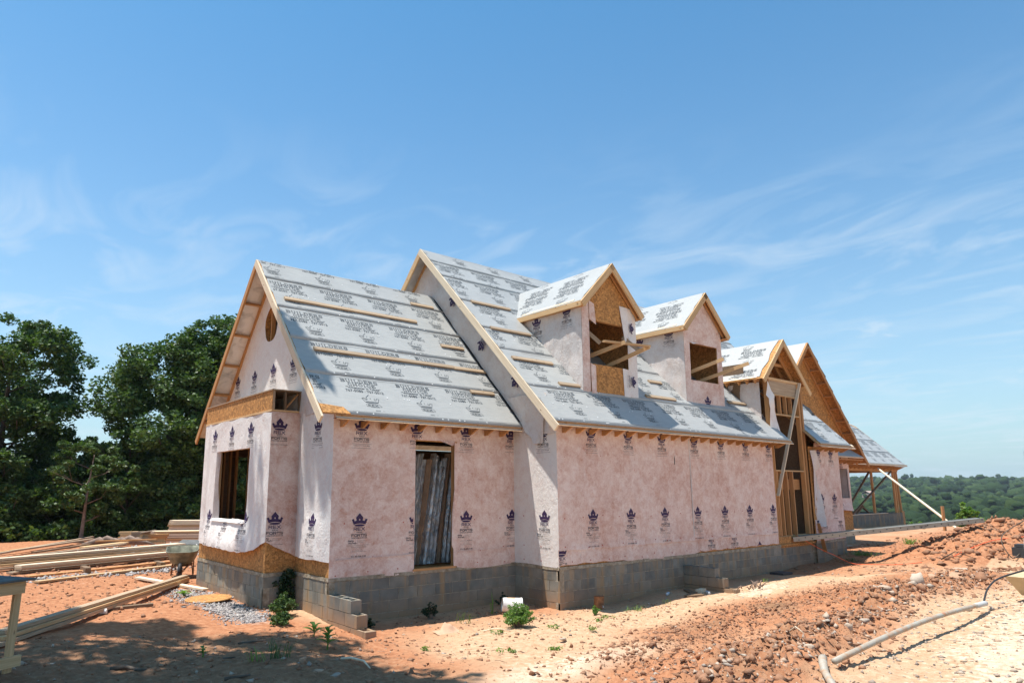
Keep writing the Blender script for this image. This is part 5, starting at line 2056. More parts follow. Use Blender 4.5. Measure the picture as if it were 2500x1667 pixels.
# ---- rear wing with the open porch at the far right
WG = put('rear_wing', MB().box((18.0, 7.1, -1.0), (29.0, 7.3, 2.75)).box((18.0, 12.8, -1.0), (29.0, 13.0, 2.75)).box((28.8, 7.3, -1.0), (29.0, 12.8, 2.75)), 'wrap_pink', H)
ey, ez = 6.55, 2.90
ry, rz = 10.0, 6.35
nr = Vector((0, -1, 1)).normalized()
xr = 36.9
put('roof_deck', MB().prism([(18, ey, ez), (xr, ey, ez), (xr - .3, ry - .9, rz - .9), (xr - 3.3, ry, rz), (18, ry, rz)], -nr * .03), 'osb', WG)
put('roof_deck', MB().prism([(18, 2 * ry - ey, ez), (xr, 2 * ry - ey, ez), (xr - 3.3, ry, rz), (18, ry, rz)], Vector((0, 1, 1)).normalized() * -.03), 'osb', WG)
put('roof_deck', MB().prism([(xr, ey, ez), (xr, 2 * ry - ey, ez), (xr - 3.3, ry, rz)], (-.03, 0, -.03)), 'osb', WG)
roof_plane('r5', (0, ey, ez), (1, 0, 0), (0, .7071, .7071), nr, [0, 1.1, 2.2, 3.3, 4.2], lambda s: 18.0, lambda s: xr - .05 - (.10 * s if s < 3.3 else (s - 3.3) * 1.2 + .33), [30.1, 30.5, 30.0, 30.6], WG if False else H, seed=9)
beam('eave_board', (18, ey - .01, ez - .02), (xr + .05, ey - .01, ez - .02), .06, .10, 'lumber_pale', H)
beam('porch_beam', (28.8, 7.1, 2.62), (36.8, 7.1, 2.62), .12, .22, 'lumber_orange', H)
beam('porch_beam', (36.6, 7.1, 2.62), (36.6, 12.8, 2.62), .12, .22, 'lumber_orange', H)
for x_ in np.arange(29.2, 37.0, .5):
    put('rafter_tail', MB().prism([(x_, ey + .02, ez - .08), (x_, ey + .5, ez - .08), (x_, ey + .5, ez - .30)], (.05, 0, 0)), 'lumber_orange', H)
for x_, w in ((33.05, .14), (36.15, .12), (36.42, .12), (36.66, .13)):
    beam('porch_post', (x_ + (.25 if x_ > 36.5 else 0), 7.1, .08), (x_, 7.1, 2.55), w, .10, 'lumber_orange', H, up=(0, 1, 0))
for a, b_ in (((29.6, 7.2, .3), (33.1, 7.2, 2.5)), ((29.9, 7.0, .15), (35.7, 7.0, 2.55))):
    beam('porch_brace', a, b_, .05, .11, 'lumber_dark', H, up=(0, 1, 0))
put('porch_wall', MB().box((28.9, 7.0, -1.2), (36.85, 7.2, .08)).box((36.65, 7.2, -1.2), (36.85, 12.8, .08)), 'block', H)
put('porch_coping', MB().box((28.9, 6.98, .085), (34.6, 7.22, .115)), 'lumber_pale', H)
put('porch_floor', MB().box((28.9, 7.2, -.05), (36.65, 12.8, .0)), 'concrete_floor', H)
beam('loose_board', (31.6, 7.5, .1), (32.5, 7.5, .55), .1, .08, 'lumber_dark', H)
beam('loose_board', (32.3, 7.5, .55), (33.2, 7.5, .15), .1, .08, 'lumber_dark', H)

# ---- boxed truss beam over the bay
BB = MB().box((XC, YB + .015, 2.99), (XC + .015, YL, 3.35))
bx = put('boxed_beam', BB, 'osb', H)
put('beam_cap', MB().box((XC - .02, YB - .02, 3.352), (-B_ + .0, YL + .0, 3.375)), 'lumber_gray', bx)
put('beam_base', MB().box((XC - .015, YB - .015, 2.95), (-B_, YL, 2.985)), 'lumber_new', bx)
for x_ in (XC + .02, XC + .25, -B_ - .04):
    beam('web_post', (x_ + .01, YB + .04, 2.99), (x_ + .01, YB + .04, 3.35), .04, .07, 'lumber_dark' if x_ > XC + .1 else 'lumber_gray', bx, up=(0, 1, 0))
beam('web_brace', (XC + .28, YB + .06, 3.02), (-B_ - .06, YB + .06, 3.32), .03, .04, 'lumber_orange', bx, up=(0, 1, 0))
put('wrap_flap', MB().prism([(-B_ - .02, YB - .05, 3.42), (-B_ - .03, YB - .55, 3.25), (-B_ - .03, YB - .72, 2.90), (-B_ - .03, YB - .2, 2.86), (-B_ - .04, YB - .02, 2.95)], (-.006, 0, 0)), 'wrap_gray', H)

# ---- foil-wrapped duct boards standing behind the door
DU = empty('insulation_bundle', (-1.9, 2.4, 0), 'bundle of foil-faced ribbed boards leaning inside the dark doorway', 'insulation')
rd_ = random.Random(9)
x0 = -2.80
i = 0
while x0 < -1.02:
    wd = rd_.uniform(.075, .135)
    V, Fc = [], []
    ph_ = rd_.random() * 6
    dp = rd_.uniform(.05, .09)
    for j in range(29):
        t = j / 28
        z = .03 + t * (2.12 + .08 * math.sin(i * 1.7))
        lean = .27 * t - .02 * math.sin(t * 3 + ph_)
        sq_ = 1 - .45 * math.exp(-((t - .30) / .015) ** 2)
        for k, (a, d_) in enumerate(((-.5, .05), (-.46, -.01), (-.05, -dp), (.30, -dp * .8), (.36, .0), (.5, .05))):
            V.append((x0 + lean + a * wd * sq_ + .004 * math.sin(j * 1.3 + k), 1.95 + d_ * sq_ + .008 * math.sin(j * 2.1 + i + k), z))
        if j:
            for k in range(5):
                q = (j - 1) * 6 + k
                Fc.append((q, q + 1, q + 7, q + 6))
    put('foil_board', (V, Fc), 'cardboard_brown' if i % 5 == 2 else 'foil', DU, smooth=False)
    x0 += wd * .98
    i += 1
_t = text2d('WINDSOR')
put('printed_mark', MB().add([(-1.42 - (p[1] - .5) * .075 + (p[0] * .5) * .05, 1.895, 1.72 + p[0] * .5) for p in _t[0]], _t[1]), 'print_black', DU, kind='stuff')

# toothed stub walls of hollow block
stub(-B_, A, -.064 - .203, (.81, 1.05, 1.30, 1.50))
stub(4.03, 0, -.064 - .170, (.81, 1.05, 1.28))

# ================================================================== everything round the house
def P3(x, y, dz=0.0):
    return Vector((x, y, gz(x, y) + dz))


def leaves_mesh(centres, radii, per, size, flat=1.0, rs=None, aspect=1.8, droop=0.0):
    """many small folded leaf faces scattered through clumps (numpy)"""
    r = rs or rng
    centres = np.asarray(centres)
    radii = np.asarray(radii)
    idx = np.repeat(np.arange(len(centres)), per)
    n = len(idx)
    d = r.normal(size=(n, 3))
    d /= np.linalg.norm(d, axis=1)[:, None]
    rad = r.random(n) ** 0.45
    p = centres[idx] + d * (rad * radii[idx])[:, None] * np.array([1, 1, flat])
    a = r.normal(size=(n, 3))
    a[:, 2] *= .6
    a[:, 2] -= droop
    a /= np.linalg.norm(a, axis=1)[:, None]
    b = np.cross(a, r.normal(size=(n, 3)))
    b /= np.linalg.norm(b, axis=1)[:, None]
    sz = size * (0.6 + .8 * r.random(n))[:, None]
    V = np.stack([p - a * sz * aspect / 2, p + b * sz * .5, p + a * sz * aspect / 2, p - b * sz * .5], 1).reshape(-1, 3)
    Fq = np.arange(n * 4).reshape(-1, 4)
    return V, Fq


def tree(name, x, y, top, crown_r, label, group, base=None, n_clump=90, per=70, leaf='leaf_oak', size=.15, zlo=.35, seed=0, lean=(0, 0), bark='bark', trunk_r=.2, cat='tree'):
    r = np.random.default_rng(seed + 100)
    rd = random.Random(seed)
    zb = gz(x, y) if base is None else base
    h = top - zb
    T = empty(name, (x, y, zb), label, cat, group)
    mb = MB()
    tx, ty = x + lean[0], y + lean[1]
    pts = []
    for i in range(9):
        t = i / 8
        pts.append((x + lean[0] * t + .05 * h * .12 * math.sin(t * 5 + seed), y + lean[1] * t + .05 * h * .12 * math.cos(t * 4 + seed), zb - .2 + (h * .86 + .2) * t))
    mb.tube(pts, [trunk_r * (1 - .85 * i / 8) * (1.35 if i == 0 else 1) for i in range(9)], 7)
    cs_, rr = [], []
    nb = 16 if n_clump > 50 else 8
    tips = []
    for i in range(nb):
        t = zlo * .8 + (.95 - zlo * .8) * (i + .5) / nb
        bx, by, bz = [np.interp(t, np.linspace(0, 1, 9), [p[k] for p in pts]) for k in range(3)]
        an = i * 2.4 + rd.random()
        prof = math.sin(math.pi * min(1, max(.08, (t - zlo * .6) / (1.08 - zlo * .6)))) ** .6
        L = crown_r * prof * (.75 + .4 * rd.random())
        rise = L * (.35 + .5 * rd.random())
        e = (bx + math.cos(an) * L, by + math.sin(an) * L, bz + rise)
        m_ = (bx + math.cos(an + .2) * L * .5, by + math.sin(an + .2) * L * .5, bz + rise * .35)
        rb = trunk_r * (1 - .8 * t) * .5
        mb.tube([(bx, by, bz), m_, e], [rb, rb * .6, rb * .15], 5)
        tips.append((m_, e))
        for q in range(2):
            a2 = an + (q - .5) * 1.6
            e2 = (m_[0] + math.cos(a2) * L * .5, m_[1] + math.sin(a2) * L * .5, m_[2] + L * .4)
            mb.tube([m_, e2], [rb * .45, rb * .1], 4)
            tips.append((m_, e2))
    put('trunk', mb, bark, T, smooth=True)
    for i in range(n_clump):
        a_, b_ = tips[rd.randrange(len(tips))]
        t = .45 + .65 * rd.random()
        jit = crown_r * .13
        cs_.append([a_[k] + (b_[k] - a_[k]) * t + rd.gauss(0, jit) for k in range(3)])
        rr.append(crown_r * (.11 + .12 * rd.random()))
    # rounded leafy canopy shell of clumps over the limbs
    zc_ = zb + h * (.5 + zlo * .5)
    rz_ = max(crown_r * .8, (top - zc_))
    for i in range(int(n_clump * .7)):
        a_ = rd.random() * 6.283
        u_ = rd.uniform(-.75, 1)
        q_ = math.sqrt(max(0, 1 - u_ * u_))
        k_ = rd.uniform(.72, .96) * (1 + .18 * math.sin(a_ * 3 + seed) * q_)
        if sf(a_ * 1.3 + seed, u_ * 2.2, 7, 2) < -.16:
            continue
        cs_.append([tx + math.cos(a_) * q_ * crown_r * k_, ty + math.sin(a_) * q_ * crown_r * k_, zc_ + u_ * rz_ * k_])
        rr.append(crown_r * rd.uniform(.12, .22))
    V, Fq = leaves_mesh(cs_, rr, int(per * 1.75), size * .64, .7, r)
    put('crown', (V, Fq), leaf, T)
    return T


GW = 'trees of the wood beyond the lumber'
tree('oak_tree', -7.4, 27.0, 9.6, 2.9, 'tall open-crowned tree at the left edge with sky showing through its branches', GW, -4.5, 250, 80, seed=1, zlo=.42, trunk_r=.26)
tree('oak_tree', -9.2, 29.0, 9.4, 3.2, 'tree cut by the left edge of the picture, behind the open-crowned one', GW, -4.5, 190, 80, seed=2, zlo=.42, trunk_r=.24)
tree('oak_tree', -1.1, 24.6, 9.6, 3.0, 'broad dense dark tree in the middle of the wood, left of the house gable', GW, -4.5, 330, 85, seed=3, zlo=.25, trunk_r=.28)
tree('oak_tree', 0.9, 23.6, 10.4, 2.7, 'tallest tree of the wood, its crown rising right beside the gable rake', GW, -4.0, 270, 85, seed=4, zlo=.25, trunk_r=.26)
tree('oak_tree', 3.0, 24.8, 11.0, 3.0, 'tree whose crown is half hidden behind the left gable roof', GW, -4.0, 230, 85, seed=5, zlo=.3, trunk_r=.25)
tree('understorey_tree', -4.0, 25.5, 3.9, 2.0, 'lower leafy tree filling the dip between the two tall crowns', GW, -3.5, 110, 90, 'leaf_light', .14, .25, 6)
tree('understorey_tree', -2.9, 23.5, 4.4, 2.0, 'mid-height tree in front of the broad dense one', GW, -3.0, 90, 90, 'leaf_oak', .14, .2, 7)
tree('sapling_tree', -4.9, 21.5, 3.6, 1.4, 'thin pale-barked tree at the edge of the clearing with light leaves low down', GW, -.45, 45, 80, 'leaf_light', .12, .25, 8, (.25, 0), 'bark_pale', .085)
tree('understorey_tree', -7.6, 24.5, 2.9, 2.3, 'shaded bushy tree at the far left behind the board piles', GW, -2.5, 90, 85, 'leaf_oak', .14, .1, 9)
k = 10
for (x, y, t_, r_) in ((-9.5, 26, 3.4, 2.4), (-5.8, 25.0, 2.6, 2.2), (-4.2, 23.6, 2.0, 1.8), (-2.0, 25.5, 3.4, 2.4), (-1.2, 23.4, 2.4, 1.8), (0.4, 22.8, 3.0, 1.9), (1.6, 24.5, 4.8, 2.4), (3.6, 22.8, 3.0, 2.0), (5.5, 26, 7, 2.8), (9, 27, 7.5, 3), (-13, 27, 6, 3)):
    tree('forest_tree', x, y, t_, r_, 'dark shaded tree standing in the depth of the wood behind the clearing', 'shaded trees in the depth of the wood', -3.5, 70, 80, 'leaf_oak', .15, .05, k)
    k += 1
# second row that closes the wood
cs_, rr = [], []
for i in range(240):
    cs_.append((rng.uniform(-30, 24), rng.uniform(29, 38), rng.uniform(-5, 1.0)))
    rr.append(1.3)
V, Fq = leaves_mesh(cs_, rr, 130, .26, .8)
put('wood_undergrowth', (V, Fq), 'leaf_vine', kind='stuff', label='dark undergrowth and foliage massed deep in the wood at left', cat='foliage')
cs_ = [(rng.uniform(-10, 5), 22.2 + rng.random() * 1.2, -.5 + rng.random() * .6) for i in range(170)]
V, Fq = leaves_mesh(cs_, [.45] * 170, 70, .11, .8)
put('edge_undergrowth', (V, Fq), 'leaf_oak', kind='stuff', label='low green brush along the edge of the clearing behind the boards', cat='brush')
# the big oak beside the photographer whose crown shades the ground at lower left and the corner of the roof
def shade_oak():
    """tall oak standing left of the camera; its high limbs reach over the yard and shade it"""
    bx0, by0 = -14.2, 1.0
    zb = gz(bx0, by0)
    T = empty('oak_tree', (bx0, by0, zb), 'large oak left of the picture that throws the dappled shade at lower left', 'tree')
    mb = MB()
    mb.tube([(bx0, by0, zb - .3), (bx0 + .1, by0, zb + 4), (bx0 + .5, by0 + .2, zb + 9), (bx0 + .9, by0 + .4, zb + 15), (bx0 + 1.1, by0 + .3, zb + 20)], [.55, .42, .34, .22, .06], 9)
    rr_ = random.Random(3)
    cs_, rad_ = [], []
    dirs = (-.225, .16)
    # places on the ground and on the roof corner that lie in the oak's shade
    G_ = []
    for i in range(470):
        gx_, gy_ = rr_.uniform(-13.5, -5.3), rr_.uniform(-7.5, 2.4)
        if gx_ > -5.9 and gy_ > -.2 or gy_ > 1.2 and gx_ > -7.6 + .9 or (gx_ + 9) ** 2 + (gy_ - 4) ** 2 < 4:
            continue
        if sf(gx_ * .75, gy_ * 1.1, 71, 2) > .20:
            continue
        G_.append((gx_, gy_, -.4))
    G_ += [(-4.55, 2.1, 4.0), (-4.5, 1.75, 3.6), (-4.65, 2.6, 4.5), (-4.85, 3.3, .2), (-4.85, 3.0, -.1), (-5.6, .6, -.6), (-5.0, .2, -.6), (-5.2, -.9, -.5)]
    for g_ in G_:
        h_ = 10.5 + rr_.random() * 2.5
        while True:
            p_ = (g_[0] + dirs[0] * h_, g_[1] + dirs[1] * h_, g_[2] + h_)
            fw = (p_[0] + 9.763) * .622 + (p_[1] + 9.603) * .782
            if p_[2] > 1.5 + 1.02 * fw + 1.0 or h_ > 26:
                break
            h_ += .5
        cs_.append(p_)
        rad_.append((.42 + .25 * rr_.random()) if g_[2] < 1 else .36)
    hub = Vector((bx0 + .8, by0 + .3, zb + 12.5))
    for i in range(22):
        e = Vector(cs_[int(i * len(cs_) / 22)])
        if e.z < hub.z + .5:
            e.z = hub.z + .5
        m_ = hub + (e - hub) * .5 + Vector((0, 0, .9))
        mb.tube([hub, m_, e], [.12, .07, .015], 5)
    put('trunk', mb, 'bark', T, smooth=True)
    V, Fq = leaves_mesh(cs_, rad_, 75, .15, .6)
    put('crown', (V, Fq), 'leaf_oak', T)


shade_oak()

# ---- distant forest as one mass
def ico1():
    t = (1 + 5 ** .5) / 2
    v = np.array([(-1, t, 0), (1, t, 0), (-1, -t, 0), (1, -t, 0), (0, -1, t), (0, 1, t), (0, -1, -t), (0, 1, -t), (t, 0, -1), (t, 0, 1), (-t, 0, -1), (-t, 0, 1)], float)
    v /= np.linalg.norm(v[0])
    f = [(0, 11, 5), (0, 5, 1), (0, 1, 7), (0, 7, 10), (0, 10, 11), (1, 5, 9), (5, 11, 4), (11, 10, 2), (10, 7, 6), (7, 1, 8), (3, 9, 4), (3, 4, 2), (3, 2, 6), (3, 6, 8), (3, 8, 9), (4, 9, 5), (2, 4, 11), (6, 2, 10), (8, 6, 7), (9, 8, 1)]
    return v, f


def subd(v, f):
    v = [tuple(q) for q in v]
    mid = {}
    def m(a, b):
        k_ = (min(a, b), max(a, b))
        if k_ not in mid:
            q = (np.array(v[a]) + np.array(v[b])) / 2
            q /= np.linalg.norm(q)
            mid[k_] = len(v)
            v.append(tuple(q))
        return mid[k_]
    out = []
    for a, b, c_ in f:
        ab, bc, ca = m(a, b), m(b, c_), m(c_, a)
        out += [(a, ab, ca), (b, bc, ab), (c_, ca, bc), (ab, bc, ca)]
    return np.array(v), out


OV8 = np.array([(1, 0, 0), (-1, 0, 0), (0, 1, 0), (0, -1, 0), (0, 0, 1), (0, 0, -1)], float)
OF8 = [(0, 2, 4), (2, 1, 4), (1, 3, 4), (3, 0, 4), (2, 0, 5), (1, 2, 5), (3, 1, 5), (0, 3, 5)]
IV, IF = ico1()
IV2, IF2 = subd(IV, IF)


def scatter(P, R, base, faces, jitter=.25, flat=1.0, r=rng):
    P, R = np.asarray(P, float), np.asarray(R, float)
    n, k_ = len(P), len(base)
    an = r.random(n) * 6.283
    ca, sa = np.cos(an)[:, None], np.sin(an)[:, None]
    bx, by, bz = base[:, 0][None], base[:, 1][None], base[:, 2][None]
    V = np.stack([bx * ca - by * sa, bx * sa + by * ca, bz * flat + 0 * ca], 2)
    V = V * (1 + jitter * r.normal(size=(n, k_, 1)))
    sq = .7 + .6 * r.random((n, 1, 3))
    if k_ < 10:
        V = V + .30 * r.normal(size=V.shape)
    V = V * sq * R[:, None, None] + P[:, None, :]
    F_ = np.asarray(faces)[None] + (np.arange(n) * k_)[:, None, None]
    return V.reshape(-1, 3), F_.reshape(-1, 3)


C2 = np.array((-9.763, -9.603))
pts, rad = [], []
# bearings measured from the site; rows of crowns going away over the valley
sub_p, sub_r = [], []
for D0, D1, n, rr_, t0, t1 in ((135, 300, 900, 2.6, 9, 26), (300, 700, 2200, 3.5, 10, 26), (700, 1500, 2200, 5.8, 10, 26), (130, 500, 350, 5, -45, 7), (500, 1500, 350, 12, -45, 9), (130, 500, 350, 5, 29, 75), (500, 1500, 450, 12, 28, 100)):
    D_ = np.sqrt(rng.random(n) * (D1 ** 2 - D0 ** 2) + D0 ** 2)
    th = np.radians(rng.uniform(t0, t1, n))
    X_, Y_ = C2[0] + D_ * np.cos(th), C2[1] + D_ * np.sin(th)
    e_ = np.sqrt(np.maximum(0, Y_ - 24) ** 2 + np.maximum(0, X_ - 38) ** 2)
    ok = (e_ > 30) & ~((Y_ > 20) & (X_ < 30) & (D_ < 120))
    X_, Y_ = X_[ok], Y_[ok]
    Z_ = G(X_, Y_, False)
    r_ = rr_ * (.6 + .8 * rng.random(len(X_)))
    hh = 2.0 + r_ * (.8 + .7 * rng.random(len(X_)))
    c_ = np.stack([X_, Y_, Z_ + hh], 1)
    if D0 == 700:
        sub_p.append(c_)
        sub_r.append(r_)
    else:
        pts.append(c_)
        rad.append(r_)
    for q in range(4 if D1 < 1000 and 0 < t0 < 10 else 2):
        o_ = rng.normal(size=(len(X_), 3)) * r_[:, None] * np.array([.62, .62, .42])
        sub_p.append(c_ + o_ + np.array([0, 0, .2]) * r_[:, None])
        sub_r.append(r_ * .5)
V, Fq = scatter(np.concatenate(pts), np.concatenate(rad), IV2, IF2, .13, .85)
V2_, F2_ = scatter(np.concatenate(sub_p), np.concatenate(sub_r), IV, IF, .16, .8)
V, Fq = np.concatenate([V, V2_]), np.concatenate([Fq, F2_ + len(V)])
put('distant_forest', (V, Fq), 'forest', kind='stuff', smooth=False, label='wooded valley and ridge stretching to the horizon at right', cat='forest')
hv = MB().box((0, 0, 0), (14, 9, 5)).prism([(-.5, -.5, 5), (14.5, -.5, 5), (14.5, 4.5, 8), (-.5, 4.5, 8)], (0, 0, .2)).prism([(-.5, 9.5, 5), (14.5, 9.5, 5), (14.5, 4.5, 8), (-.5, 4.5, 8)], (0, 0, .2))
an = math.atan2(.782 - .622 * .577, .622 + .782 * .577)
hx, hy = C2[0] + 520 * math.cos(an), C2[1] + 520 * math.sin(an)
hz_ = 1.475 - 520 * 14 / 1647
put('distant_house', MB().add([(hx + v[0] * .55, hy + v[1] * .55, hz_ - 1 + v[2] * .55) for v in hv.v], hv.f), 'far_wall', label='tiny pale house among the far trees, seen under the porch', cat='house')
mx, my = C2[0] + 900 * math.cos(math.atan2(.782 - .622 * .81, .622 + .782 * .81)), C2[1] + 900 * math.sin(math.atan2(.782 - .622 * .81, .622 + .782 * .81))
put('radio_mast', MB().tube([(mx, my, -10), (mx, my, 40)], [.35, .15], 5), 'aluminium', label='thin radio mast on the skyline at far right', cat='mast')

# ---- loose stones, clods and gravel
def stones(name, n, fx, size, mt, label, cat, jitter=.30, big=3.2):
    x, y = fx(n)
    z = G(x, y)
    r_ = size * (.45 + rng.random(len(x)) ** 6 * big)
    V, Fq = scatter(np.stack([x, y, z + r_ * .12], 1), r_ * 1.15, OV8, OF8, jitter, .7)
    return put(name, (V, Fq), mt, kind='stuff', label=label, cat=cat)


def along(pts, w, n):
    P = np.array(pts)
    L = np.hypot(*(P[1:] - P[:-1]).T)
    i = rng.choice(len(L), n, p=L / L.sum())
    t = rng.random(n)
    q = P[i] + (P[i + 1] - P[i]) * t[:, None] + rng.normal(size=(n, 2)) * w
    return q[:, 0], q[:, 1]


stones('gravel', 9500, lambda n: (lambda a: (a[:, 0] * 13 - 4.5, -9 + a[:, 1] * 4.3 + (a[:, 0] * 1.0)))(rng.random((n, 2))), .0085, 'stone', 'pale gravel scattered over the sandy drive at lower right', 'gravel')
stones('berm_gravel', 1500, lambda n: along(BERM, .26, n), .014, 'stone', 'small stones mixed in the ridge of dirt along the drive', 'gravel')
stones('clods', 9000, lambda n: along(BERM, .34, n), .012, 'clod', 'crumbs of red clay along the dirt ridge', 'soil', .3)
stones('road_clods', 11000, lambda n: along(DIRT, .42, n), .0085, 'clod', 'crumbs of churned brown clay in the wheel tracks', 'soil', .3)
stones('pile_clods', 5000, lambda n: (rng.normal(15, 2.3, n), rng.normal(-3.7, 1.3, n)), .020, 'clod', 'lumps of red clay on the dirt pile at right', 'soil', .3)
stones('yard_crumbs', 9000, lambda n: (rng.uniform(-9.5, 2, n), rng.uniform(-5.5, 1.2, n)), .008, 'clod', 'crumbs of soil and grit on the shaded ground at left', 'soil', .3)
stones('yard_grit', 2600, lambda n: (rng.uniform(-9.5, 10, n), rng.uniform(-5, 1.0, n)), .008, 'stone', 'white grit on the red ground', 'gravel')
stones('left_grit', 5000, lambda n: (rng.uniform(-9.5, -3.6, n), rng.uniform(2.5, 12, n)), .012, 'clod', 'stony crumbs on the red clay at left', 'soil', .3)
stones('back_grit', 3500, lambda n: (rng.uniform(8, 24, n), rng.uniform(-3.5, 1.6, n)), .014, 'clod', 'crumbs of red clay beyond the entry', 'soil', .3)
stones('crushed_stone', 9000, lambda n: (rng.normal(-5.35, .22, n), rng.uniform(1.7, 6.0, n)), .009, 'crushed', 'strip of gray crushed stone against the corner of the house', 'gravel')
stones('crushed_stone_patch', 4000, lambda n: (rng.normal(-3.4, 1.6, n), rng.normal(14.5, 1.0, n)), .022, 'crushed', 'patch of gray crushed stone near the lumber stacks', 'gravel')
stones('crushed_stone_trail', 1400, lambda n: along([(-7.8, 8.3), (-4.4, 9.6)], .16, n), .016, 'crushed', 'thin trail of gray stone beside the long boards', 'gravel')


for nm_, n_, fx_, sz_, lb_ in (('clay_lumps', 520, along(BERM, .30, 520), .034, 'rough brown lumps of clay heaped along the ridge of dirt'), ('track_lumps', 520, along(DIRT, .40, 520), .020, 'rough lumps of churned clay between the wheel tracks'), ('pile_lumps', 420, (rng.normal(15, 2.2, 420), rng.normal(-3.8, 1.2, 420)), .07, 'larger lumps of clay on the dirt pile')):
    zz_ = G(*fx_)
    rr2 = sz_ * (.5 + 1.1 * rng.random(n_) ** 2)
    V, Fq = scatter(np.stack([fx_[0], fx_[1], zz_ + rr2 * .05], 1), rr2, IV, IF, .38, .6)
    put(nm_, (V, Fq), 'clod', kind='stuff', label=lb_, cat='soil')


def rock(x, y, r_, label, mt='stone', seed=0, sq=(1, 1, .7)):
    rr_ = np.random.default_rng(seed)
    v = IV2 * (1 + .17 * rr_.normal(size=(len(IV2), 1)))
    # planar chips
    for q in range(5):
        n_v = rr_.normal(size=3)
        n_v /= np.linalg.norm(n_v)
        d_ = v @ n_v
        v = v - np.outer(np.maximum(0, d_ - .55), n_v)
    v = v * np.array(sq) * r_ + np.array([x, y, gz(x, y) + r_ * sq[2] * .35])
    return put('rock', (v, np.array(IF2)), mt, label=label, cat='rock', group='rocks in the dirt')


for i, (x, y, r_, lb, sq) in enumerate((
        (4.76, -4.54, .17, 'pale tan boulder with a flat top at the far end of the stony ridge', (1.3, 1, .75)),
        (4.07, -4.82, .10, 'rounded orange-brown stone on the drive side of the ridge', (1.2, 1, .8)),
        (4.30, -4.60, .12, 'gray stone just left of the pale boulder', (1.2, .8, .7)),
        (7.12, -4.49, .20, 'big gray-tan chunk of broken concrete at the foot of the dirt pile', (1.4, 1, .5)),
        (7.24, -4.86, .15, 'ribbed brown lump beside the chunk of concrete', (1.2, 1, .7)),
        (8.3, -4.2, .18, 'flat gray slab lying highest on the ridge near the dirt pile', (1.6, 1, .35)),
        (6.2, -4.35, .14, 'dark gray rock between the concrete chunk and the slab', (1, 1, .8)),
        (.90, -5.15, .075, 'buff stone halfway down the ridge', (1.2, 1, .7)),
        (1.5, -4.95, .09, 'gray-brown stone above the buff one', (1.3, 1, .6)),
        (2.3, -4.75, .10, 'wide tan stone low in the ridge', (1.5, 1, .5)),
        (3.1, -4.62, .12, 'tan stone in the middle of the ridge', (1.2, .9, .7)),
        (-.51, -5.53, .07, 'small squarish gray stone beside the drive', (1, 1, .8)),
        (-2.2, -5.87, .065, 'gray cube-like stone at the lower end of the ridge', (1, 1, .9)),
        (-2.53, -5.9, .05, 'pale stone nearest the pipe joint', (1, 1, .8)),
        (-3.25, -6.1, .07, 'whitish rounded stone at the bottom of the picture', (1.2, 1, .8)),
        (-6.23, -2.05, .055, 'white stone in the shaded dirt left of the bent stick', (.8, 1, 1)),
        (-6.3, -2.56, .055, 'flat white stone near the bottom of the shaded dirt', (1.4, 1, .5)),
        (-6.21, -2.8, .05, 'gray-white stone lowest in the shaded dirt', (1.3, 1, .6)),
        (-2.42, -2.41, .05, 'pale pebble alone on the sandy track', (1.3, 1, .5)),
        (-4.4, -3.87, .05, 'reddish clod-like stone on the track near the bottom', (1, 1, .8)))):
    rock(x, y, r_, lb, 'clod' if 'orange' in lb or 'reddish' in lb or 'ribbed' in lb else 'stone', 50 + i, sq)


# ---- boards and stacks at the left
def board(x0, y0, x1, y1, z0, z1, w, h, mt, label, group, name='board'):
    a = Vector((x0, y0, gz(x0, y0) + z0 + h / 2))
    b_ = Vector((x1, y1, gz(x1, y1) + z1 + h / 2))
    return beam(name, a, b_, w, h, mt, None, label=label, cat='board', group=group)


GP = 'long boards stacked on the ground at left'
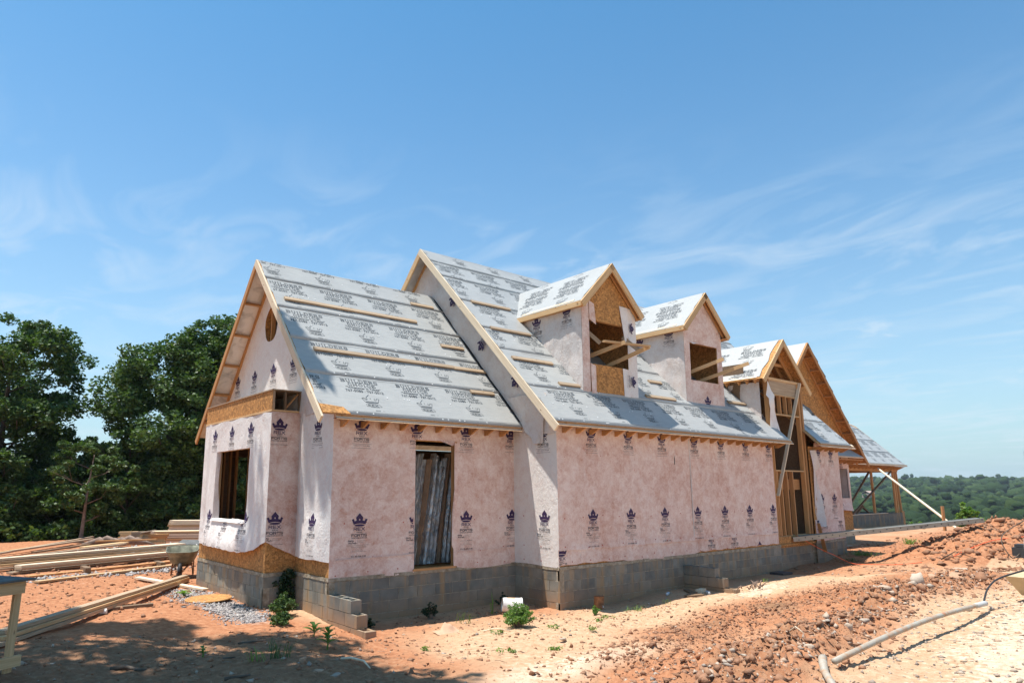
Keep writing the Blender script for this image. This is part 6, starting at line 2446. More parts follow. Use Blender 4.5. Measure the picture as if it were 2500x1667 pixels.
# the near trio running up to the house corner
for i, (w, mt, lb) in enumerate(((.19, 'lumber_gray', 'bottom plank of the three stacked from the lower left to the house corner'), (.19, 'lumber_new', 'middle plank of the three stacked from the lower left to the house corner'), (.14, 'lumber_gray', 'top plank of the three stacked from the lower left to the house corner'))):
    board(-8.95 + .03 * i, .75 + .1 * i, -4.95, 7.05, .02 + .05 * i, .02 + .05 * i, w, .045, mt, lb, 'three stacked planks')
board(-5.75, 8.0, -4.95, 5.55, .04, .02, .14, .04, 'lumber_pale', 'short pale board crossing under the planks by the wheelbarrow', None)
board(-7.45, 3.55, -6.5, 3.45, .01, .01, .12, .045, 'lumber_dark', 'short dark board lying alone in the red dirt', None)
rows = [
    (-7.75, 8.0, -3.9, 10.3, .02, .18, .04, 'lumber_new', 'frontmost long board of the pile, lying flat on the ground'),
    (-7.85, 8.7, -4.0, 10.9, .02, .14, .04, 'lumber_orange', 'narrow reddish board just behind the frontmost one'),
    (-8.1, 9.6, -3.9, 11.9, .02, .24, .04, 'lumber_gray', 'weathered board low in the pile behind the reddish one'),
    (-7.95, 9.6, -3.8, 11.9, .10, .24, .045, 'lumber_gray', 'second layer board with a squared end near the left edge'),
    (-7.95, 9.65, -3.75, 11.95, .15, .24, .05, 'lumber_pale', 'pale top board of the front pile'),
    (-8.6, 10.2, -3.5, 12.9, .04, .24, .05, 'lumber_gray', 'lower board of the wide rear pile'),
    (-8.6, 10.3, -3.4, 12.9, .12, .24, .05, 'lumber_new', 'third board up in the wide rear pile'),
    (-8.6, 10.4, -3.4, 13.0, .19, .24, .05, 'lumber_gray', 'knotty board near the top of the wide rear pile'),
    (-8.6, 10.45, -3.35, 13.1, .26, .24, .05, 'lumber_pale', 'brightest board on top of the wide rear pile'),
    (-7.8, 11.2, -3.3, 13.9, .20, .16, .05, 'lumber_pale', 'pale board with its cut end showing behind the bright one'),
    (-8.2, 11.0, -3.6, 13.7, .12, .16, .05, 'lumber_dark', 'dark board sticking out at the left below the pale cut end'),
    (-7.2, 12.2, -2.9, 15.2, .12, .14, .04, 'lumber_gray', 'gray board lying behind the piles towards the gravel'),
]
for x0, y0, x1, y1, z, w, h, mt, lb in rows:
    board(x0, y0, x1, y1, z, z, w, h, mt, lb, GP)
for x, y in ((-6.6, 9.4), (-4.7, 10.3), (-6.0, 11.6), (-7.9, 10.2), (-4.3, 12.3)):
    put('bearer_block', MB().box((x - .06, y - .35, gz(x, y) - .02), (x + .06, y + .35, gz(x, y) + .11)), 'lumber_dark', label='short dark timber block under the long boards', cat='block', group='bearer blocks under the boards')
far_rows = [
    (-8.6, 14.2, -4.6, 20.6, .10, .12, 'lumber_gray', 'long board rising to the right in the scrap heap by the wood'),
    (-8.5, 15.4, -5.4, 19.4, .05, .14, 'lumber_orange', 'reddish board in the scrap heap by the wood'),
    (-7.6, 15.8, -4.9, 18.8, .12, .12, 'lumber_gray', 'gray board on top of the scrap heap'),
    (-7.0, 16.0, -4.4, 18.3, .03, .14, 'lumber_dark', 'dark board low in the scrap heap'),
    (-8.4, 13.3, -4.3, 16.4, .04, .14, 'lumber_gray', 'nearest board of the scrap heap, half in the clay'),
    (-5.0, 17.5, -3.4, 16.0, .16, .12, 'lumber_orange', 'orange board slanting down to the right from the scrap heap'),
    (-5.6, 16.4, -4.2, 16.7, .06, .40, 'lumber_new', 'yellow offcut panel lying by the scrap heap'),
]
for x0, y0, x1, y1, z, w, mt, lb in far_rows:
    board(x0, y0, x1, y1, z, z + .05, w, .05, mt, lb, 'scrap boards by the wood')
# cross-stacked cut blocks
rd = random.Random(5)
i = 0
for lay in range(5):
    for k_ in range(4 if lay < 4 else 2):
        x0 = -3.95 + .30 * k_ + rd.uniform(-.08, .08)
        y0 = 17.9 - .22 * k_ + rd.uniform(-.05, .05)
        L = rd.uniform(.45, .75)
        zz = gz(-3.5, 17.8) + .04 + lay * .092
        beam('timber_offcut', (x0 - L / 2, y0, zz), (x0 + L / 2, y0 - .25, zz + rd.uniform(0, .01)), .2, .088, rd.choice(['lumber_orange', 'lumber_gray', 'lumber_orange', 'lumber_new']), None, label='short brown timber in the block-shaped stack at the edge of the wood', cat='timber', group='short timbers cross-stacked by the wood')
beam('timber_offcut', (-3.6, 17.4, gz(-3.5, 17.8) + .42), (-3.2, 17.2, gz(-3.5, 17.8) + .50), .25, .03, 'lumber_pale', None, label='pale tilted scrap on top of the stacked short timbers', cat='timber')
# pale framing lumber packs behind the bay
for lay in range(5):
    for k_ in range(3):
        y0 = 18.6 - .30 * k_
        zz = gz(-2.4, 18) + .05 + lay * .085
        beam('framing_board', (-3.0 + .05 * k_, y0 + .25, zz), (.6, y0 - 2.3, zz + .01 * lay), .28, .07, 'lumber_pale' if (lay + k_) % 3 else 'lumber_new', None, label='pale framing board in the low pack beside the bay', cat='board', group='framing boards in the low pack')
for lay in range(9):
    for k_ in range(2):
        y0 = 19.8 - .35 * k_
        zz = gz(-1.5, 19.5) + .06 + lay * .085
        beam('framing_board', (-2.05 + .03 * (lay % 3), y0, zz), (1.6, y0 - 2.2, zz), .33, .075, 'lumber_pale' if lay % 3 else 'lumber_new', None, label='pale board in the tall pack farthest back beside the bay', cat='board', group='framing boards in the tall pack')
put('plywood_sheet', MB().prism([tuple(P3(-2.9, 15.6, .06)), tuple(P3(-1.9, 14.7, .05)), tuple(P3(-1.3, 15.6, .12)), tuple(P3(-2.4, 16.5, .14))], (0, 0, .02)), 'board_gray_top', label='gray sheet of plywood lying on the gravel in front of the lumber pack', cat='plywood')
lg = P3(-4.4, 17.6)
mb = MB()
for q in range(6):
    a = lg + Vector((-.5 + q * .22, -.1 * q, .10))
    mb.tube([a + Vector((-.45, .35, -.05)), a + Vector((0, 0, .10 + .05 * math.sin(q * 2))), a + Vector((.55, -.35, -.06 + .04 * math.sin(q)))], [.05, .12, .04], 7)
put('driftwood', mb, 'bark_pale', smooth=True, label='heap of split gray-brown bark and wood left of the stacked short timbers', cat='wood')

# ---- work table cut by the left edge
TB = empty('work_table', (-9.2, -.9, gz(-9.2, -.9)), 'site-built work table with a gray top and pale timber legs at the left edge', 'table')
zt = .55
R0 = Vector((-8.74, -.70, zt))
ax = Vector((-.50, .866, 0))
ay = Vector((-.866, -.50, 0))
def tp(a, b_, z=0.0):
    q = R0 + ax * a + ay * b_
    return Vector((q.x, q.y, zt + z))
mb = MB().prism([tp(0, 0), tp(.9, 0), tp(.9, 1.6), tp(0, 1.6)], (0, 0, -.02))
put('table_top', mb, 'board_gray_top', TB)
def tb(nm, a, b_, w, h, mt='lumber_gray', up=(0, 0, 1)):
    return beam(nm, a, b_, w, h, mt, TB, up=up)
tb('apron', tp(.07, .08, -.085), tp(.07, 1.55, -.085), .04, .13, 'lumber_new')
tb('apron', tp(.83, .08, -.085), tp(.83, 1.55, -.085), .04, .13, 'lumber_new')
tb('apron', tp(.07, .10, -.085), tp(.83, .10, -.085), .04, .13, 'lumber_new')
zg = gz(-9.0, -.9)
for a, b_ in ((.14, .10), (.80, .10), (.14, 1.45), (.80, 1.45)):
    q0 = tp(a, b_, -.14)
    q1 = Vector((q0.x - .02, q0.y - .02, zg + .01))
    tb('leg', q1, q0, .075, .04, 'lumber_new', tuple(ax))
tb('stretcher', Vector((*tp(.10, .02).xy, zg + .13)), Vector((*tp(.10, 1.5).xy, zg + .13)), .04, .11, 'lumber_new')
tb('stretcher', Vector((*tp(.80, .02).xy, zg + .13)), Vector((*tp(.80, 1.5).xy, zg + .13)), .04, .11, 'lumber_new')

# ---- wheelbarrow, seen from its front
WB = empty('wheelbarrow', tuple(P3(-4.75, 8.1)), 'muddy green wheelbarrow with cement in its tray beside the house corner', 'wheelbarrow')
bx_, by_, bz_ = P3(-4.75, 8.1)
fd = Vector((-.34, -.94, 0))      # towards the front wheel (viewer)
rt = Vector((.94, -.34, 0))
def wb(r_, f_, z):
    return Vector((bx_, by_, bz_)) + rt * r_ + fd * f_ + Vector((0, 0, z))
rings = []
for z, wf, wb_, ff, fb in ((.30, .16, .18, .22, -.22), (.36, .24, .26, .32, -.30), (.50, .30, .33, .42, -.38), (.64, .34, .37, .50, -.42), (.66, .36, .39, .53, -.44)):
    ring_ = []
    for k_ in range(20):
        a = 2 * math.pi * k_ / 20
        c_, s_ = math.cos(a), math.sin(a)
        e_ = .55
        rr_ = math.copysign(abs(c_) ** e_, c_)
        ff_ = math.copysign(abs(s_) ** e_, s_)
        f_ = ff_ * (ff if ff_ > 0 else -fb)
        w_ = wf + (wb_ - wf) * (ff_ < 0)
        zz = z + (.05 * (-ff_) if z > .5 else 0)
        ring_.append(wb(rr_ * w_, f_, zz))
    rings.append(ring_)
V = [p for r_ in rings for p in r_]
Fc = []
for i in range(4):
    for k_ in range(20):
        q = (k_ + 1) % 20
        Fc.append((i * 20 + k_, i * 20 + q, (i + 1) * 20 + q, (i + 1) * 20 + k_))
Fc.append(tuple(range(20))[::-1])
tray = put('tray', (V, Fc), 'barrow_green', WB, smooth=True)
sm = tray.modifiers.new('thick', 'SOLIDIFY')
sm.thickness = .008
put('rolled_rim', MB().tube(rings[-1] + [rings[-1][0], rings[-1][1]], .011, 6, False), 'barrow_green', WB, smooth=True)
cemv = [wb(.27 * math.cos(a) * (1 + .08 * math.sin(3 * a)), .30 * math.sin(a), .52 + .02 * math.sin(2 * a)) for a in np.linspace(0, 6.283, 17)[:-1]] + [wb(0, -.03, .57)]
put('cement_heap', (cemv, [(i, (i + 1) % 16, 16) for i in range(16)]), 'cement', WB, smooth=True)
wc = wb(0, .50, .19)
wv = MB()
wv.tube([wc + (fd * math.cos(a) + Vector((0, 0, 1)) * math.sin(a)) * .15 for a in np.linspace(0, 6.283, 21)], .045, 8, False)
put('tyre', wv, 'rubber_black', WB, smooth=True)
put('rim', MB().tube([wc - rt * .03, wc + rt * .03], [.11, .11], 14), 'rust', WB)
for sg in (-1, 1):
    put('handle', MB().tube([wb(sg * .07, .62, .19), wb(sg * .12, .35, .25), wb(sg * .20, -.2, .30), wb(sg * .28, -.95, .50)], .018, 7), 'lumber_gray' if False else 'rust', WB)
    put('leg', MB().tube([wb(sg * .22, -.05, .30), wb(sg * .25, -.22, .02), wb(sg * .25, -.36, .02), wb(sg * .24, -.42, .34)], .014, 6), 'rust', WB)
    put('brace', MB().tube([wb(sg * .07, .50, .19), wb(sg * .16, .18, .33)], .010, 6), 'rust', WB)

# ---- round lid, bucket, can, rag, bottles and other litter
lc = P3(-5.35, 4.1, .05)
lv = [lc + Vector((.42 * math.cos(a), .42 * math.sin(a), .015 * math.sin(a + 1))) for a in np.linspace(0, 6.283, 41)[:-1]]
put('plywood_disc', MB().prism(lv, (0, 0, .018)), 'osb', label='round plywood disc lying on the gravel by the foundation corner', cat='disc')

BK = empty('bucket', tuple(P3(-.95, .25)), 'tipped white paint bucket lying behind the green weed', 'bucket')
b0 = P3(-1.12, .42, .16)
dB = Vector((.80, -.55, -.10)).normalized()
mb = MB()
sd = dB.cross(Vector((0, 0, 1))).normalized()
upB = sd.cross(dB)
V = []
for t, r_ in ((0, .125), (.02, .13), (.34, .15), (.345, .158), (.37, .158), (.37, .142), (.10, .118)):
    for k_ in range(22):
        a = 6.2832 * k_ / 22
        V.append(b0 + dB * t + (sd * math.cos(a) + upB * math.sin(a)) * r_)
Fc = [(i * 22 + k_, i * 22 + (k_ + 1) % 22, (i + 1) * 22 + (k_ + 1) % 22, (i + 1) * 22 + k_) for i in range(6) for k_ in range(22)]
Fc += [tuple(range(22)), tuple(6 * 22 + k_ for k_ in range(22))]
put('bucket_wall', (V, Fc), 'bucket_white', BK, smooth=True)
put('label_patch', MB().add([b0 + dB * t + (sd * math.cos(a) + upB * math.sin(a)) * (.133 + .05 * t) for t in (.08, .24) for a in (1.2, 1.5, 1.8, 2.1)], [(0, 1, 5, 4), (1, 2, 6, 5), (2, 3, 7, 6)]), 'cloth_tan', BK)
rv_ = [b0 + dB * .30 + (sd * math.cos(a) + upB * math.sin(a)) * .135 for a in np.linspace(0, 6.283, 23)[:-1]]
put('rust_inside', MB().add(rv_, [tuple(range(22))]), 'rust', BK)
put('bail_handle', MB().tube([b0 + dB * .33 + (sd * math.cos(a) + upB * math.sin(a)) * .165 + dB * .10 * math.sin(a / 2) for a in np.linspace(3.3, 6.1, 10)], .004, 5), 'dark_steel', BK)

CN = empty('paint_can', tuple(P3(.62, -.42)), 'small rusty can with a white label standing against the foundation', 'can')
c0 = P3(.62, -.42, -.01)
put('can_wall', MB().tube([c0, c0 + Vector((0, 0, .01)), c0 + Vector((.01, -.01, .235)), c0 + Vector((.01, -.01, .25))], [.093, .095, .095, .10], 20), 'rust', CN)
put('can_label', MB().add([c0 + Vector((.0985 * math.cos(a), .0985 * math.sin(a), z)) for z in (.04, .19) for a in (-1.5, -1.25, -1.0, -.75)], [(0, 1, 5, 4), (1, 2, 6, 5), (2, 3, 7, 6)]), 'bucket_white', CN)
put('printed_square', MB().add([c0 + Vector((.0995 * math.cos(a), .0995 * math.sin(a), z)) for z in (.13, .165) for a in (-1.35, -1.1)], [(0, 1, 3, 2)]), 'print_black', CN)

V, Fc = [], []
rc = P3(-3.15, -.62, .0)
for i in range(13):
    for j in range(13):
        u, v_ = i / 12 - .5, j / 12 - .5
        h_ = .14 * math.exp(-((u * 1.6) ** 2 + (v_ * 1.9) ** 2) * 5) * (1 + .8 * sf(u * 6, v_ * 6, 5, 3)) + .02 * abs(sf(u * 9, v_ * 9, 8, 2))
        V.append(rc + Vector((u * .42 + v_ * .12, v_ * .34 - u * .06, h_ + .004)))
for i in range(12):
    for j in range(12):
        q = i * 13 + j
        Fc.append((q, q + 1, q + 14, q + 13))
put('rag', (V, Fc), 'cloth_tan', smooth=True, label='crumpled tan rag on the edge of the house shadow', cat='rag')


def bottle(x, y, an, label):
    p = P3(x, y, .035)
    d = Vector((math.cos(an), math.sin(an), .05))
    put('bottle', MB().tube([p, p + d * .02, p + d * .15, p + d * .18, p + d * .21], [.028, .033, .032, .014, .013], 10), 'plastic_clear', smooth=True, label=label, cat='bottle', group='plastic bottles by the foundation')


bottle(2.75, -.45, .4, 'clear plastic bottle nearest the foundation wall, left of the block stub')
bottle(3.55, -.95, .9, 'plastic bottle on the debris in front of the block stub')
for i, (x, y, L, an, lb) in enumerate(((3.2, -.75, .5, .3, 'flat dark scrap of wood in the debris by the block stub'), (3.0, -.95, .4, -.4, 'broken board piece nearest the viewer in the debris'), (3.75, -.62, .25, .1, 'small pale block end lying in the debris'), (3.45, -.55, .45, 1.0, 'thin splintered strip across the debris'))):
    p = P3(x, y, .03)
    d = Vector((math.cos(an), math.sin(an), .04)) * L / 2
    beam('wood_scrap', p - d, p + d, .12, .03 if i != 2 else .07, 'lumber_dark' if i != 2 else 'lumber_pale', None, label=lb, cat='scrap')
RT = MB()
for q in range(16):
    p = P3(4.75 + rd.gauss(0, .16), -1.35 + rd.gauss(0, .12), .03)
    a = rd.random() * 6.28
    d = Vector((math.cos(a), math.sin(a), rd.uniform(.1, .8))) * rd.uniform(.08, .2)
    RT.tube([p, p + d * .5 + Vector((0, 0, .04)), p + d], [.014, .011, .004], 5)
put('brushwood', RT, 'bark_pale', smooth=True, label='tangle of dry roots beside the second block stub', cat='brush')
put('foundation_vent', MB().box((7.55, -.52, gz(7.6, -.4)), (8.05, -.16, gz(7.6, -.4) + .05)), 'dark_steel', label='dark metal tray lying at the foot of the wall before the entry', cat='tray')
cv_ = P3(-7.38, 3.2, .04)
put('paper_cup', MB().tube([cv_, cv_ + Vector((.11, -.04, .01))], [.032, .045], 12), 'bucket_white', label='crushed white cup by the short dark board', cat='cup')


def stick(pts, r_, mt, label, name='stick'):
    return put(name, MB().tube(pts, [r_ * (1 - .6 * i / (len(pts) - 1)) for i in range(len(pts))], 6), mt, smooth=True, label=label, cat='stick')


stick([P3(-5.75, -2.05, .02), P3(-5.68, -2.15, .05), P3(-5.62, -2.35, .05), P3(-5.68, -2.6, .02)], .018, 'lumber_pale', 'bent pale stick lying in front of the leafy plant')
stick([P3(-8.0, -1.0, .01), P3(-7.85, -1.05, .03), P3(-7.8, -1.25, .02), P3(-7.65, -1.38, .01)], .028, 'bark', 'crooked dark twig in the shade near the table')
stick([P3(-7.2, -2.3, .01), P3(-6.95, -2.35, .02)], .022, 'bark', 'short dark stick at the bottom left in the shade')
stick([P3(-6.9, -1.35, .01), P3(-6.78, -1.42, .02)], .016, 'bark', 'small dark chip of wood left of the seedling')
stick([P3(-6.2, .1, .01), P3(-5.95, -.05, .02), P3(-5.9, -.15, .01)], .02, 'bark', 'dark stick on the mound before the corner')
stick([P3(-2.9, -1.2, .01), P3(-2.75, -1.3, .04), P3(-2.6, -1.5, .01)], .012, 'lumber_pale', 'thin straw-colored stick beside the rag')
stick([P3(-.9, -5.0, .05), P3(-.8, -5.12, .10), P3(-.62, -5.25, .06)], .012, 'bark', 'dark root sticking out of the stony ridge')
stick([P3(-1.9, -5.5, .05), P3(-1.95, -5.6, .12), P3(-2.0, -5.72, .08)], .010, 'lumber_pale', 'pale splinter in the lower end of the ridge')
stick([P3(10.6, -3.1, .05), P3(10.7, -3.4, .25), P3(10.9, -3.7, .10)], .02, 'bark', 'bare branch lying on the side of the dirt pile')

# ---- weeds and small plants
def blades(x, y, n, h, w, spread, mt, label, cat='grass', name='grass_tuft', seed=0, group=None):
    r = random.Random(seed)
    mb = MB()
    z0 = gz(x, y)
    for i in range(n):
        a = r.random() * 6.28
        x0, y0 = x + r.gauss(0, spread * .3), y + r.gauss(0, spread * .3)
        hh = h * r.uniform(.5, 1.1)
        out = spread * r.uniform(.4, 1.2)
        d = Vector((math.cos(a), math.sin(a), 0))
        s_ = Vector((-d.y, d.x, 0)) * w * .5
        p0 = Vector((x0, y0, z0 - .01))
        p1 = p0 + d * out * .35 + Vector((0, 0, hh * .75))
        p2 = p0 + d * out + Vector((0, 0, hh * r.uniform(.6, 1)))
        mb.add([p0 - s_, p0 + s_, p1 + s_ * .8, p1 - s_ * .8, p2], [(0, 1, 2, 3), (3, 2, 4)])
    return put(name, mb, mt, label=label, cat=cat, group=group)


def broadleaf(x, y, n, L, w, stem, mt, label, seed=0, name='leafy_plant'):
    r = random.Random(seed)
    z0 = gz(x, y)
    T = empty(name, (x, y, z0), label, 'plant')
    put('stem', MB().tube([(x, y, z0 - .02), (x + .01, y, z0 + stem * .5), (x, y + .01, z0 + stem)], [.012, .009, .005], 6), 'leaf_weed', T)
    mesh = None
    for i in range(n):
        a = i * 2.4
        t = (i + 1) / n
        base = Vector((x, y, z0 + stem * (.25 + .75 * t)))
        d = Vector((math.cos(a), math.sin(a), .55 + .5 * t)).normalized()
        s_ = d.cross(Vector((0, 0, 1))).normalized()
        u = s_.cross(d)
        ll = L * (1.1 - .45 * t) * r.uniform(.85, 1.1)
        V, Fc = [], []
        for j in range(7):
            q = j / 6
            ww = w * math.sin(math.pi * (q * .92 + .05)) ** .8 * .5
            c_ = base + d * ll * q - Vector((0, 0, ll * .35 * q * q))
            V += [c_ - s_ * ww + u * ww * .35, c_, c_ + s_ * ww + u * ww * .35]
            if j:
                k_ = 3 * (j - 1)
                Fc += [(k_, k_ + 1, k_ + 4, k_ + 3), (k_ + 1, k_ + 2, k_ + 5, k_ + 4)]
        put('leaf', (V, Fc), mt, T, smooth=True)
    return T


broadleaf(-5.43, -1.05, 14, .20, .065, .26, 'leaf_weed', 'dark green broad-leaved weed in the half shade before the block stub', 3)
broadleaf(-6.99, -.91, 7, .10, .05, .10, 'leaf_weed', 'bright green seedling alone in the dappled dirt', 4, 'seedling')
broadleaf(-5.54, 5.05, 8, .22, .07, .08, 'leaf_weed', 'bright green rosette at the edge of the gravel by the planks', 5, 'seedling')
broadleaf(-5.05, .15, 7, .22, .085, .15, 'leaf_weed', 'light green big-leaved weed on the mound beside the block stub', 6)
blades(-6.35, -1.65, 34, .24, .010, .26, 'leaf_light', 'tuft of long arching grass in the shade at lower left', seed=1)
blades(-6.65, -1.70, 16, .18, .012, .16, 'leaf_weed', 'smaller grass tuft just left of the arching one', seed=2)
blades(-2.3, .05, 14, .22, .010, .25, 'leaf_oak', 'thin grass in the shade under the doorway', seed=3)
blades(-1.25, .55, 10, .42, .014, .12, 'leaf_weed', 'tall thin grass blades behind the bucket', seed=4)
blades(.9, -1.05, 26, .12, .008, .3, 'leaf_weed', 'flat grass at the edge of the shadow near the can', seed=5)
blades(2.0, -1.0, 10, .14, .008, .12, 'leaf_weed', 'little grass tuft in the clay left of the debris', seed=6)
blades(12.2, -.55, 130, .16, .012, .55, 'leaf_weed', 'strip of green grass along the wall of the far section', seed=7)
blades(11.3, -.6, 60, .12, .012, .4, 'leaf_oak', 'shaded grass under the entry cord', seed=8)
blades(18.8, .4, 60, .25, .02, .5, 'leaf_weed', 'grass tuft in the sun beyond the far corner', seed=9)
blades(5.8, -1.0, 14, .12, .008, .15, 'leaf_weed', 'sparse blades by the dry roots', seed=10)
for i, (x, y) in enumerate(((-3.9, -2.9), (-3.2, -3.0), (-1.6, -2.2), (-2.9, -1.5), (-1.9, -1.7), (-.6, -1.5), (-.2, -1.35), (-4.3, -1.7))):
    cs_ = [(x + rng.normal() * .05, y + rng.normal() * .05, gz(x, y) + .03) for q in range(5)]
    V, Fq = leaves_mesh(cs_, [.05] * 5, 14, .018, .6)
    if i == 0:
        lb_ = 'tiny green sprig nearest the viewer in the middle of the sandy track'
    else:
        lb_ = 'tiny low green sprig growing in the sandy track'
    put('ground_weed', (V, Fq), 'leaf_weed', label=lb_, cat='weed', group='tiny weeds in the track')


def bush(x, y, r_, h, n, per, size, mt, label, name='bush', cat='bush', seed=0):
    r = np.random.default_rng(seed)
    z0 = gz(x, y)
    T = empty(name, (x, y, z0), label, cat)
    mb = MB()
    cs_, rr_ = [], []
    for i in range(n):
        a, q = r.random() * 6.28, r.random() ** .6
        e = Vector((x + math.cos(a) * r_ * q, y + math.sin(a) * r_ * q, z0 + h * (1 - .6 * q * q) * r.uniform(.6, 1.05)))
        mb.tube([(x + math.cos(a) * .03, y + math.sin(a) * .03, z0 - .02), (x + math.cos(a) * r_ * q * .5, y + math.sin(a) * r_ * q * .5, z0 + (e.z - z0) * .6), e], [.006, .004, .002], 4)
        for t in (.55, .8, 1.0):
            cs_.append((x + (e.x - x) * t, y + (e.y - y) * t, z0 + (e.z - z0) * t))
            rr_.append(r_ * .17)
    put('stem', mb, 'bark_pale', T)
    V, Fq = leaves_mesh(cs_, rr_, per, size, .8, r)
    put('foliage', (V, Fq), mt, T)
    return T


bush(-2.25, -1.28, .26, .36, 60, 22, .017, 'leaf_weed', 'yellow-green bushy weed in full sun before the bucket', seed=1)
bush(-4.75, 1.95, .24, .38, 40, 22, .022, 'leaf_light', 'leafy green weed at the foot of the foundation corner', seed=2)
bush(-5.05, 1.35, .22, .20, 24, 24, .020, 'leaf_oak', 'low dark weed in front of the corner vine', seed=3)
bush(-2.45, .85, .16, .28, 18, 16, .02, 'leaf_vine', 'shaded dark weed below the doorway', seed=4)
bush(-3.9, .65, .16, .18, 18, 16, .02, 'leaf_vine', 'dark weed in the shade right of the first block stub', seed=5)
bush(-.6, 1.0, .14, .26, 12, 20, .02, 'leaf_vine', 'small shaded weed against the return wall', seed=6)
bush(.15, -.75, .10, .16, 14, 16, .018, 'leaf_weed', 'small sprig by the house corner', seed=7)
# creeping vine in the corner of the bay
VI = empty('creeper', (-4.6, 2.6, gz(-4.6, 2.5)), 'dark creeper climbing the block corner beside the bay', 'vine')
cs_, rr_ = [], []
mb = MB()
for i in range(5):
    x0 = -4.40 + .06 * (i - 2)
    mb.tube([(x0 - .05, 2.62, -.66), (x0, 2.655, -.4), (x0 + .02, 2.665, -.05)], .006, 4)
for i in range(60):
    t = rng.random()
    cs_.append((-4.44 + rng.normal() * .075 * (1.3 - t * .5), 2.62 + rng.normal() * .02, -.66 + .68 * t))
    rr_.append(.055)
put('stem', mb, 'bark', VI)
V, Fq = leaves_mesh(cs_, rr_, 26, .034, 1.0)
put('foliage', (V, Fq), 'leaf_vine', VI)
# sapling on the skyline at the right
bush(27.5, 1.0, .55, 1.35, 26, 26, .09, 'leaf_weed', 'bright green sapling above the dirt pile at right', 'sapling', 'sapling', 8)
bush(30.5, 4.2, .4, .5, 14, 22, .08, 'leaf_weed', 'small bright shrub at the rim of the clearing', 'shrub', 'shrub', 9)

# ---- aluminium plank from the entry to the dirt pile
PL = empty('walk_plank', (9.35, 0, .1), 'long aluminium scaffold plank bridging from the entry floor to the dirt pile', 'plank')
a, b_ = Vector((9.42, .16, .10)), Vector((13.5, -3.25, .62))
d = (b_ - a).normalized()
sd_ = d.cross(Vector((0, 0, 1))).normalized()
up_ = sd_.cross(d)
for sg in (-1, 1):
    c_ = sd_ * sg * .17
    beam('rail_web', a + c_, b_ + c_, .006, .115, 'aluminium', PL, up=tuple(up_))
    for q in (-1, 1):
        beam('rail_flange', a + c_ * .92 + up_ * q * .058, b_ + c_ * .92 + up_ * q * .058, .035, .008, 'aluminium', PL, up=tuple(up_))
L = (b_ - a).length
i = 0
while .15 + i * .19 < L:
    c_ = a + d * (.15 + i * .19) + up_ * (.022 if i % 2 else -.022)
    put('rung', MB().tube([c_ - sd_ * .18, c_ + sd_ * .18], .017, 8), 'dark_steel', PL)
    i += 1
put('deck', MB().prism([a - sd_ * .165 + up_ * .045, b_ - sd_ * .165 + up_ * .045, b_ + sd_ * .165 + up_ * .045, a + sd_ * .165 + up_ * .045], up_ * .004), 'aluminium', PL)
p = P2()
p.text('300 LBS', 0, 0, .22, .05)
put('printed_lettering', MB().add([a + d * (L * .68 + q[0]) + sd_ * .176 + up_ * (q[1] - .025) for q in p.v], p.f), 'print_black', PL, kind='stuff')

# ---- cords, pipes, stakes, machine corner
def cable(pts, r_, mt, label, name='cord', cat='cord'):
    # Catmull-Rom
    P = [Vector(q) for q in pts]
    out = []
    for i in range(len(P) - 1):
        p0, p1, p2, p3 = P[max(i - 1, 0)], P[i], P[i + 1], P[min(i + 2, len(P) - 1)]
        for k_ in range(8):
            t = k_ / 8
            out.append(.5 * ((2 * p1) + (-p0 + p2) * t + (2 * p0 - 5 * p1 + 4 * p2 - p3) * t * t + (-p0 + 3 * p1 - 3 * p2 + p3) * t ** 3))
    out.append(P[-1])
    return put(name, MB().tube(out, r_, 6), mt, smooth=True, label=label, cat=cat)


cable([(9.55, .08, .21), (9.65, -.05, .12), (9.95, -.30, -.12), (10.25, -.62, -.33), P3(10.45, -1.0, .06), P3(10.5, -1.5, .02), P3(10.45, -2.1, .02), P3(10.5, -2.7, .02)], .009, 'cord_orange', 'orange extension cord hanging from the entry sill down to the dirt')
cable([P3(11.2, -3.2, .03), P3(11.9, -3.6, .05), P3(12.6, -3.85, .06), P3(13.4, -4.2, .08), P3(14.3, -4.5, .10)], .011, 'cord_orange', 'orange cord running over the face of the dirt pile')
cable([(10.0, .08, .20), (10.2, -.05, .0), (10.5, -.30, -.30), P3(10.75, -.6, .03), P3(10.7, -1.2, .02), P3(10.6, -2.0, .02)], .006, 'cord_brown', 'thin brown wire hanging beside the orange cord')
pA = [(-3.35, -6.62, gz(-3.3, -6.5) + .05), (-2.93, -6.35, gz(-2.9, -6.3) + .05), (-2.50, -6.13, gz(-2.5, -6.2) + .055)]
PV = empty('plastic_pipe', pA[0], 'short length of muddy PVC pipe with an elbow at the bottom edge', 'pipe')
put('pipe_wall', MB().tube(pA, .034, 14), 'pvc_muddy', PV, smooth=True)
put('elbow', MB().tube([pA[1], pA[2], (-2.42, -6.10, pA[2][2])], [.036, .042, .042], 14), 'pvc_muddy', PV, smooth=True)
PW = empty('plastic_pipe', (-2.4, -6.2, gz(-2.4, -6.2)), 'long PVC pipe propped across the sandy drive, casting a shadow', 'pipe')
q0, q1 = Vector((-2.52, -6.26, gz(-2.5, -6.2) + .07)), Vector((3.05, -6.02, gz(3.0, -6.0) + .14))
pts = [q0 + (q1 - q0) * t + Vector((0, .03 * math.sin(t * 3), .05 * math.sin(t * math.pi))) for t in np.linspace(0, 1, 14)]
put('pipe_wall', MB().tube(pts, .031, 14), 'pvc_muddy', PW, smooth=True)
put('bell_end', MB().tube([pts[-2], pts[-1], q1 + (q1 - q0).normalized() * .05], [.036, .039, .039], 14), 'pvc', PW, smooth=True)
bz = gz(4.6, -6.1)
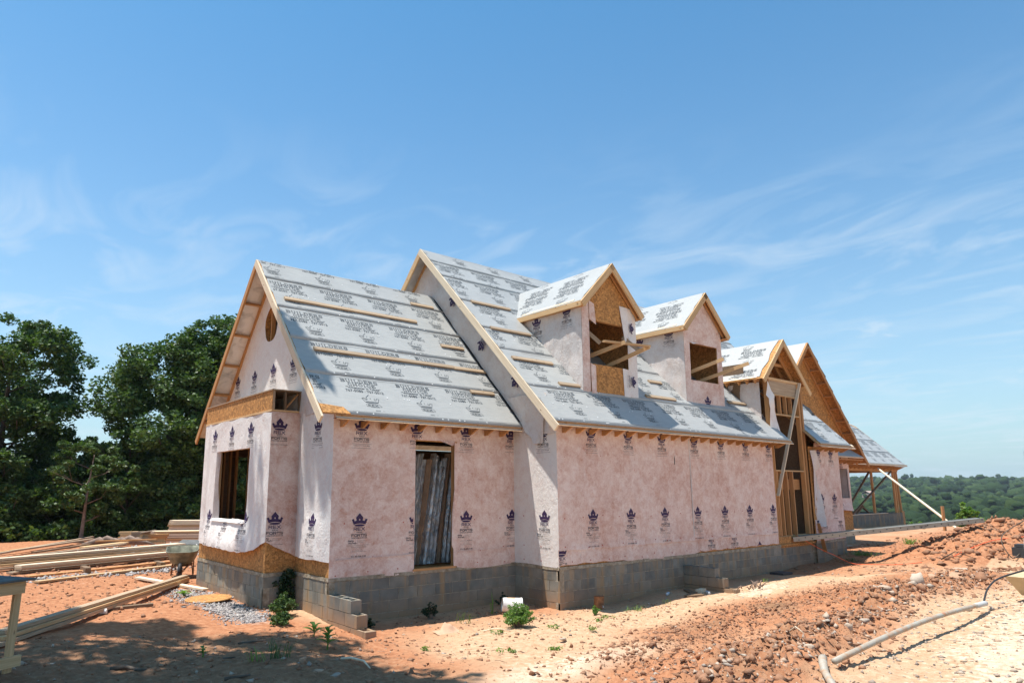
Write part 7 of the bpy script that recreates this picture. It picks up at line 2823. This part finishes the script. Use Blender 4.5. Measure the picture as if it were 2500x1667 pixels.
cable([q1, q1 + Vector((.10, .02, .06)), q1 + Vector((.5, .05, .20)), (4.2, -6.0, bz + .45), (5.2, -6.4, bz + .62)], .014, 'rubber_black', 'black cable coming out of the end of the long pipe', 'cable', 'cable')
# bottom corner of a machine entering at the right edge: tan fairing with a pale hose
MC = empty('machine', (5.4, -6.4, bz), 'tan trailer-like machine with a pale hose, cut by the right edge', 'machine')
x0, y0 = 4.65, -5.90
fv = [(x0, y0, bz + .42), (x0 + 1.9, y0 - .1, bz + .50), (x0 + 2.3, y0 - 1.5, bz + .50), (x0 - .02, y0 - 1.3, bz + .40), (x0 + .25, y0 - .15, bz + .10), (x0 + 1.8, y0 - .2, bz + .08), (x0 + 2.0, y0 - 1.3, bz + .08), (x0 + .2, y0 - 1.2, bz + .10)]
put('fairing', MB().add(fv, BOXF[:0] + [(0, 1, 2, 3), (7, 6, 5, 4), (0, 4, 5, 1), (1, 5, 6, 2), (2, 6, 7, 3), (3, 7, 4, 0)]), 'cardboard', MC)
hp = [(x0 + .9 + .30 * math.cos(a), y0 - .35 - .10 * math.cos(a), bz + .86 + .36 * math.sin(a)) for a in np.linspace(1.5, 4.5, 12)]
put('hose', MB().tube(hp, .06, 12), 'pvc', MC, smooth=True)
put('wheel', MB().tube([(x0 + 1.4, y0 - 1.0, bz + .25), (x0 + 1.5, y0 - 1.25, bz + .25)], [.25, .25], 20), 'rubber_black', MC)
put('tool_box', MB().box((12.0, -4.6, gz(12, -4.5)), (12.5, -4.25, gz(12, -4.5) + .28)).box((12.05, -4.62, gz(12, -4.5) + .29), (12.4, -4.3, gz(12, -4.5) + .36)), 'dark_steel', label='small dark tool case on the drive at the right edge', cat='tool case')
cable([(12.0, -4.4, gz(12, -4.4) + .1), (11.7, -4.3, gz(12, -4.4) + .02), (11.9, -4.1, gz(12, -4.4) + .5), (12.8, -4.4, gz(12, -4.4) + .9)], .012, 'bark', 'bare bent branch rising beside the tool case', 'branch', 'branch')
put('stake', MB().box((25.9, 1.5, -.8), (26.15, 1.56, .72)), 'lumber_orange', label='orange-brown wooden stake driven into the edge of the clearing', cat='stake')
beam('long_brace', (32.8, 6.6, 2.65), (25.4, .65, -.42), .10, .05, 'lumber_pale', None, label='long pale pole bracing the porch post down to the ground', cat='brace')
beam('stake', (25.3, .45, -.7), (25.6, .45, .15), .07, .05, 'lumber_orange', None, label='short stake at the foot of the long brace', cat='stake')
put('stake', MB().box((33.9, 5.9, -.9), (34.0, 5.96, .25)), 'lumber_dark', label='small dark stake at the corner of the porch foundation', cat='stake')
board(13.6, .9, 15.6, 1.2, .02, .02, .14, .03, 'aluminium', 'pale metal strip lying in the shade before the far wall', None, 'metal_strip')
# straw and twigs litter
mb = MB()
for i in range(260):
    x_, y_ = (rng.uniform(-9, 9), rng.uniform(-6, -.4))
    p_ = P3(x_, y_, .012)
    a_ = rng.random() * 6.28
    L_ = rng.uniform(.03, .14)
    d_ = Vector((math.cos(a_), math.sin(a_), rng.uniform(-.1, .3))) * L_
    mb.tube([p_, p_ + d_ * .5 + Vector((0, 0, .008)), p_ + d_], .0028, 3, False)
put('twig_litter', mb, 'bark_pale', kind='stuff', label='fine twigs and straw scattered over the dirt', cat='litter')

# ---- air: thin even haze over the whole site, one closed box under the sky
m = bpy.data.materials.new('haze')
m.use_nodes = True
nt = m.node_tree
nt.nodes.clear()
o_ = nt.nodes.new('ShaderNodeOutputMaterial')
pv = nt.nodes.new('ShaderNodeVolumePrincipled')
pv.inputs['Color'].default_value = (0.78, 0.89, 1.0, 1)
pv.inputs['Density'].default_value = 0.00015
pv.inputs['Anisotropy'].default_value = 0.2
nt.links.new(pv.outputs[0], o_.inputs['Volume'])
MATS['haze'] = m
hzb = MB().box((-3100, -3100, -62), (3100, 3100, 75))
put('haze', hzb, 'haze', kind='stuff', origin=(0, 0, 0))
